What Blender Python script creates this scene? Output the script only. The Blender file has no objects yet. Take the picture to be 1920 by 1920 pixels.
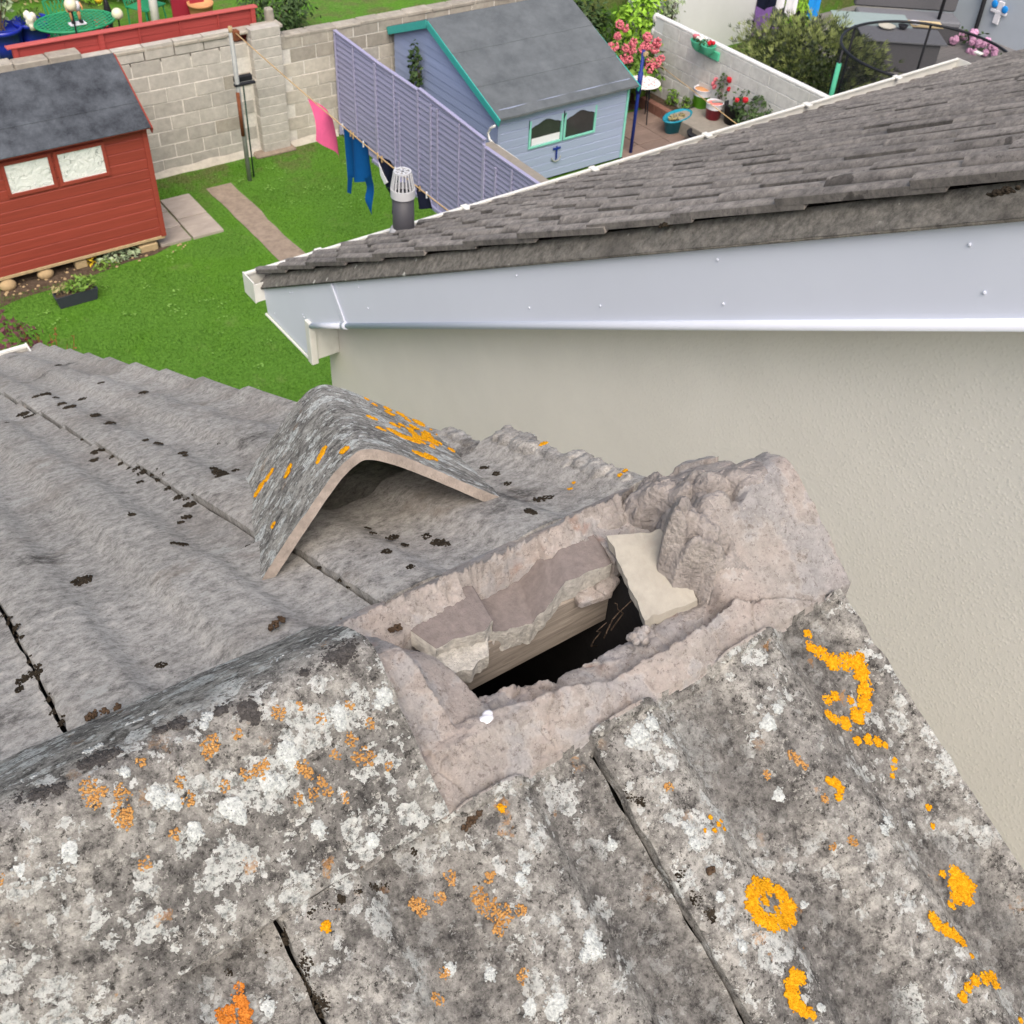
import bpy, math, random
from mathutils import Vector, Matrix, noise
R = math.radians
S = bpy.context.scene
COL = S.collection

# ------------------------------------------------------------------ camera
cam = bpy.data.cameras.new('camera')
cam.sensor_width = 36.0
cam.lens = 36.0 * 2013.6 / 1920.0
cam.clip_start = 0.02
cam.clip_end = 400
camo = bpy.data.objects.new('camera', cam)
COL.objects.link(camo)
camo.matrix_world = Matrix((
    (0.81727464, 0.36592456, -0.44515322, 0.0),
    (-0.57421027, 0.58205735, -0.57575325, -0.505),
    (0.04842245, 0.72616007, 0.68581835, 0.782),
    (0, 0, 0, 1)))
cam.dof.use_dof = True
cam.dof.focus_distance = 1.02
cam.dof.aperture_fstop = 30
S.camera = camo

# ------------------------------------------------------------------ sky, sun, exposure
SUN_EL, SUN_AZ = 54, 207            # compass-style azimuth: 0 = +Y, clockwise
w = bpy.data.worlds.new('World')
S.world = w
w.use_nodes = True
nt = w.node_tree
bg = nt.nodes['Background']
sky = nt.nodes.new('ShaderNodeTexSky')
sky.sky_type = 'NISHITA'
sky.sun_disc = False
sky.sun_elevation = R(SUN_EL)
sky.sun_rotation = R(SUN_AZ)
sky.air_density = 1.0
sky.dust_density = 7.0
nt.links.new(sky.outputs[0], bg.inputs[0])
bg.inputs[1].default_value = 0.15
sl = bpy.data.lights.new('sun', 'SUN')
sl.energy = 1.0
sl.angle = R(50)
sl.color = (1.0, 0.985, 0.955)
so = bpy.data.objects.new('sun', sl)
COL.objects.link(so)
sd = Vector((math.sin(R(SUN_AZ)) * math.cos(R(SUN_EL)), math.cos(R(SUN_AZ)) * math.cos(R(SUN_EL)), math.sin(R(SUN_EL))))
so.rotation_euler = sd.to_track_quat('Z', 'Y').to_euler()
so.location = (0, 0, 30)
S.view_settings.view_transform = 'Standard'
S.view_settings.look = 'None'
S.view_settings.exposure = 0.42
S.view_settings.gamma = 1.0
S.view_settings.use_curve_mapping = False
S.render.engine = 'CYCLES'
S.cycles.max_bounces = 6
S.cycles.transparent_max_bounces = 12

# ------------------------------------------------------------------ object helpers
def wloc(o):
    v = Vector((0, 0, 0))
    while o is not None:
        v += o.location
        o = o.parent
    return v

def emp(name, loc, label, cat, group=None):
    o = bpy.data.objects.new(name, None)
    COL.objects.link(o)
    o.location = loc
    o.empty_display_size = 0.1
    return tag(o, label, cat, group)

def tag(o, label=None, cat=None, group=None, kind=None):
    if label: o['label'] = label
    if cat: o['category'] = cat
    if group: o['group'] = group
    if kind: o['kind'] = kind
    return o

def link(name, me, parent=None, M=None):
    o = bpy.data.objects.new(name, me)
    COL.objects.link(o)
    if parent is not None:
        o.parent = parent
    if M is not None:
        o.matrix_basis = (Matrix.Translation(-wloc(parent)) @ M) if parent is not None else M
    return o

class MB:
    def __init__(s):
        s.v = []; s.f = []
    def add(s, vs, fs):
        b = len(s.v)
        s.v += [tuple(v) for v in vs]
        s.f += [tuple(i + b for i in f) for f in fs]
        return s
    def box(s, x0, x1, y0, y1, z0, z1, c=0.0):
        x0, x1 = min(x0, x1), max(x0, x1); y0, y1 = min(y0, y1), max(y0, y1); z0, z1 = min(z0, z1), max(z0, z1)
        return s.obox(Vector(((x0 + x1) / 2, (y0 + y1) / 2, (z0 + z1) / 2)), ((x1 - x0) / 2, (y1 - y0) / 2, (z1 - z0) / 2), None, c)
    def obox(s, ctr, h, Rm=None, c=0.0):
        ctr = Vector(ctr)
        hx, hy, hz = h
        c = min(c, hx * .9, hy * .9, hz * .9)
        if c <= 0:
            vs = [Vector((sx * hx, sy * hy, sz * hz)) for sz in (-1, 1) for sy in (-1, 1) for sx in (-1, 1)]
            fs = [(0, 2, 3, 1), (4, 5, 7, 6), (0, 1, 5, 4), (2, 6, 7, 3), (0, 4, 6, 2), (1, 3, 7, 5)]
        else:
            vs = []; idx = {}
            for sx in (-1, 1):
                for sy in (-1, 1):
                    for sz in (-1, 1):
                        for a in range(3):
                            p = [sx * (hx - c), sy * (hy - c), sz * (hz - c)]
                            p[a] = (sx * hx, sy * hy, sz * hz)[a]
                            idx[(sx, sy, sz, a)] = len(vs); vs.append(Vector(p))
            fs = []
            for a in range(3):
                b, d = [i for i in range(3) if i != a]
                for sg in (-1, 1):
                    q = []
                    for sb, sdd in ((-1, -1), (1, -1), (1, 1), (-1, 1)):
                        t = [0, 0, 0]; t[a] = sg; t[b] = sb; t[d] = sdd
                        q.append(idx[(t[0], t[1], t[2], a)])
                    if (sg > 0) == (a == 1): q.reverse()
                    fs.append(tuple(q))
            for a in range(3):
                b, d = [i for i in range(3) if i != a]
                for sb in (-1, 1):
                    for sdd in (-1, 1):
                        q = []
                        for sg, ax in ((-1, b), (1, b), (1, d), (-1, d)):
                            t = [0, 0, 0]; t[a] = sg; t[b] = sb; t[d] = sdd
                            q.append(idx[(t[0], t[1], t[2], ax)])
                        fs.append(tuple(q))
            for sx in (-1, 1):
                for sy in (-1, 1):
                    for sz in (-1, 1):
                        fs.append((idx[(sx, sy, sz, 0)], idx[(sx, sy, sz, 1)], idx[(sx, sy, sz, 2)]))
        if Rm is not None: vs = [Rm @ v for v in vs]
        return s.add([v + ctr for v in vs], fs)
    def beam(s, a, b, wd, ht, up=(0, 0, 1), c=0.0):
        a, b = Vector(a), Vector(b); x = (b - a).normalized(); y = Vector(up).cross(x).normalized(); z = x.cross(y)
        Rm = Matrix((x, y, z)).transposed()
        return s.obox((a + b) / 2, ((b - a).length / 2, wd / 2, ht / 2), Rm, c)
    def tube(s, pts, r, n=8, caps=True):
        pts = [Vector(p) for p in pts]
        rs = r if isinstance(r, (list, tuple)) else [r] * len(pts)
        vs = []; fs = []
        ref = None
        for i, p in enumerate(pts):
            d = (pts[min(i + 1, len(pts) - 1)] - pts[max(i - 1, 0)]).normalized()
            if ref is None:
                ref = Vector((0, 0, 1)) if abs(d.z) < .9 else Vector((1, 0, 0))
            u = (ref - d * ref.dot(d)).normalized(); ref = u
            v = d.cross(u)
            for k in range(n):
                t = 2 * math.pi * k / n
                vs.append(p + (u * math.cos(t) + v * math.sin(t)) * rs[i])
        for i in range(len(pts) - 1):
            for k in range(n):
                a = i * n + k; b = i * n + (k + 1) % n
                fs.append((a, b, b + n, a + n))
        if caps:
            fs.append(tuple(range(n))[::-1]); fs.append(tuple(range((len(pts) - 1) * n, len(pts) * n)))
        return s.add(vs, fs)
    def lathe(s, ctr, prof, n=20, sx=1.0, sy=1.0, cap=True, rot=0.0):
        ctr = Vector(ctr); vs = []; fs = []
        for (r, z) in prof:
            for k in range(n):
                t = 2 * math.pi * k / n
                x, y = r * sx * math.cos(t), r * sy * math.sin(t)
                vs.append(ctr + Vector((x * math.cos(rot) - y * math.sin(rot), x * math.sin(rot) + y * math.cos(rot), z)))
        for i in range(len(prof) - 1):
            for k in range(n):
                a = i * n + k; b = i * n + (k + 1) % n
                fs.append((a, b, b + n, a + n))
        if cap:
            fs.append(tuple(range(n))[::-1]); fs.append(tuple(range((len(prof) - 1) * n, len(prof) * n)))
        return s.add(vs, fs)
    def prism(s, poly, d):
        poly = [Vector(p) for p in poly]; d = Vector(d); n = len(poly)
        vs = poly + [p + d for p in poly]
        nrm = Vector((0, 0, 0))
        for i in range(n):
            nrm += poly[i].cross(poly[(i + 1) % n])
        fl = nrm.dot(d) > 0
        fs = [tuple(range(n))[::-1], tuple(range(n, 2 * n))] + [(i, (i + 1) % n, (i + 1) % n + n, i + n) for i in range(n)]
        if not fl: fs = [f[::-1] for f in fs]
        return s.add(vs, fs)
    def quad(s, a, b, c, d):
        return s.add([a, b, c, d], [(0, 1, 2, 3)])
    def ball(s, ctr, r, nu=10, nv=6, sc=(1, 1, 1)):
        ctr = Vector(ctr); vs = [ctr + Vector((0, 0, -r * sc[2]))]; fs = []
        for j in range(1, nv):
            ph = -math.pi / 2 + math.pi * j / nv
            for k in range(nu):
                t = 2 * math.pi * k / nu
                vs.append(ctr + Vector((r * sc[0] * math.cos(ph) * math.cos(t), r * sc[1] * math.cos(ph) * math.sin(t), r * sc[2] * math.sin(ph))))
        vs.append(ctr + Vector((0, 0, r * sc[2])))
        for k in range(nu):
            fs.append((0, 1 + (k + 1) % nu, 1 + k))
        for j in range(nv - 2):
            for k in range(nu):
                a = 1 + j * nu + k; b = 1 + j * nu + (k + 1) % nu
                fs.append((a, b, b + nu, a + nu))
        L = len(vs) - 1; b0 = 1 + (nv - 2) * nu
        for k in range(nu):
            fs.append((b0 + k, b0 + (k + 1) % nu, L))
        return s.add(vs, fs)
    def grid(s, fn, nu, nv):
        vs = [fn(i / nu, j / nv) for j in range(nv + 1) for i in range(nu + 1)]
        fs = [(j * (nu + 1) + i, j * (nu + 1) + i + 1, (j + 1) * (nu + 1) + i + 1, (j + 1) * (nu + 1) + i) for j in range(nv) for i in range(nu)]
        return s.add(vs, fs)
    def mesh(s, name, m, smooth=False, off=None):
        me = bpy.data.meshes.new(name)
        vs = s.v if off is None else [(a - off.x, b - off.y, c - off.z) for a, b, c in s.v]
        me.from_pydata(vs, [], s.f)
        if m: me.materials.append(m)
        if smooth: me.polygons.foreach_set('use_smooth', [True] * len(me.polygons))
        me.update()
        return me
    def build(s, name, m, parent=None, smooth=False, **kw):
        if parent is None:
            c = Vector([(min(v[i] for v in s.v) + max(v[i] for v in s.v)) / 2 for i in range(2)] + [min(v[2] for v in s.v)])
            o = link(name, s.mesh(name, m, smooth, c)); o.location = c
        else:
            o = link(name, s.mesh(name, m, smooth, wloc(parent)), parent)
        tag(o, kw.get('label'), kw.get('cat'), kw.get('group'), kw.get('kind'))
        return o

# ------------------------------------------------------------------ material helpers
def srgb(r, g, b):
    f = lambda c: (c / 255 / 12.92) if c <= 10 else ((c / 255 + .055) / 1.055) ** 2.4
    return (f(r), f(g), f(b))

class NT:
    def __init__(s, name, rough=.8, spec=.3):
        s.m = bpy.data.materials.new(name); s.m.use_nodes = True
        s.t = s.m.node_tree; s.n = s.t.nodes; s.b = s.n['Principled BSDF']
        s.b.inputs['Roughness'].default_value = rough
        s.b.inputs['Specular IOR Level'].default_value = spec
        s.P = s.n.new('ShaderNodeNewGeometry').outputs['Position']
        s.oi = None
    def L(s, a, b): s.t.links.new(a, b)
    def set(s, sock, v):
        if hasattr(v, 'type') and hasattr(v, 'links'): s.L(v, sock)
        elif isinstance(v, (tuple, list)) and sock.type == 'RGBA': sock.default_value = (v[0], v[1], v[2], 1)
        else: sock.default_value = v
    def noise(s, scale, detail=4, rough=.6, vec=None, dist=0.0, col=False):
        n = s.n.new('ShaderNodeTexNoise'); n.inputs['Scale'].default_value = scale
        n.inputs['Detail'].default_value = detail; n.inputs['Roughness'].default_value = rough; n.inputs['Distortion'].default_value = dist
        s.L(vec or s.P, n.inputs['Vector'])
        return n.outputs['Color' if col else 'Fac']
    def voro(s, scale, vec=None, feature='F1', rnd=1.0):
        n = s.n.new('ShaderNodeTexVoronoi'); n.feature = feature; n.inputs['Scale'].default_value = scale
        n.inputs['Randomness'].default_value = rnd
        s.L(vec or s.P, n.inputs['Vector'])
        return n.outputs['Distance'], (n.outputs['Color'] if feature == 'F1' else None)
    def ramp(s, fac, stops, interp='LINEAR'):
        n = s.n.new('ShaderNodeValToRGB'); n.color_ramp.interpolation = interp
        e = n.color_ramp.elements
        while len(e) < len(stops): e.new(.5)
        for q, (p, c) in zip(e, stops):
            q.position = p; q.color = (c, c, c, 1) if isinstance(c, (int, float)) else (c[0], c[1], c[2], 1)
        s.L(fac, n.inputs[0])
        return n.outputs[0]
    def mr(s, v, a, b, c=0.0, d=1.0, smooth=True):
        n = s.n.new('ShaderNodeMapRange')
        if smooth: n.interpolation_type = 'SMOOTHSTEP'
        s.set(n.inputs[0], v)
        for i, q in enumerate((a, b, c, d)): s.set(n.inputs[1 + i], q)
        return n.outputs[0]
    def mix(s, fac, a, b, mode='MIX'):
        n = s.n.new('ShaderNodeMix'); n.data_type = 'RGBA'; n.blend_type = mode
        s.set(n.inputs[0], fac); s.set(n.inputs[6], a); s.set(n.inputs[7], b)
        return n.outputs[2]
    def math(s, op, a, b=0.0):
        n = s.n.new('ShaderNodeMath'); n.operation = op
        s.set(n.inputs[0], a); s.set(n.inputs[1], b)
        return n.outputs[0]
    def vmath(s, op, a, b):
        n = s.n.new('ShaderNodeVectorMath'); n.operation = op
        s.set(n.inputs[0], a)
        i = 3 if op == 'SCALE' else 1
        s.set(n.inputs[i], b)
        return n.outputs[0]
    def warp(s, scale, amt, vec=None):
        c = s.noise(scale, 3, .6, vec, col=True)
        d = s.vmath('SUBTRACT', c, (.5, .5, .5))
        return s.vmath('ADD', vec or s.P, s.vmath('SCALE', d, amt))
    def sep(s, col):
        n = s.n.new('ShaderNodeSeparateColor'); s.L(col, n.inputs[0]); return n.outputs
    def rnd(s):
        if s.oi is None: s.oi = s.n.new('ShaderNodeObjectInfo').outputs['Random']
        return s.oi
    def scalevec(s, v3):
        return s.vmath('MULTIPLY', s.P, v3)
    def bump(s, h, strength=.5, dist=.01, prev=None):
        n = s.n.new('ShaderNodeBump'); n.inputs['Strength'].default_value = strength; n.inputs['Distance'].default_value = dist
        s.L(h, n.inputs['Height'])
        if prev is not None: s.L(prev, n.inputs['Normal'])
        return n.outputs[0]
    def done(s, col, nrm=None, rough=None):
        s.set(s.b.inputs['Base Color'], col)
        if nrm is not None: s.L(nrm, s.b.inputs['Normal'])
        if rough is not None: s.set(s.b.inputs['Roughness'], rough)
        return s.m

def simple(name, c, rough=.7, var=.18, scale=8, spec=.3, bscale=None, bstr=.2, bdist=.004, rnd=0.0, dirt=None, metal=0):
    t = NT(name, rough, spec)
    lo = tuple(x * (1 - var) for x in c); hi = tuple(min(1, x * (1 + var)) for x in c)
    col = t.ramp(t.noise(scale, 6, .65), [(.3, lo), (.7, hi)])
    if rnd:
        k = t.mr(t.rnd(), 0, 1, 1 - rnd, 1 + rnd * .6, False)
        col = t.mix(1.0, col, t.mix(k, (0, 0, 0), (1, 1, 1)), 'MULTIPLY') if rnd < 0 else t.vmath('SCALE', col, k)
    if dirt:
        col = t.mix(t.mr(t.noise(scale * .6, 8, .7), .52, .75, 0, .6), col, dirt)
    nrm = t.bump(t.noise(bscale or scale * 12, 5, .6), bstr, bdist)
    if metal: t.b.inputs['Metallic'].default_value = metal
    return t.done(col, nrm)

# weathered concrete roof with lichens (close up)
def lichen_roof(name, white=1.0, orange=1.0, tone=1.0, soot=1.0, pans=False):
    t = NT(name, .93, .2)
    P = t.P
    Wp = t.warp(160, .006, P)
    g = t.noise(62, 12, .82, P)
    base = t.ramp(g, [(.37, srgb(66, 64, 62)), (.45, srgb(138, 135, 130)), (.52, srgb(172, 169, 162)), (.62, srgb(214, 210, 202))])
    base = t.mix(t.mr(t.noise(7, 5, .6, P), .45, .64, 0, .8), base, t.ramp(g, [(.38, srgb(64, 62, 61)), (.62, srgb(146, 143, 139))]))
    sp = t.noise(190, 5, .8, P)
    base = t.mix(t.mr(sp, .565, .60, 0, .85), base, srgb(52, 50, 47))
    # pale crust flecks, everywhere
    fk = t.noise(125, 6, .85, t.vmath('ADD', P, (2.1, 7.7, 3.1)))
    base = t.mix(t.mr(fk, .565, .59, 0, .7), base, srgb(214, 211, 202))
    # soot blotches with soft, broken edges
    sn = t.noise(10, 6, .7, t.vmath('ADD', P, (9.1, 2.3, 4.4)))
    base = t.mix(t.math('MULTIPLY', t.mr(sn, .60, .66), .8 * soot), base, t.ramp(sp, [(.38, srgb(44, 42, 42)), (.62, srgb(92, 88, 85))]))
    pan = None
    if pans:   # valley shade painted, with grime, into the pans between the rolls
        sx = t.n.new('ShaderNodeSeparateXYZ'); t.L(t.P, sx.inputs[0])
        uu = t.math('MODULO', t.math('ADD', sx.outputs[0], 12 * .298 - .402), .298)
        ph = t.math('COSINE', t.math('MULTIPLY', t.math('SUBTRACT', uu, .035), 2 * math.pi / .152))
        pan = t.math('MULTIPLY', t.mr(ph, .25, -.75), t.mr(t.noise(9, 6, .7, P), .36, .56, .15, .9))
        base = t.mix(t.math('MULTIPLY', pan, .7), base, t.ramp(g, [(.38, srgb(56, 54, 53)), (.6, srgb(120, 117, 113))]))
    dens = t.noise(5.5, 4, .65, P)
    W1 = t.warp(60, .026, P); W1 = t.warp(210, .010, W1)
    wm = None
    for (sc, lo, cut) in ((22, .56, .46), (44, .56, .46), (95, .56, .42)):
        d, c = t.voro(sc, W1)
        r = t.sep(c)
        rad = t.mr(r[0], cut, 1.0, .0, lo, False)
        m = t.mr(t.math('SUBTRACT', rad, d), -.004, .010)
        m = t.math('MULTIPLY', m, t.mr(dens, .44 - .12 * white, .54 - .12 * white))
        wm = m if wm is None else t.math('MAXIMUM', wm, m)
    fine = t.noise(170, 5, .8, P)
    wm = t.math('MULTIPLY', wm, t.mr(fine, .44, .47))
    if pan is not None: wm = t.math('MULTIPLY', wm, t.mr(pan, 0, .9, 1, .25))
    wcol = t.ramp(t.noise(150, 6, .8, P), [(.38, srgb(136, 140, 138)), (.47, srgb(208, 211, 207)), (.62, srgb(240, 241, 236))])
    col = t.mix(t.math('MULTIPLY', wm, .95), base, wcol)
    om = None
    for (sc, lo, cut) in ((21, .34, .90), (50, .40, .86)):
        vv = t.vmath('ADD', W1, (3.37, 1.71, 5.2))
        d, c = t.voro(sc, vv); r = t.sep(c)
        rad = t.mr(r[1], cut, 1.0, .12, lo, False)
        m = t.math('MULTIPLY', t.mr(t.math('SUBTRACT', rad, d), -.01, .04), t.mr(r[1], cut, cut + .01))
        om = m if om is None else t.math('MAXIMUM', om, m)
    om = t.math('MULTIPLY', om, t.mr(t.noise(180, 5, .8, P), .44, .54))
    om = t.math('MULTIPLY', om, t.mr(t.noise(4.1, 2, .5, P), .42, .56))
    ocol = t.ramp(t.noise(120, 4, .7, P), [(.35, srgb(168, 116, 66)), (.6, srgb(214, 156, 78))])
    col = t.mix(t.math('MULTIPLY', om, .8 * orange), col, ocol)
    if tone != 1.0: col = t.vmath('SCALE', col, tone)
    b1 = t.bump(t.noise(150, 8, .85, P), .8, .005)
    b2 = t.bump(wm, .4, .0018, b1)
    b3 = t.bump(t.noise(35, 5, .6, P), .35, .006, b2)
    return t.done(col, b3)

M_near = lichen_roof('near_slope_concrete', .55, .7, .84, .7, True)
M_ridge = lichen_roof('ridge_concrete', .75, .8, .84)
M_loose = lichen_roof('loose_ridge_concrete', 1.6, .3, 1.0, .4)

def far_roof(name, tone=1.0):
    t = NT(name, .95, .15)
    g = t.noise(66, 12, .85)
    col = t.ramp(g, [(.36, srgb(106, 104, 101)), (.455, srgb(162, 159, 154)), (.54, srgb(190, 187, 181)), (.66, srgb(222, 217, 209))])
    col = t.mix(t.mr(t.noise(4.5, 5, .6), .45, .68, 0, .6), col, t.ramp(g, [(.36, srgb(112, 107, 103)), (.64, srgb(176, 168, 159))]))
    col = t.mix(t.mr(t.noise(200, 5, .8), .56, .66, 0, .65), col, srgb(82, 78, 74))
    col = t.mix(t.mr(t.noise(390, 2, .6), .61, .74, 0, .5), col, srgb(205, 199, 189))
    W = t.warp(50, .03)
    d, c = t.voro(14, W); r = t.sep(c)
    col = t.mix(t.math('MULTIPLY', t.mr(t.math('SUBTRACT', t.mr(r[0], .86, 1, .0, .30, False), d), -.01, .04), t.mr(t.noise(200, 3, .6), .40, .55)), col, srgb(192, 191, 185))
    d, c = t.voro(9, W); r = t.sep(c)
    col = t.mix(t.math('MULTIPLY', t.math('MULTIPLY', t.mr(d, .40, .18), t.mr(r[1], .72, .76)), t.mr(g, .40, .6, .8, .25)), col, srgb(66, 62, 60))
    # mossy brown staining
    col = t.mix(t.mr(t.noise(7, 6, .7), .57, .72, 0, .5), col, srgb(124, 110, 96))
    col = t.vmath('SCALE', col, t.mr(t.rnd(), 0, 1, tone * .74, tone * .88, False))
    b = t.bump(t.noise(160, 9, .85), .55, .004)
    return t.done(col, b)
M_far = far_roof('far_slope_concrete')

def nbr_tile():
    t = NT('neighbour_tile_concrete', .95, .15)
    g = t.noise(30, 10, .8)
    col = t.ramp(g, [(.36, srgb(98, 95, 92)), (.48, srgb(132, 127, 123)), (.62, srgb(160, 154, 147))])
    col = t.mix(t.mr(t.noise(2.2, 6, .65), .50, .64, 0, .35), col, srgb(78, 76, 75))
    col = t.mix(t.mr(t.noise(1.0, 6, .7, t.scalevec((26, 3, 3))), .52, .62, 0, .25), col, srgb(150, 144, 136))
    col = t.mix(t.mr(t.noise(95, 3, .7), .58, .70, 0, .6), col, srgb(74, 70, 68))
    d, c = t.voro(7, t.warp(30, .07)); r = t.sep(c)
    col = t.mix(t.math('MULTIPLY', t.mr(t.math('SUBTRACT', t.mr(r[0], .8, 1, .0, .3, False), d), -.01, .05), .6), col, srgb(46, 43, 42))
    # roll shading painted, with grime, over the pans and roll flanks
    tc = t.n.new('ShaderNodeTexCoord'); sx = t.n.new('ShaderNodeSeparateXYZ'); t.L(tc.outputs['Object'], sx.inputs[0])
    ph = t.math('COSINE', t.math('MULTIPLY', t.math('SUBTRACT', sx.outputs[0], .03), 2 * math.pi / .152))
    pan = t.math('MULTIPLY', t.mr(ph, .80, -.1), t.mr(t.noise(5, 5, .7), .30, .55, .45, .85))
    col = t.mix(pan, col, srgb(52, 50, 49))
    col = t.vmath('SCALE', col, t.mr(t.rnd(), 0, 1, .88, 1.16, False))
    b = t.bump(t.noise(110, 8, .85), .45, .005)
    return t.done(col, b)
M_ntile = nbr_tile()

def mortar(name, tint=1.0):
    t = NT(name, .95, .12)
    g = t.noise(48, 12, .82)
    col = t.ramp(t.noise(11, 6, .65), [(.32, srgb(176, 170, 165)), (.46, srgb(199, 190, 182)), (.58, srgb(216, 200, 190)), (.70, srgb(190, 182, 177))])
    col = t.mix(.5, col, t.ramp(g, [(.36, srgb(132, 124, 119)), (.47, srgb(196, 187, 181)), (.58, srgb(222, 213, 206)), (.68, srgb(236, 229, 222))]))
    # bleached laitance where the tile was bedded
    d = t.mr(t.noise(12, 5, .6), .525, .565)
    col = t.mix(t.math('MULTIPLY', d, .5), col, t.ramp(g, [(.38, srgb(150, 150, 153)), (.62, srgb(208, 208, 210))]))
    ed = t.noise(12, 5, .6)
    col = t.mix(t.math('MULTIPLY', t.math('MULTIPLY', t.mr(ed, .520, .53), t.mr(ed, .548, .538)), .22), col, srgb(238, 237, 234))
    col = t.mix(t.mr(t.noise(19, 3, .5), .64, .74, 0, .5), col, srgb(178, 124, 94))
    col = t.mix(t.mr(t.noise(170, 6, .85), .55, .60, 0, .6), col, srgb(124, 115, 110))
    col = t.mix(t.mr(t.noise(150, 5, .8, t.vmath('ADD', t.P, (4, 1, 7))), .58, .62, 0, .55), col, srgb(228, 222, 216))
    cr, _ = t.voro(30, t.warp(45, .05), 'DISTANCE_TO_EDGE')
    crk = t.math('MULTIPLY', t.mr(cr, .020, .0), t.mr(t.noise(9, 3, .5), .60, .66))
    col = t.mix(t.math('MULTIPLY', crk, .6), col, srgb(90, 82, 78))
    col = t.vmath('SCALE', col, .86)
    b = t.bump(t.noise(150, 10, .88), .75, .007)
    b = t.bump(t.noise(55, 8, .75), .6, .007, b)
    return t.done(col, b)
M_mortar = mortar('mortar')
M_mortarg = simple('crumbly_grey_mortar', srgb(158, 151, 146), .97, .3, 60, .1, 170, 1.0, .007, dirt=srgb(112, 106, 102))
M_ledge_tile = simple('weathered_tile_edge', srgb(144, 134, 125), .95, .25, 60, .1, 200, .6, .004)
M_break = simple('fresh_broken_concrete', srgb(190, 186, 178), .95, .34, 120, .1, 420, .9, .004)
M_tiletop = simple('clean_tile_concrete', srgb(126, 117, 113), .95, .18, 120, .1, 420, .5, .003)
M_shard = simple('pale_tile_shard', srgb(166, 161, 150), .9, .09, 60, .15, 300, .35, .002, dirt=srgb(158, 150, 140))
M_timber = None
def wood(name, c1, c2, axis=(2.5, 60, 60), rough=.8):
    t = NT(name, rough, .2)
    g = t.noise(1.0, 8, .7, t.scalevec(axis), dist=.6)
    col = t.ramp(g, [(.3, c1), (.7, c2)])
    return t.done(col, t.bump(g, .4, .003))
M_timber = wood('old_timber', srgb(116, 107, 98), srgb(172, 162, 150), (14, 220, 220))
M_dark = simple('dark_felt_and_blackout', srgb(40, 38, 38), .95, .3, 20)
M_moss = simple('dark_moss', srgb(58, 52, 44), 1.0, .45, 120, .05, 500, .8, .004)
M_mossg = simple('green_moss', srgb(92, 76, 62), 1.0, .4, 120, .05, 500, .8, .004)
M_ylich = None
def ylich(name, a, b, c):
    t = NT(name, .9, .15)
    col = t.ramp(t.noise(330, 5, .75), [(.30, a), (.5, b), (.68, c)])
    return t.done(col, t.bump(t.noise(600, 4, .7), .6, .002))
M_ylich = ylich('yellow_lichen', srgb(176, 112, 14), srgb(218, 154, 18), srgb(236, 184, 44))
M_olich = ylich('orange_lichen', srgb(150, 108, 68), srgb(192, 142, 80), srgb(208, 172, 118))
M_dolich = ylich('deep_orange_lichen', srgb(158, 88, 36), srgb(198, 120, 46), srgb(216, 148, 70))
M_wlich = ylich('white_lichen', srgb(132, 137, 136), srgb(182, 186, 184), srgb(214, 217, 213))

M_soot = ylich('black_crust', srgb(50, 48, 47), srgb(74, 71, 69), srgb(100, 97, 94))
def render_wall():
    t = NT('beige_dash_render', .95, .15)
    col = t.ramp(t.noise(3, 5, .6), [(.3, srgb(225, 222, 213)), (.7, srgb(232, 229, 220))])
    col = t.mix(t.mr(t.noise(.9, 4, .6), .5, .7, 0, .25), col, srgb(213, 212, 206))
    d, _ = t.voro(95, t.warp(120, .006))
    b = t.bump(t.math('ADD', t.mr(d, .0, .55, 1, 0), t.noise(70, 4, .6)), .16, .005)
    return t.done(col, b)
M_render = render_wall()
M_pvc = simple('white_plastic', srgb(213, 218, 230), .6, .03, 1.2, .15, 20, .02, .002)
M_pvc2 = simple('aged_white_plastic', srgb(222, 222, 216), .45, .04, 9, .4, 30, .05, .002, dirt=srgb(188, 186, 176))
def verge():
    t = NT('verge_cement', .95, .15)
    g = t.noise(40, 9, .8)
    col = t.ramp(g, [(.36, srgb(82, 79, 75)), (.5, srgb(114, 111, 105)), (.64, srgb(142, 137, 130))])
    d, c = t.voro(26, t.warp(60, .02)); r = t.sep(c)
    col = t.mix(t.math('MULTIPLY', t.mr(t.math('SUBTRACT', t.mr(r[0], .62, 1, .0, .34, False), d), -.01, .03), t.mr(t.noise(2.5, 4, .6), .42, .56)), col, srgb(196, 195, 186))
    col = t.mix(t.mr(t.noise(5, 5, .6), .54, .70, 0, .5), col, srgb(78, 75, 71))
    return t.done(col, t.bump(t.noise(130, 7, .8), .6, .005))
M_verge = verge()
M_pipe = simple('dark_grey_pipe', srgb(70, 70, 76), .5, .06, 20, .4)
M_cage = simple('pale_grey_plastic', srgb(196, 198, 202), .5, .05, 30, .4)
M_lead = simple('grey_sealant', srgb(170, 171, 175), .7, .15, 60, .3, 150, .6, .006)

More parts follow.
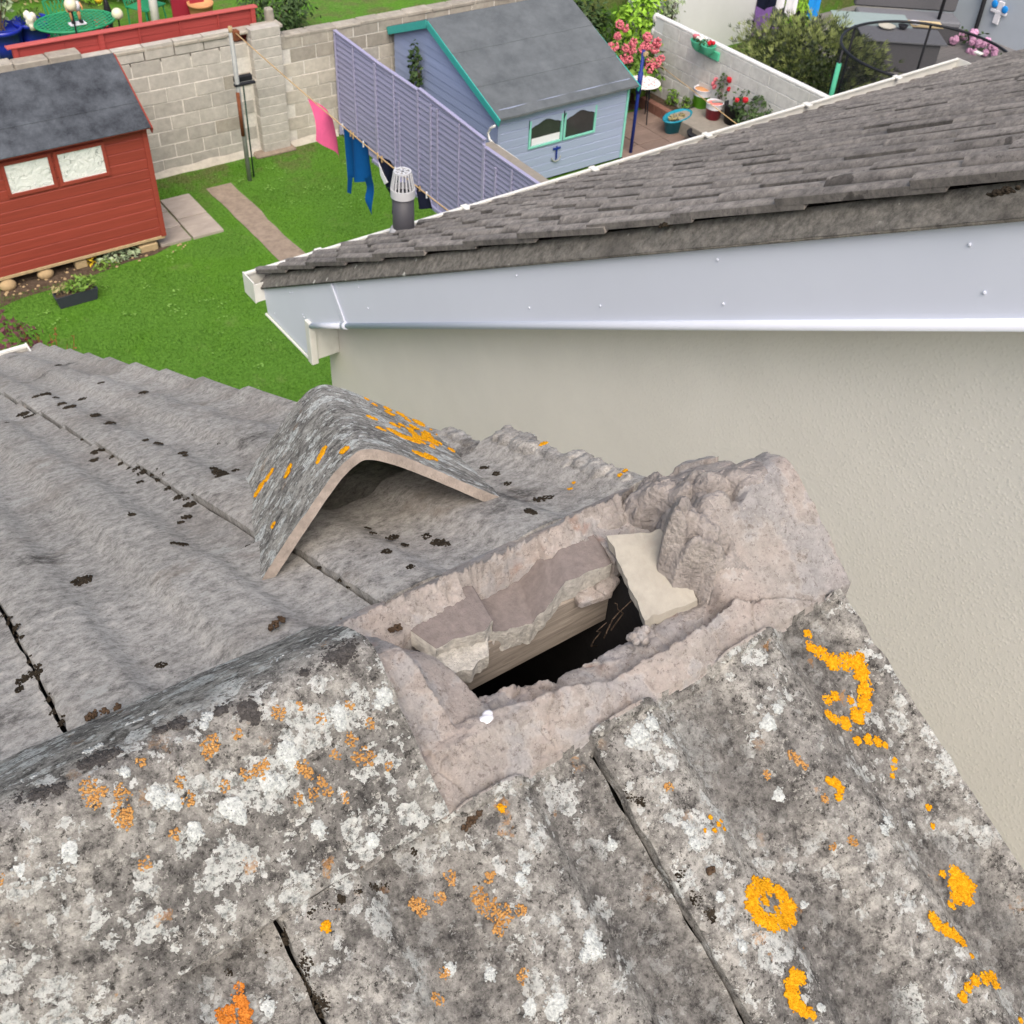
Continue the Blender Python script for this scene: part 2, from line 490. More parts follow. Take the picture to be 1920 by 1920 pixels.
def lawn():
    t = NT('lawn_turf', .95, .1)
    a = t.noise(1.1, 5, .6); b_ = t.noise(26, 8, .75)
    col = t.ramp(b_, [(.28, srgb(58, 92, 30)), (.48, srgb(84, 126, 46)), (.62, srgb(98, 140, 54)), (.8, srgb(120, 158, 74))])
    col = t.mix(t.mr(a, .45, .68, 0, .55), col, t.ramp(b_, [(.3, srgb(70, 116, 28)), (.7, srgb(98, 146, 42))]))
    col = t.mix(t.mr(t.noise(2.3, 5, .65), .58, .74, 0, .5), col, srgb(116, 134, 78))
    sx = t.n.new('ShaderNodeSeparateXYZ'); t.L(t.P, sx.inputs[0])
    near_wall = t.mr(sx.outputs[1], 13.2, 15.0)
    col = t.mix(t.math('MULTIPLY', near_wall, t.mr(t.noise(1.6, 6, .7), .46, .62, 0, .75)), col, t.ramp(b_, [(.35, srgb(70, 84, 44)), (.65, srgb(124, 116, 84))]))
    return t.done(col, t.bump(t.noise(60, 6, .8), .6, .02))
M_lawn = lawn()
M_soil = simple('dark_soil', srgb(96, 82, 70), 1, .4, 14, .05, 60, .9, .03)
M_path = simple('old_concrete_path', srgb(146, 132, 118), .95, .22, 9, .1, 50, .6, .01, dirt=srgb(108, 98, 84))
def slabm(name, c):
    t = NT(name, .85, .2)
    col = t.ramp(t.noise(2.2, 6, .6, t.scalevec((1, 2.4, 1)), dist=.8), [(.3, tuple(x * .78 for x in c)), (.6, c), (.72, tuple(min(1, x * 1.25) for x in c))])
    col = t.vmath('SCALE', col, t.mr(t.rnd(), 0, 1, .85, 1.1, False))
    return t.done(col, t.bump(t.noise(30, 5, .6), .4, .006))
M_slab = slabm('sandstone_slab', srgb(172, 162, 152))
M_rslab = slabm('reddish_slab', srgb(134, 116, 106))
def blockm(name, c, stain, rnd=.1):
    t = NT(name, .95, .12)
    col = t.ramp(t.noise(9, 8, .7), [(.3, tuple(x * .8 for x in c)), (.7, tuple(min(1, x * 1.15) for x in c))])
    col = t.mix(t.mr(t.noise(1.7, 6, .7), .54, .72, 0, .6), col, stain)
    col = t.mix(t.mr(t.noise(120, 3, .6), .58, .72, 0, .4), col, tuple(x * .5 for x in c))
    col = t.vmath('SCALE', col, t.mr(t.rnd(), 0, 1, 1 - rnd, 1 + rnd, False))
    return t.done(col, t.bump(t.noise(90, 6, .75), .5, .008))
M_block = blockm('concrete_block', srgb(182, 178, 170), srgb(190, 186, 176))
M_blockd = blockm('stained_concrete_block', srgb(164, 158, 147), srgb(136, 129, 117), .12)
M_blockw = blockm('mortar_smeared_block', srgb(190, 184, 172), srgb(208, 204, 194), .1)
M_joint = simple('pale_mortar_joint', srgb(214, 210, 202), .95, .15, 20, .1)
M_wpaint = blockm('whitewashed_block', srgb(206, 206, 203), srgb(186, 187, 186), .05)
M_wwall = simple('white_painted_wall', srgb(214, 216, 216), .8, .04, 2, .2, 40, .2, .004)
M_gwall = simple('pale_grey_wall', srgb(172, 181, 190), .8, .04, 2, .2, 40, .2, .004)
def boards(name, c, var=.10, axis=(1.2, 40, 40), rough=.6, rnd=.06):
    t = NT(name, rough, .3)
    g = t.noise(1.0, 6, .65, t.scalevec(axis), dist=.3)
    col = t.ramp(g, [(.3, tuple(x * (1 - var) for x in c)), (.7, tuple(min(1, x * (1 + var)) for x in c))])
    col = t.vmath('SCALE', col, t.mr(t.rnd(), 0, 1, 1 - rnd, 1 + rnd, False))
    return t.done(col, t.bump(g, .25, .004))
M_red = boards('red_brown_paint', srgb(148, 66, 54), .16)
M_redb = boards('red_fence_stain', srgb(158, 66, 62), .18, rnd=.1)
M_redc = boards('pale_red_cap', srgb(190, 92, 88), .08)
M_blue = boards('blue_grey_paint', srgb(152, 163, 190), .06)
M_bluey = boards('blue_grey_paint_gable', srgb(150, 164, 196), .06, (40, 1.2, 40))
M_lilac = boards('lilac_paint', srgb(146, 147, 178), .08, (40, 1.5, 40))
M_lilacb = boards('lilac_batten_paint', srgb(160, 158, 188), .06, (40, 40, 1.5))
M_teal = simple('teal_paint', srgb(62, 168, 158), .5, .06, 12)
M_tealp = simple('pale_teal_paint', srgb(128, 200, 184), .5, .08, 12)
def felt(name, a, b, sc=3.0):
    t = NT(name, .95, .12)
    g = t.noise(sc, 8, .7)
    col = t.ramp(g, [(.32, a), (.7, b)])
    col = t.mix(t.mr(t.noise(140, 3, .7), .52, .7, 0, .35), col, tuple(x * 1.7 for x in b))
    return t.done(col, t.bump(t.noise(220, 4, .7), .3, .004))
M_felt = felt('grey_green_felt', srgb(84, 89, 93), srgb(106, 111, 115))
M_feltd = felt('mottled_black_felt', srgb(40, 43, 49), srgb(92, 97, 104), 3.2)
M_bark = simple('bark', srgb(92, 78, 62), .95, .3, 20)
M_frost = None
def frost():
    t = NT('frosted_film', .35, .4)
    col = t.ramp(t.noise(7, 6, .6), [(.3, srgb(226, 231, 229)), (.7, srgb(240, 243, 240))])
    d, _ = t.voro(7, t.warp(5, .3), 'DISTANCE_TO_EDGE')
    col = t.mix(t.math('MULTIPLY', t.mr(d, .035, .0), t.mr(t.noise(6, 3, .5), .5, .6)), col, srgb(150, 156, 154))  # fold shading put into the film colour as darker wrinkle lines
    return t.done(col, t.bump(t.noise(9, 5, .6, dist=1.5), .8, .03))
M_frost = frost()
M_glass = simple('dark_window_glass', srgb(52, 54, 56), .08, .2, 3, .6)
M_gold = simple('pale_bark_wood', srgb(184, 160, 124), .9, .2, 20)
def leafm(name, a, b):
    t = NT(name, .65, .3)
    col = t.ramp(t.noise(9, 5, .7), [(.3, a), (.7, b)])
    return t.done(col)
M_leaf = leafm('mid_green_leaf', srgb(62, 96, 36), srgb(128, 162, 66))
M_leafd = leafm('dark_green_leaf', srgb(38, 58, 32), srgb(78, 102, 56))
M_leafl = leafm('lime_leaf', srgb(96, 146, 34), srgb(164, 206, 70))
M_leafc = leafm('clover_leaf', srgb(96, 142, 54), srgb(128, 168, 80))
M_leafg = leafm('grey_green_leaf', srgb(120, 140, 104), srgb(182, 196, 160))
M_conif = leafm('conifer_green', srgb(88, 102, 56), srgb(156, 166, 100))
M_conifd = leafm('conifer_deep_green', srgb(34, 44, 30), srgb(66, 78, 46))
M_purp = leafm('purple_leaf', srgb(74, 40, 48), srgb(122, 74, 82))
M_redl = leafm('rusty_red_leaf', srgb(128, 56, 44), srgb(166, 92, 64))
M_dryl = leafm('mixed_dry_leaf', srgb(122, 112, 78), srgb(178, 168, 120))
def flat(name, c, rough=.6, var=.08, spec=.3): return simple(name, c, rough, var, 14, spec)
M_pinkf = flat('pink_petals', srgb(206, 112, 124), .7, .2)
M_pinkl = flat('pale_pink_petals', srgb(206, 158, 190), .7, .2)
M_redf = flat('red_petals', srgb(190, 34, 48), .7, .2)
M_whitef = flat('white_petals', srgb(232, 230, 226), .7, .06)
M_yellf = flat('yellow_petals', srgb(232, 196, 50), .7, .1)
M_magf = flat('magenta_petals', srgb(196, 40, 130), .7, .1)
M_pinkc = flat('pink_cloth', srgb(222, 98, 142), .9, .05, .1)
M_bluec = flat('royal_blue_cloth', srgb(14, 78, 138), .9, .06, .1)
M_navyc = flat('navy_cloth', srgb(22, 26, 42), .9, .1, .1)
M_whitec = flat('white_cloth', srgb(222, 222, 228), .9, .04, .1)
M_skyc = flat('bright_blue_cloth', srgb(40, 140, 220), .9, .06, .1)
M_purpd = flat('purple_paint', srgb(134, 100, 168), .7, .08)
M_cobalt = flat('cobalt_glaze', srgb(30, 46, 158), .2, .1, .5)
M_gmetal = flat('green_painted_metal', srgb(46, 140, 96), .5, .12)
M_white = flat('white_ornament', srgb(226, 222, 206), .5, .05)
M_cream = flat('cream_globe', srgb(222, 218, 188), .4, .05, .5)
M_black = flat('black_plastic', srgb(34, 35, 40), .5, .1)
M_trough = flat('charcoal_plastic', srgb(58, 62, 70), .5, .1)
M_navyp = flat('blue_pole_paint', srgb(28, 50, 130), .5, .1)
M_galv = flat('galvanised_steel', srgb(150, 154, 152), .5, .12, .5)
M_rust = flat('rusty_steel', srgb(118, 70, 46), .9, .3)
M_rope = flat('tan_line', srgb(190, 160, 118), .9, .1)
M_gbroom = flat('dark_green_handle', srgb(44, 70, 60), .6, .1)
M_terra = flat('terracotta', srgb(206, 150, 104), .85, .1)
M_limeb = flat('lime_green_plastic', srgb(118, 208, 42), .4, .05, .5)
M_crim = flat('crimson_plastic', srgb(150, 40, 58), .4, .06, .5)
M_coral = flat('coral_lid', srgb(226, 132, 124), .4, .06, .5)
M_tealb = flat('teal_blue_plastic', srgb(24, 136, 160), .35, .08, .5)
M_brick = simple('red_brown_brick', srgb(128, 92, 80), .95, .2, 20)
M_ledge = simple('grey_concrete_ledge', srgb(142, 136, 126), .95, .14, 9)
M_rattan = simple('grey_rattan', srgb(92, 92, 96), .8, .15, 60)
M_cush = simple('grey_cushion', srgb(112, 114, 120), .9, .1, 20)
M_deck = boards('weathered_decking', srgb(128, 126, 126), .1, (1.5, 30, 30), .8, .1)
M_tglass = flat('pale_table_glass', srgb(150, 166, 166), .15, .05, .5)
M_minty = flat('mint_foam', srgb(86, 186, 150), .7, .08)
M_boardp = flat('pale_board', srgb(206, 186, 146), .7, .06)
def net():
    t = NT('black_safety_net', .8, .1)
    tr = t.n.new('ShaderNodeBsdfTransparent'); mx = t.n.new('ShaderNodeMixShader')
    mx.inputs[0].default_value = .42
    t.L(tr.outputs[0], mx.inputs[1]); t.L(t.b.outputs[0], mx.inputs[2])
    t.L(mx.outputs[0], t.n['Material Output'].inputs['Surface'])
    return t.done((.02, .02, .025))
M_net = net()
M_tan = flat('tan_stone', srgb(176, 152, 116), .9, .15)
M_brickt = simple('tan_brick', srgb(178, 156, 120), .95, .14, 20)

G = -7.08
TP = math.tan(R(28.5)); CP = math.cos(R(28.5)); SP = math.sin(R(28.5))
ZA = .1166 * TP

# ================================================================== SETTING
gb = MB()
gb.quad((-60, -40, G), (7.95, -40, G), (7.95, 15.2, G), (-60, 15.2, G))
gb.quad((7.95, -40, G), (80, -40, G), (80, 15.2, G), (7.95, 15.2, G))
gb.build('lawn', M_lawn, kind='structure')
gb = MB()
gb.box(-60, 90, 15.28, 120, -7.4, -5.7)
gb.build('raised_lawn', M_lawn, kind='structure')

# ================================================================== OUR ROOF (foreground)
house = emp('house', (0, 0, G), 'grey tiled house roof in the foreground with a broken open ridge', 'house')
# hollow body: only walls, so the loft stays a dark void
wl = MB()
wl.box(.57, .63, -3.5, 3.5, G, -1.95)
wl.prism([(.57, -3.5, -1.95), (.57, 3.5, -1.95), (.57, .05, -.075), (.57, -.05, -.075)], (.06, 0, 0))
wl.box(-6, -5.9, -3.5, 3.5, G, -2.1)
wl.box(-6, .57, 3.4, 3.5, G, -1.86)
wl.box(-6, .57, -3.5, -3.4, G, -1.86)
wl.build('wall', M_render, house)
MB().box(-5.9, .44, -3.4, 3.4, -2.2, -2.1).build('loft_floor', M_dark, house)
lv = MB()  # added dark box under the ridge, blocks stray light so the hole stays black
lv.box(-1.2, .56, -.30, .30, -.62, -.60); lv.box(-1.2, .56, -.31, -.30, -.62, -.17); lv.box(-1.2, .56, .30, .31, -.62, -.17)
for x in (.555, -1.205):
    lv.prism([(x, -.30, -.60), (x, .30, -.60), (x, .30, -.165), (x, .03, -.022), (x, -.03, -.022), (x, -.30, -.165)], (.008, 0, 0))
lv.build('loft_blackout_box', M_dark, house)
ul = MB()
for sg in (1, -1):
    y0, y1 = .055 * sg, 3.72 * sg
    za, zb = ZA - TP * .055 - .055, ZA - TP * 3.72 - .055
    ul.add([(-6, y0, za), (.63, y0, za), (.63, y1, zb), (-6, y1, zb), (-6, y0, za - .006), (.63, y0, za - .006), (.63, y1, zb - .006), (-6, y1, zb - .006)],
           [(0, 1, 2, 3), (7, 6, 5, 4), (0, 4, 5, 1), (1, 5, 6, 2), (2, 6, 7, 3), (3, 7, 4, 0)])
ul.build('roofing_felt', M_dark, house)
MB().box(-6, .56, 3.55, 3.6, -2.2, -1.99, .004).build('fascia_board', M_pvc2, house)
MB().box(-6, .56, -3.6, -3.55, -2.2, -1.99, .004).build('fascia_board', M_pvc2, house)

ROLL = .152
def prof(u, ph=.035, h=.011):
    c = math.cos(2 * math.pi * (u - ph) / ROLL)
    return h * math.tanh(2.4 * c) / math.tanh(2.4)

def tile_mesh(name, W, L, nu, nv, m, th=.015, amp=0.0, seed=0, h=.011, chip=0.0, ph=.035, mirror=False, tilt=.019):
    b = MB()
    def top(u, v):
        uu = (W - u) if mirror else u
        z = prof(uu, ph, h) + tilt * v / L
        if amp:
            q = Vector((u + seed * 3.1, v + seed * 1.7, seed))
            z += amp * (noise.noise(q * 45) + .6 * noise.noise(q * 120))
        return z
    vs = []; n1 = nu + 1
    for j in range(nv + 1):
        for i in range(n1):
            u, v = W * i / nu, L * j / nv
            uu, vv = u, v
            if chip:
                q = Vector((u * 40 + seed, v * 40, seed * 2.3))
                if i in (0, nu): uu += chip * noise.noise(q)
                if j in (0, nv): vv += chip * noise.noise(q * 1.3)
            vs.append((uu, vv, top(u, v)))
    fs = [(j * n1 + i, j * n1 + i + 1, (j + 1) * n1 + i + 1, (j + 1) * n1 + i) for j in range(nv) for i in range(nu)]
    base = len(vs)
    ring = [i for i in range(n1)] + [j * n1 + nu for j in range(1, nv + 1)] + [nv * n1 + i for i in range(nu - 1, -1, -1)] + [j * n1 for j in range(nv - 1, 0, -1)]
    nr = len(ring)
    for k in ring: vs.append(vs[k])
    for k in ring:
        x, y, z = vs[k]; vs.append((x, y, z - th))
    for k in range(nr):
        a, c = base + k, base + (k + 1) % nr
        fs.append((c, a, a + nr, c + nr))
    b.add(vs, fs)
    me = b.mesh(name, m)
    sm = [True] * (nu * nv) + [False] * len(ring)
    me.polygons.foreach_set('use_smooth', sm)
    return me

def far_M(x0, v0, woff=0.0, rz=0.0):
    o = Vector((x0, v0 * CP, ZA - v0 * SP)) + Vector((0, SP, CP)) * woff
    return Matrix(((1, 0, 0, o.x), (0, CP, SP, o.y), (0, -SP, CP, o.z), (0, 0, 0, 1))) @ Matrix.Rotation(rz, 4, 'Z')
def near_M(x1, v0, woff=0.0, rz=0.0):
    o = Vector((x1, -v0 * CP, ZA - v0 * SP)) + Vector((0, -SP, CP)) * woff
    return Matrix(((-1, 0, 0, o.x), (0, -CP, -SP, o.y), (0, -SP, CP, o.z), (0, 0, 0, 1))) @ Matrix.Rotation(rz, 4, 'Z')

rg = random.Random(4)
GA = .345
FX0 = .0315; PW = .2965; FH = .0066; FTL = .0165; FV = .128
tm_far = tile_mesh('roof_tile', PW - .004, .40, 24, 4, M_far, th=.014, amp=.0008, seed=2, chip=.003, h=FH, tilt=FTL)
tm_farv = tile_mesh('verge_roof_tile', .335, .40, 26, 4, M_far, th=.014, amp=.0008, seed=3, chip=.003, h=FH, tilt=FTL)
V0 = .39 / CP - .40
for k in range(12):
    for c in range(-3, 3):
        if k == 0 and c == 2: pass
        x0 = FX0 + PW * c
        if c == 2: continue
        v = V0 + GA * k
        jit = (rg.uniform(-.004, .004), rg.uniform(-.0015, .0015), rg.uniform(-.006, .006))
        if k == 0:
            # first course: dense, hand-worn copies cut under the ridge
            vt = FV
            me = tile_mesh('roof_tile', (.335 if c == 1 else PW - .004), .39 / CP - vt, 60, 60, M_far, amp=.0007, seed=10 + c, chip=.003, h=FH, tilt=FTL)
            link('roof_tile', me, house, far_M(x0, vt, -.004))
            continue
        link('roof_tile', tm_farv if c == 1 else tm_far, house, far_M(x0 + jit[0] * .6, v + jit[0], -.010 + jit[1], jit[2] * .6))
NX0 = .402; NW = .298; NV0 = .132; NH = .0095
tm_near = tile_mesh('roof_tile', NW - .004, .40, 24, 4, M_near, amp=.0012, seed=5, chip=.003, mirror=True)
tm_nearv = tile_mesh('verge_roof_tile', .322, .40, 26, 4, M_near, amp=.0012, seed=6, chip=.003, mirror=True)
for k in range(12):
    for c in range(-4, 1):
        wv = .318 if c == 0 else NW - .0035
        x1 = NX0 + NW * c + wv
        if k == 0:
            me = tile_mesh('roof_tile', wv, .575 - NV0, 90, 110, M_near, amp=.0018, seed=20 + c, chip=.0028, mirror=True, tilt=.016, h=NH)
            link('roof_tile', me, house, near_M(x1, NV0, -.004))
            continue
        link('roof_tile', tm_nearv if c == 0 else tm_near, house, near_M(x1 + rg.uniform(-.002, .002), .575 - .40 + GA * k, -.012))
def near_z(x, y):
    v = (-y) / CP
    u = x - NX0
    while u < 0: u += NW
    wv = prof(u, .035, NH) + .016 * (v - NV0) / (.575 - NV0) - .004
    return ZA + TP * y + wv / CP
def far_z(x, y):
    u = x - FX0
    while u < 0: u += PW
    v = y / CP
    k = max(0, math.floor((v - .39 / CP) / GA) + 1)
    if k == 0: wv = prof(u, .035, FH) + FTL * (v - FV) / (.39 / CP - FV) - .004
    else: wv = prof(u, .035, FH) + FTL * (v - (V0 + GA * k)) / .40 - .010
    return ZA - TP * y + wv / CP

# --- ridge tile still in place, and others further back
def ridge_profile(t, r=.048, half=.1185, apex=.1, th=0.0):
    # t in [-1, 1] -> (y, z) on an inverted V with a rounded crown
    sl = apex * 1.2 / half
    y = t * half
    s_ = math.sqrt(y * y + r * r * .30)
    z = apex * 1.2 - sl * s_ + sl * math.sqrt(r * r * .30) - (apex * .2)
    # offset inwards by th
    if th:
        dzy = -sl * y / s_
        n = math.sqrt(1 + dzy * dzy)
        y += th * dzy / n; z -= th / n
    return y, z
def ridge_mesh(name, L, m, nu=64, nv=72, th=.015, amp=.0011, seed=0, half=.1185, apex=.1, r=.048, taper=0.0):
    vs = []; n1 = nu + 1
    for j in range(nv + 1):
        for i in range(n1):
            t = -1 + 2 * i / nu
            y, z = ridge_profile(t, r, half, apex)
            kf = taper * (1 - j / nv) * (1 if y > 0 else .25)
            y *= 1 + kf; z -= kf * abs(y) * TP * .9
            x = L * j / nv
            q = Vector((x, y, z + seed * 2.7))
            d = amp * (noise.noise(q * 40) + .6 * noise.noise(q * 130)) + amp * 2 * noise.noise(q * 9)
            if j in (0, nv): x += .003 * noise.noise(q * 60)
            vs.append((x, y, z + d))
    fs = [(j * n1 + i, (j + 1) * n1 + i, (j + 1) * n1 + i + 1, j * n1 + i + 1) for j in range(nv) for i in range(nu)]
    B = len(vs)
    for j in range(nv + 1):
        for i in range(n1):
            y, z = ridge_profile(-1 + 2 * i / nu, r, half, apex, th)
            kf = taper * (1 - j / nv) * (1 if y > 0 else .25)
            y *= 1 + kf; z -= kf * abs(y) * TP * .9
            vs.append((vs[j * n1 + i][0], y, z))
    fs += [(B + j * n1 + i, B + j * n1 + i + 1, B + (j + 1) * n1 + i + 1, B + (j + 1) * n1 + i) for j in range(nv) for i in range(nu)]
    nb = len(fs)
    def edgequad(q):
        k = len(vs); vs.extend(vs[i] for i in q); fs.append((k, k + 1, k + 2, k + 3))
    for i in range(nu):
        edgequad((i, i + 1, B + i + 1, B + i)); a = nv * n1
        edgequad((a + i + 1, a + i, B + a + i, B + a + i + 1))
    for j in range(nv):
        edgequad(((j + 1) * n1, j * n1, B + j * n1, B + (j + 1) * n1))
        edgequad((j * n1 + nu, (j + 1) * n1 + nu, B + (j + 1) * n1 + nu, B + j * n1 + nu))
    b = MB().add(vs, fs)
    me = b.mesh(name, m)
    me.polygons.foreach_set('use_smooth', [True] * nb + [False] * (len(fs) - nb))
    return me, nb
me, _ = ridge_mesh('ridge_tile', .457, M_ridge, seed=1, nu=90, nv=120, taper=.20)
link('ridge_tile', me, house, Matrix.Translation((-.203, 0, .004)))
me2, _ = ridge_mesh('ridge_tile', .452, M_ridge, 24, 12, seed=2)
for k in range(4): link('ridge_tile', me2, house, Matrix.Translation((-.203 - .457 * (k + 1), 0, .001)) @ Matrix.Diagonal((1, 1.12, 1, 1)))
# bedding mortar under the ridge tile that stays
mb = MB()
for sg in (-1, 1):
    def fn(u, v, sg=sg):
        x = -.6 + .86 * u
        n_ = noise.noise(Vector((x * 30, v * 3, sg))) * .006
        y = sg * ((.090 + (.046 if sg > 0 else .024) * v) * (1 + (.20 if sg > 0 else .04) * max(0, min(1, (.256 - x) / .457))) + n_ * (1 if v > .5 else 0))
        z = (.012 * (1 - v)) + ((ZA - TP * abs(y)) - .006) * v + .003 * noise.noise(Vector((x * 60, v * 5, sg * 2)))
        return Vector((x, y, z))
    mb.grid(fn, 160, 5)
mb.build('bedding_mortar', M_ridge, house, True)

# --- the opened mortar bed, as a rough height field
def H(x, y):
    q = Vector((x, y, 0))
    n1 = noise.noise(q * 28 + Vector((5, 0, 0))); n2 = noise.noise(q * 75); n3 = noise.noise(q * 200); n4 = noise.noise(q * 14 + Vector((0, 9, 3)))
    xj = x + .004 * n1 + .003 * n2 + .0014 * n3
    yj = y + .003 * noise.noise(q * 30 + Vector((0, 4, 1))) + .0025 * noise.noise(q * 80 + Vector((7, 0, 2))) + .0012 * n3
    ay = abs(y)
    if x < .252 or xj > .742: return None
    if y < -.1166:
        if x > .712 or x < .262: return None
        lim = .1300 + .007 * n1 + .004 * n2
        if ay > lim: return None
        t = (ay - .1166) / (lim - .1166)
        return near_z(x, y) + (.0065 + .002 * n2) * (1 - t) ** .7 + .0012 * n3 + .0005
    if ay > .1195 + .0015 * n2: return None
    E = .0938 - .80 * math.sqrt(y * y + .0002)
    n5 = noise.noise(q * 420)
    rough = .0024 * n2 + .0013 * n3 + .0026 * n1 + .0008 * n5 + .0004 * noise.noise(q * 800)
    # right-hand lump
    def lerp_tab(tab, t):
        if t <= tab[0][0]: return tab[0][1]
        for (a, b), (c, d) in zip(tab, tab[1:]):
            if t <= c: return b + (d - b) * (t - a) / (c - a)
        return tab[-1][1]
    xr = lerp_tab([(-.12, .70), (-.100, .655), (-.088, .612), (-.07, .598), (-.045, .592), (-.03, .574), (-.005, .572), (.02, .600), (.045, .606), (.06, .594), (.085, .600), (.10, .62), (.12, .66)], y)
    if xj > xr:
        d = xj - xr
        qa = Vector((x + .006 * n2, y + .006 * n1, .17))
        v1 = noise.voronoi(qa * 27)[0]; v2 = noise.voronoi(qa * 62 + Vector((3, 1, 0)))[0]
        dome = lambda d0: math.sqrt(max(0.0, .62 - d0 * d0)) - .60
        v1 = noise.voronoi(qa * 21)[0]; v2 = noise.voronoi(qa * 50 + Vector((3, 1, 0)))[0]
        lum = .060 * dome(v1[0]) + .020 * dome(v2[0]) + .006 * n4 + .002 * n2 + .0016 * n3 + .0012 * n5 + .008
        wl_ = max(min(1, max(0, (y + .012 - .02 * n1) / .02)) * min(1, max(.25 if y > .02 else 0, (.700 - x) / .04)), min(1, max(0, (y + .062 - .01 * n1) / .014)) * min(1, max(0, (.626 + .012 * n1 - x) / .014)))      # lumpy on the broken upper side
        base = E - .003 + (lum - .004) * wl_ + (1 - wl_) * (rough * .3 + .0012 * n1 - .004 * max(0, math.sin((x - .62) * 30)) * max(0, 1 - abs(y + .065) / .04))
        if y > .03 and x > .66: base -= .010 * max(0, min(1, (y - .03) / .02)) * (1 if n4 > -.2 else .3)
        edge = min(1, d / .020)
        k = math.sqrt(max(0, 1 - (1 - edge) ** 2))
        return -.008 + (base + .008) * (.35 + .65 * k)
    # far rim
    best = None
    yin = lerp_tab([(.25, .060), (.39, .064), (.405, .078), (.482, .079), (.50, .068), (.60, .066)], x) + .003 * n1 + .002 * n2
    if yj > yin:
        if yj > .0885: z = min(E - .001, .0325) + rough * .35
        else:
            f = (.0885 - yj) / max(.004, .0885 - yin)
            z = .0315 - f ** .8 * (.050 if .395 < x < .492 else .024) + rough * 1.2
        best = z
    # left cross rim
    xl = lerp_tab([(-.12, .40), (-.06, .345), (-.02, .334), (.02, .326), (.05, .318), (.08, .305), (.12, .30)], y)
    if xj < xl:
        t = max(0, (xj - .258)) / (xl - .258)
        z = E - .006 - .2 * E * t
        if t > .42: z = min(z, E * .62 - (t - .42) * .05 + .006 * n1)
        z = max(z, -.004) + rough
        best = z if best is None else max(best, z)
    # near rim
    yc = lerp_tab([(.25, -.05), (.32, -.062), (.38, -.076), (.45, -.090), (.55, -.088), (.62, -.082), (.75, -.08)], x)
    yl = lerp_tab([(.25, -.02), (.34, -.026), (.38, -.036), (.41, -.048), (.60, -.046), (.75, -.04)], x)
    if yj < yl:
        if yj < yc:
            z = min(E, .030 + .004 * n1) + rough
            if yj > yc - .008: z -= (yj - (yc - .008)) * .25
        else:
            ledge = .004 - .16 * (yj - yc) + rough * .9
            if x > .415:
                m_ = (yj - yc) / (yl - yc)
                ledge = -.007 + .006 * math.sin(math.pi * min(1, max(0, (m_ - .22) / .75))) + rough * .8
                if m_ < .2: ledge -= .004
            else:
                ledge += .006 * n2 + .003 * n3
            # step in the bed where two batches meet
            if .408 < x < .420: ledge -= .006
            z = ledge
        best = z if best is None else max(best, z)
    if best is not None:
        vd = noise.voronoi(Vector((x * 26 + n1 * .25, y * 26 + n2 * .2, .3)))[0]
        if vd[1] - vd[0] < .05 and n4 > .12: best -= .003
    return best
step = .0014
nx, ny = int(.50 / step), int(.25 / step)
hv = {}; vs = []
for j in range(ny + 1):
    for i in range(nx + 1):
        x, y = .248 + i * step, -.125 + j * step
        z = H(x, y)
        if z is not None:
            hv[(i, j)] = len(vs); vs.append([x + .0005 * noise.noise(Vector((x * 500, y * 500, 1))), y + .0005 * noise.noise(Vector((x * 500, y * 500, 7))), z])
fs = []; ec = {}
for j in range(ny):
    for i in range(nx):
        q = [(i, j), (i + 1, j), (i + 1, j + 1), (i, j + 1)]
        if all(k in hv for k in q):
            f = [hv[k] for k in q]; fs.append(tuple(f))
            for a, c in zip(f, f[1:] + f[:1]): ec[(a, c)] = 1
# relax the staircase outline a little, then drop a skirt along every open edge
bd = [(a, c) for (a, c) in ec if (c, a) not in ec]
nbh = {}
for a, c in bd: nbh.setdefault(a, []).append(c); nbh.setdefault(c, []).append(a)
for _ in range(3):
    new = {}
    for a, l in nbh.items():
        new[a] = [(vs[a][k] + sum(vs[q][k] for q in l) / len(l)) / 2 for k in range(2)]
    for a, p in new.items(): vs[a][0], vs[a][1] = p
low = {}
for a in nbh:
    low[a] = len(vs)
    x, y, z = vs[a]
    outer = abs(y) > .108 or x > .73 or x < .26
    vs.append([x, y, (min(z, ZA - TP * abs(y)) - .02) if outer else min(z - .012, -.045)])
nmain = len(fs)
for a, c in bd: fs.append((c, a, low[a], low[c]))
me = MB().add(vs, fs).mesh('mortar_bed', M_mortar, True)
me.materials.append(M_mortarg); me.materials.append(M_near)
for p in me.polygons:
    c = p.center
    nz = .012 * noise.noise(c * 40)
    if c.x + nz > .566 and c.y + nz > -.062 and c.x < .712 + nz and (c.y > -.004 + nz or c.x < .630 + nz): p.material_index = 1
    elif c.y < -.1185 + .004 * noise.noise(c * 60): p.material_index = 2
link('mortar_bed', me, house, Matrix.Identity(4))

